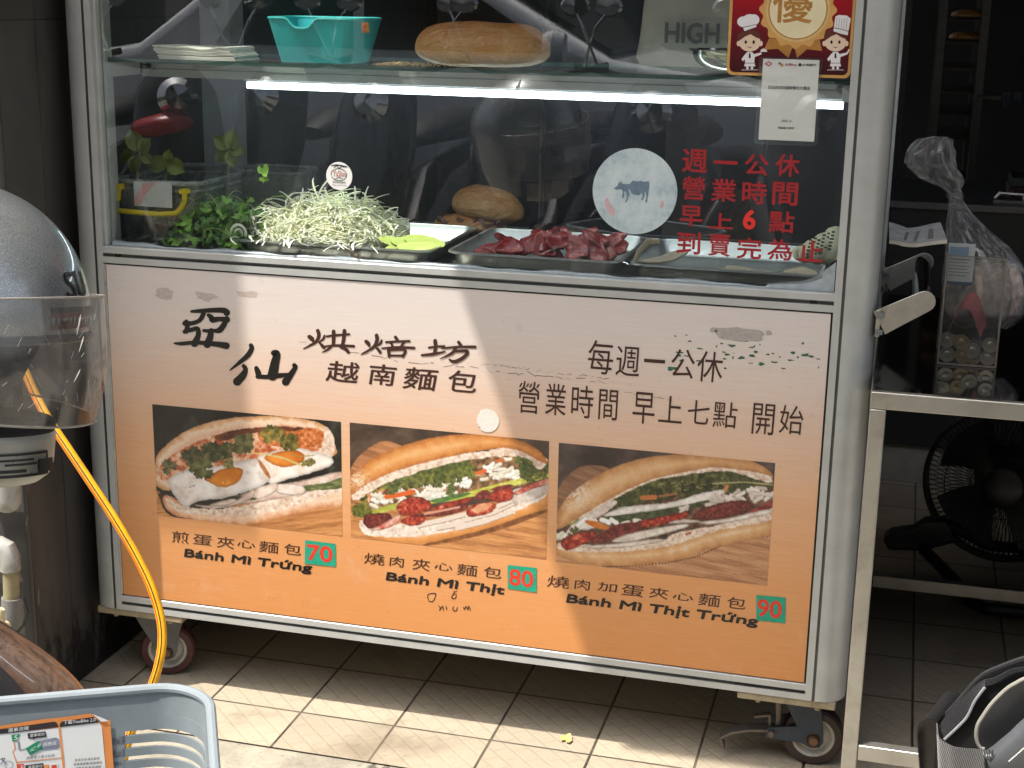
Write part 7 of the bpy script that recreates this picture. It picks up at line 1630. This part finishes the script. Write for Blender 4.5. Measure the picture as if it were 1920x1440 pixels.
# fridge-like panels seen through the cart's glass
m = MB(); m.box(0.02, 0.36, 1.9, 2.5, 0.0, 1.75); m.box(0.37, 0.62, 1.94, 2.5, 0.0, 1.75, 1); m.box(0.345, 0.352, 1.88, 1.9, 0.6, 1.5, 2)
tag(link("upright_cabinet", m, [mat("grey_brown_door", C(74, 72, 66), 0.5), mat("dark_door", C(44, 42, 40), 0.5), M["steel"]], bevel=0.004), "tall grey-brown cabinet in the shop behind the cart's left half", "cabinet")

# ================================================================== black bag, lower right
BGY = -0.62
bag = thing("black_bag", "black bag with webbing straps and grey piped pocket in the lower right corner", "bag", (1.62, BGY, 0.0))
M["nylon"] = mat("black_nylon", C(17, 17, 19), 0.5, var=0.25, vs=300, bump=0.3, bs=500, bd=0.0006); M["webbing"] = None
def webbing(name, base, hi, ang, sc=900):
    k = NT(name); p = k.obj(); wv = k.n("ShaderNodeTexWave", wave_type='BANDS'); wv.inputs["Scale"].default_value = sc; wv.inputs["Distortion"].default_value = 1.0; wv.inputs["Detail"].default_value = 2
    k.l(k.mapping(p, rot=ang), wv.inputs["Vector"]); k.set("Base Color", k.ramp(wv.outputs["Fac"], [(0.2, base), (0.8, hi)])); k.set("Roughness", 0.36); k.set("Sheen Weight", 0.3); k.bump(wv.outputs["Fac"], 0.5, 0.0008); return k.m
M["webbing"] = webbing("grey_webbing", C(16, 16, 18), C(66, 66, 70), (0.3, 0.4, 0.2), 110); M["ribbed"] = webbing("ribbed_fabric", C(16, 16, 18), C(48, 48, 52), (0.2, 0.9, 0.6), 120)
M["piping"] = mat("grey_piping", C(140, 137, 128), 0.5, var=0.06); M["bag_grey"] = mat("grey_coated_fabric", C(44, 45, 47), 0.35, var=0.12, vs=16, bump=0.15, bs=40, bd=0.003); M["silver_fabric"] = mat("silver_fabric", C(76, 78, 81), 0.38, 0.1, var=0.14, vs=30, bump=0.25, bs=26, bd=0.004)
def gp(x, y, d=0.0): return at(x, y, y=BGY + d)
def zb(a, b, d=0.0): return gp(1680 + a / 6.0, 1200 + b / 6.0, d)
def smooth_path(pts, n=8):
    out = []
    for i in range(len(pts) - 1):
        p0, p1, p2, p3 = pts[max(i - 1, 0)], pts[i], pts[i + 1], pts[min(i + 2, len(pts) - 1)]
        for u in np.arange(n) / n: out.append(0.5 * ((2 * p1) + (p2 - p0) * u + (2 * p0 - 5 * p1 + 4 * p2 - p3) * u * u + (3 * p1 - p0 - 3 * p2 + p3) * u ** 3))
    return out + [pts[-1]]
# back panel
arc = [(470, 930), (600, 790), (750, 620), (880, 470), (1000, 370), (1160, 300), (1300, 245), (1440, 200), (1700, 140), (2000, 160)]
ap = smooth_path([zb(a, b, 0.0) for a, b in arc])
m = MB(); bot = [Vector((p_.x, p_.y - 0.02, 0.10)) for p_ in ap]; N_ = len(ap)
m.grid(lambda u, v: ap[int(round(u * (N_ - 1)))].lerp(bot[int(round(u * (N_ - 1)))], v), N_, 10); link("back_panel", m, M["nylon"], bag, solid=0.008, off=1.0)
m = MB(); m.tube([p_ + Vector((0, -0.001, 0.0006)) for p_ in ap], 0.0022, 8); m.tube([p_ + Vector((0.002, -0.006, -0.003)) for p_ in ap], 0.0007, 6, 1); link("edge_binding", m, [mat("dark_binding", C(40, 40, 43), 0.5), M["piping"]], bag)
# body down to the ground
m = MB(); bx0 = zb(470, 1440).x; m.grid(lambda u, v: Vector((1.72 + (0.245) * math.copysign(abs(math.cos(6.2832 * u)) ** 0.5, math.cos(6.2832 * u)), BGY - 0.075 + 0.07 * math.copysign(abs(math.sin(6.2832 * u)) ** 0.5, math.sin(6.2832 * u)), 0.002 + 0.33 * v)), 60, 8, cu=True); m.poly([Vector((1.72 + 0.245 * math.copysign(abs(math.cos(6.2832 * u)) ** 0.5, math.cos(6.2832 * u)), BGY - 0.075 + 0.07 * math.copysign(abs(math.sin(6.2832 * u)) ** 0.5, math.sin(6.2832 * u)), 0.332)) for u in np.arange(60) / 60]); link("bag_body", m, M["nylon"], bag, smooth=60)
# strap loop at the left: near edge path + far edge path
ne = smooth_path([zb(a, b, -0.02) for a, b in ((462, 925), (430, 895), (380, 885), (310, 900), (255, 950), (235, 1040), (240, 1180), (262, 1440), (270, 1700))])
fe = smooth_path([zb(a, b, 0.035) for a, b in ((740, 620), (715, 600), (680, 585), (610, 575), (540, 600), (520, 700), (520, 900), (520, 1300), (520, 1700))])
m = MB(); N_ = len(ne); m.grid(lambda u, v: ne[int(round(u * (N_ - 1)))].lerp(fe[int(round(u * (N_ - 1)))], v), N_, 6); link("strap_loop", m, mat("black_webbing", C(18, 18, 19), 0.45, var=0.3, vs=260), bag, solid=0.0016, smooth=60)
# front webbing band
te = smooth_path([zb(a, b, -0.03 - 0.01 * i) for i, (a, b) in enumerate(((455, 935), (458, 1030), (490, 1110), (560, 1160), (640, 1200), (760, 1220), (880, 1228), (985, 1238)))])
be = [p_ + (zb(560, 1660, -0.03) - zb(540, 1200, -0.03)) for p_ in te]
m = MB(); N_ = len(te); m.grid(lambda u, v: te[int(round(u * (N_ - 1)))].lerp(be[int(round(u * (N_ - 1)))], v), N_, 8); link("webbing_band", m, M["webbing"], bag, solid=0.0016, smooth=60)
m = MB(); kn = [zb(a, b, -0.115) for a, b in ((985, 1240), (1040, 1228), (1100, 1235), (1125, 1275), (1100, 1330), (1060, 1370), (1000, 1300), (975, 1275))]; kc = sum(kn, Vector((0, 0, 0))) / 8
m.grid(lambda u, v: kc + (kn[int(round(u * 8)) % 8] - kc) * math.sin(1.5708 * v) + Vector((0, -0.012 * math.cos(1.5708 * v), 0)), 8, 6, cu=True); link("strap_end", m, M["webbing"], bag, smooth=60)
# ribbed inner strip and dark gap
m = MB(); r1 = [zb(a, b, -0.012) for a, b in ((480, 960), (620, 790), (760, 640), (900, 500), (1000, 440))]; r2 = [zb(a, b, -0.016) for a, b in ((545, 1115), (690, 980), (800, 860), (890, 680), (1000, 530))]; r1, r2 = smooth_path(r1), smooth_path(r2); N_ = len(r1)
m.grid(lambda u, v: r1[int(round(u * (N_ - 1)))].lerp(r2[int(round(u * (N_ - 1)))], v), N_, 6); m.grid(lambda u, v: zb(1005 + 435 * u, 440 - 150 * u + (75 - 30 * u) * v + 14 * math.sin(u * 7), -0.012), 16, 5); link("ribbed_strip", m, M["ribbed"], bag, solid=0.001, smooth=60)
m = MB(); m.tube([p_ + Vector((0, -0.001, 0)) for p_ in r2], 0.0018, 6); link("strip_piping", m, mat("pale_strip_edge", C(140, 140, 144), 0.4), bag)  # thin pale grey tube along the strip's lower edge
# grey pocket with piping
pp = smooth_path([zb(a, b, -0.05) for a, b in ((990, 1225), (945, 1200), (915, 1140), (905, 1050), (925, 950), (985, 850), (1060, 740), (1150, 640), (1260, 540), (1360, 480), (1450, 435), (1700, 350), (1900, 330))])
m = MB(); N_ = len(pp); inner = [zb(1100 + 30 * i, 1250 - 18 * i, -0.042) for i in range(N_)]; pc = zb(1500, 1100, -0.05)
m.grid(lambda u, v: pp[int(round(u * (N_ - 1)))].lerp(zb(1010 + 900 * u, 1240 - 420 * u, -0.045 + 0.0 * v), v), N_, 8); link("pocket_panel", m, M["bag_grey"], bag, solid=0.002, smooth=60)
m = MB(); m.tube(pp, 0.0026, 8); link("pocket_piping", m, M["piping"], bag)
m = MB(); fl_t = [zb(a, b, -0.075) for a, b in ((1010, 1240), (1090, 1190), (1160, 1130), (1280, 1030), (1440, 880), (1900, 500))]; fl_b = [zb(a, b, -0.085) for a, b in ((1090, 1640), (1150, 1640), (1240, 1640), (1380, 1640), (1600, 1640), (2100, 1500))]; fl_t, fl_b = smooth_path(fl_t), smooth_path(fl_b); N_ = len(fl_t)
m.grid(lambda u, v: fl_t[int(round(u * (N_ - 1)))].lerp(fl_b[int(round(u * (N_ - 1)))], v) + Vector((0, -0.012 * math.sin(math.pi * v ** 0.6), 0)), N_, 14); link("silver_flap", m, M["silver_fabric"], bag, solid=0.002, smooth=60)
m = MB(); g = random.Random(3)
for q in range(12):
    t0, t1 = q / 12, (q + 0.55) / 12; A_, B_ = (1270, 1365), (1460, 1200); m.tube([zb(A_[0] + (B_[0] - A_[0]) * t, A_[1] + (B_[1] - A_[1]) * t, -0.098) for t in (t0, t1)], 0.0008, 6)
link("flap_stitching", m, M["white"], bag)

# small leaf on the tiles
lf_ = MB(); c_ = at(1062, 1388, z=0.002); leaf_at(lf_, c_ + Vector((0, 0, 0.002)), 0.013, (0.1, -0.2, 1), 0.5, 0, 2, 0.3); tag(link("fallen_leaf", lf_, mat("yellow_leaf", C(206, 180, 110), 0.6)), "tiny yellow leaf lying on the sunlit tiles", "leaf")

# ================================================================== across the pavement: what the glass reflects
M["car_paint"] = mat("silver_car_paint", C(236, 238, 240), 0.25, 0.05, var=0.02, coat=0.8); M["car_glass"] = mat("dark_car_glass", C(20, 22, 26), 0.05); M["tyre"] = mat("car_tyre", C(26, 26, 26), 0.8)
carr = thing("parked_car", "silver car parked across the road, seen reflected in the glass", "car", (-0.8, -5.4, 0))
CXo, CYn, CYf = -0.85, -4.55, -6.25
side = [(-2.2, 0.35), (-2.2, 0.75), (-2.0, 0.98), (-1.6, 1.05), (-1.1, 1.40), (-0.5, 1.47), (0.15, 1.42), (0.85, 1.03), (1.5, 0.94), (2.0, 0.80), (2.15, 0.60), (2.15, 0.30), (1.75, 0.25), (1.68, 0.48), (1.5, 0.60), (1.28, 0.58), (1.1, 0.46), (1.04, 0.25), (-1.04, 0.25), (-1.1, 0.46), (-1.3, 0.60), (-1.55, 0.58), (-1.72, 0.44), (-1.78, 0.25)]
m = MB(); m.prism([(CXo + a, CYn, b) for a, b in side], (0, CYf - CYn, 0)); link("body", m, M["car_paint"], carr, bevel=0.06, bseg=3, smooth=40)
for wnd in ([(-1.15, 1.06), (-0.95, 1.34), (-0.42, 1.40), (-0.42, 1.05)], [(-0.36, 1.05), (-0.36, 1.40), (0.12, 1.36), (0.62, 1.05)]):
    m = MB(); m.prism([(CXo + a, CYn + 0.008, b) for a, b in wnd], (0, -0.02, 0)); link("window", m, M["car_glass"], carr)
m = MB(); m.prism([(CXo + 0.24, CYn - 0.12, 1.385), (CXo + 0.83, CYn - 0.12, 1.045), (CXo + 0.83, CYf + 0.12, 1.045), (CXo + 0.24, CYf + 0.12, 1.385)], (0.015, 0, 0.025)); link("windscreen", m, M["car_glass"], carr)
m = MB(); m.lathe([(0, -0.06), (0.07, -0.05), (0.09, 0.0), (0.07, 0.05), (0, 0.06)], (CXo + 0.62, CYn + 0.12, 1.08), (1, 0, 0), 18, sx=0.8); m.tube([(CXo + 0.62, CYn - 0.02, 1.03), (CXo + 0.62, CYn + 0.1, 1.06)], 0.02, 8); link("wing_mirror", m, M["car_paint"], carr)
for wx in (-1.42, 1.40):
    for wy, s in ((CYn - 0.02, 1), (CYf + 0.02, -1)):
        m = MB(); m.lathe([(0.2, -0.1), (0.29, -0.1), (0.31, -0.06), (0.31, 0.06), (0.29, 0.1), (0.2, 0.1), (0.2, -0.1)], (CXo + wx, wy - 0.09 * s, 0.31 - 0.03), (0, 1, 0), 36); m.lathe([(0, 0.09), (0.05, 0.095), (0.2, 0.08), (0.2, -0.08), (0, -0.09)], (CXo + wx, wy - 0.09 * s, 0.28), (0, s, 0), 24, 1); link("wheel", m, [M["tyre"], M["steel"]], carr)
m = MB(); m.prism([(CXo + 1.72, CYn + 0.008, 0.72), (CXo + 2.1, CYn + 0.008, 0.66), (CXo + 2.05, CYn + 0.008, 0.78), (CXo + 1.75, CYn + 0.008, 0.84)], (0, -0.05, 0)); link("headlight", m, M["chrome"], carr)
def scooter(x, y, yaw, paint, label, seatcol):
    t = thing("parked_scooter", label, "scooter", (x, y, 0), "scooters parked along the pavement"); Rm = Matrix.Rotation(yaw, 3, 'Z'); o_ = Vector((x, y, 0))
    def T(p_): return o_ + Rm @ Vector(p_)
    def lk(nm, m, mt, **kw):
        m.v = [tuple(T(v)) for v in m.v]; return link(nm, m, mt, t, **kw)
    for wx in (-0.62, 0.62):
        m = MB(); m.lathe([(0.11, -0.045), (0.18, -0.05), (0.21, -0.03), (0.215, 0), (0.21, 0.03), (0.18, 0.05), (0.11, 0.045), (0.11, -0.045)], (wx, 0, 0.185), (0, 1, 0), 32); m.lathe([(0, -0.03), (0.11, -0.035), (0.11, 0.035), (0, 0.03)], (wx, 0, 0.185), (0, 1, 0), 20, 1); lk("wheel", m, [M["tyre"], M["steel"]])
    m = MB(); P_ = [(0.50, 0.30, .07), (0.42, 0.5, .15), (0.36, 0.70, .19), (0.28, 0.92, .16), (0.22, 1.02, .08)]
    m.grid(lambda u, v: (lambda i, f_: tuple(np.array(((P_[i][0] * (1 - f_) + P_[i + 1][0] * f_) + 0.07 * math.cos(6.2832 * u), (P_[i][2] * (1 - f_) + P_[i + 1][2] * f_) * math.sin(6.2832 * u), P_[i][1] * (1 - f_) + P_[i + 1][1] * f_))))(min(int(v * 4), 3), v * 4 - min(int(v * 4), 3)), 28, 16, cu=True); lk("front_shield", m, paint, smooth=60)
    m = MB(); m.tube([(0.32, 0, 0.28), (-0.05, 0, 0.26), (-0.3, 0, 0.42), (-0.75, 0, 0.60)], [0.10, 0.14, 0.19, 0.10], 20); lk("rear_body", m, paint, smooth=60)
    m = MB(); m.tube([(0.02, 0, 0.72), (-0.2, 0, 0.76), (-0.5, 0, 0.76), (-0.72, 0, 0.78)], [0.06, 0.13, 0.14, 0.07], 18, flat=0.5, up=(0, 0, 1)); lk("seat", m, seatcol, smooth=60)
    m = MB(); m.tube([(0.22, -0.34, 1.06), (0.24, -0.15, 1.02), (0.24, 0.15, 1.02), (0.22, 0.34, 1.06)], 0.014, 10); m.tube([(0.45, 0, 0.3), (0.24, 0, 1.02)], 0.03, 12); m.tube([(0.62, 0.06, 0.19), (0.45, 0.06, 0.5)], 0.018, 8); m.tube([(0.62, -0.06, 0.19), (0.45, -0.06, 0.5)], 0.018, 8); lk("handlebar", m, M["black"])
    for s in (-1, 1):
        m = MB(); m.tube([(0.23, s * 0.24, 1.04), (0.27, s * 0.30, 1.20), (0.24, s * 0.34, 1.26)], 0.006, 8); m.lathe([(0, -0.012), (0.05, -0.01), (0.06, 0.0), (0.05, 0.01), (0, 0.012)], (0.24, s * 0.34, 1.28), (1, 0, 0), 20, sx=1.0, sy=0.7); lk("mirror", m, M["chrome"])
    m = MB(); m.lathe([(0, 0.05), (0.05, 0.04), (0.08, 0.0), (0.07, -0.03), (0, -0.03)], (0.37, 0, 0.90), (1, 0, 0.2), 24); lk("headlight", m, M["chrome"])
scooter(-0.05, -3.6, R_(100), mat("black_scooter_paint", C(20, 20, 24), 0.2, coat=0.6), "black scooter parked nose to the cart, seen only in reflection", M["black"])
scooter(-1.62, -3.35, R_(60), mat("dark_scooter_paint", C(26, 26, 28), 0.25, coat=0.6), "dark scooter with a red nose cover parked nose to the cart, seen only in reflection", M["black"])
rs_ = [o for o in bpy.data.objects if o.name.startswith("parked_scooter")][-1]
m = MB(); m.grid(lambda u, v: Vector((-1.50 + 0.13 * math.cos(6.2832 * u) * math.sin(math.pi * v), -3.02 + 0.11 * math.sin(6.2832 * u) * math.sin(math.pi * v), 0.79 + 0.05 * math.cos(math.pi * v) + 0.10 * 0.13 * math.cos(6.2832 * u))), 28, 14, cu=True); link("nose_cover", m, mat("red_scooter_paint", C(176, 26, 36), 0.3), rs_, smooth=60)
scooter(0.98, -3.7, R_(80), mat("grey_scooter_paint", C(96, 98, 102), 0.25, coat=0.6), "grey scooter parked nose to the cart, seen only in reflection", M["black"])
first_row = [o for o in bpy.data.objects if o.name.startswith("parked_scooter")]
for i, (x, y, yaw, lb) in enumerate(((-0.62, -3.5, 96, "black scooter parked between the red-nosed scooter and another black one, in reflection"), (0.46, -3.55, 92, "black scooter parked left of the grey scooter, in reflection"), (1.55, -3.6, 86, "black scooter parked right of the grey scooter, in reflection"), (-1.12, -3.65, 100, "black scooter parked just right of the red-nosed scooter, in reflection"), (-2.2, -3.6, 92, "black scooter parked at the far left of the row, in reflection"))):
    o = dup(first_row[0], (x, y, 0), (0, 0, R_(yaw) - R_(100)), lb)
bpy.data.objects.remove(_to); bpy.data.curves.remove(_tc)
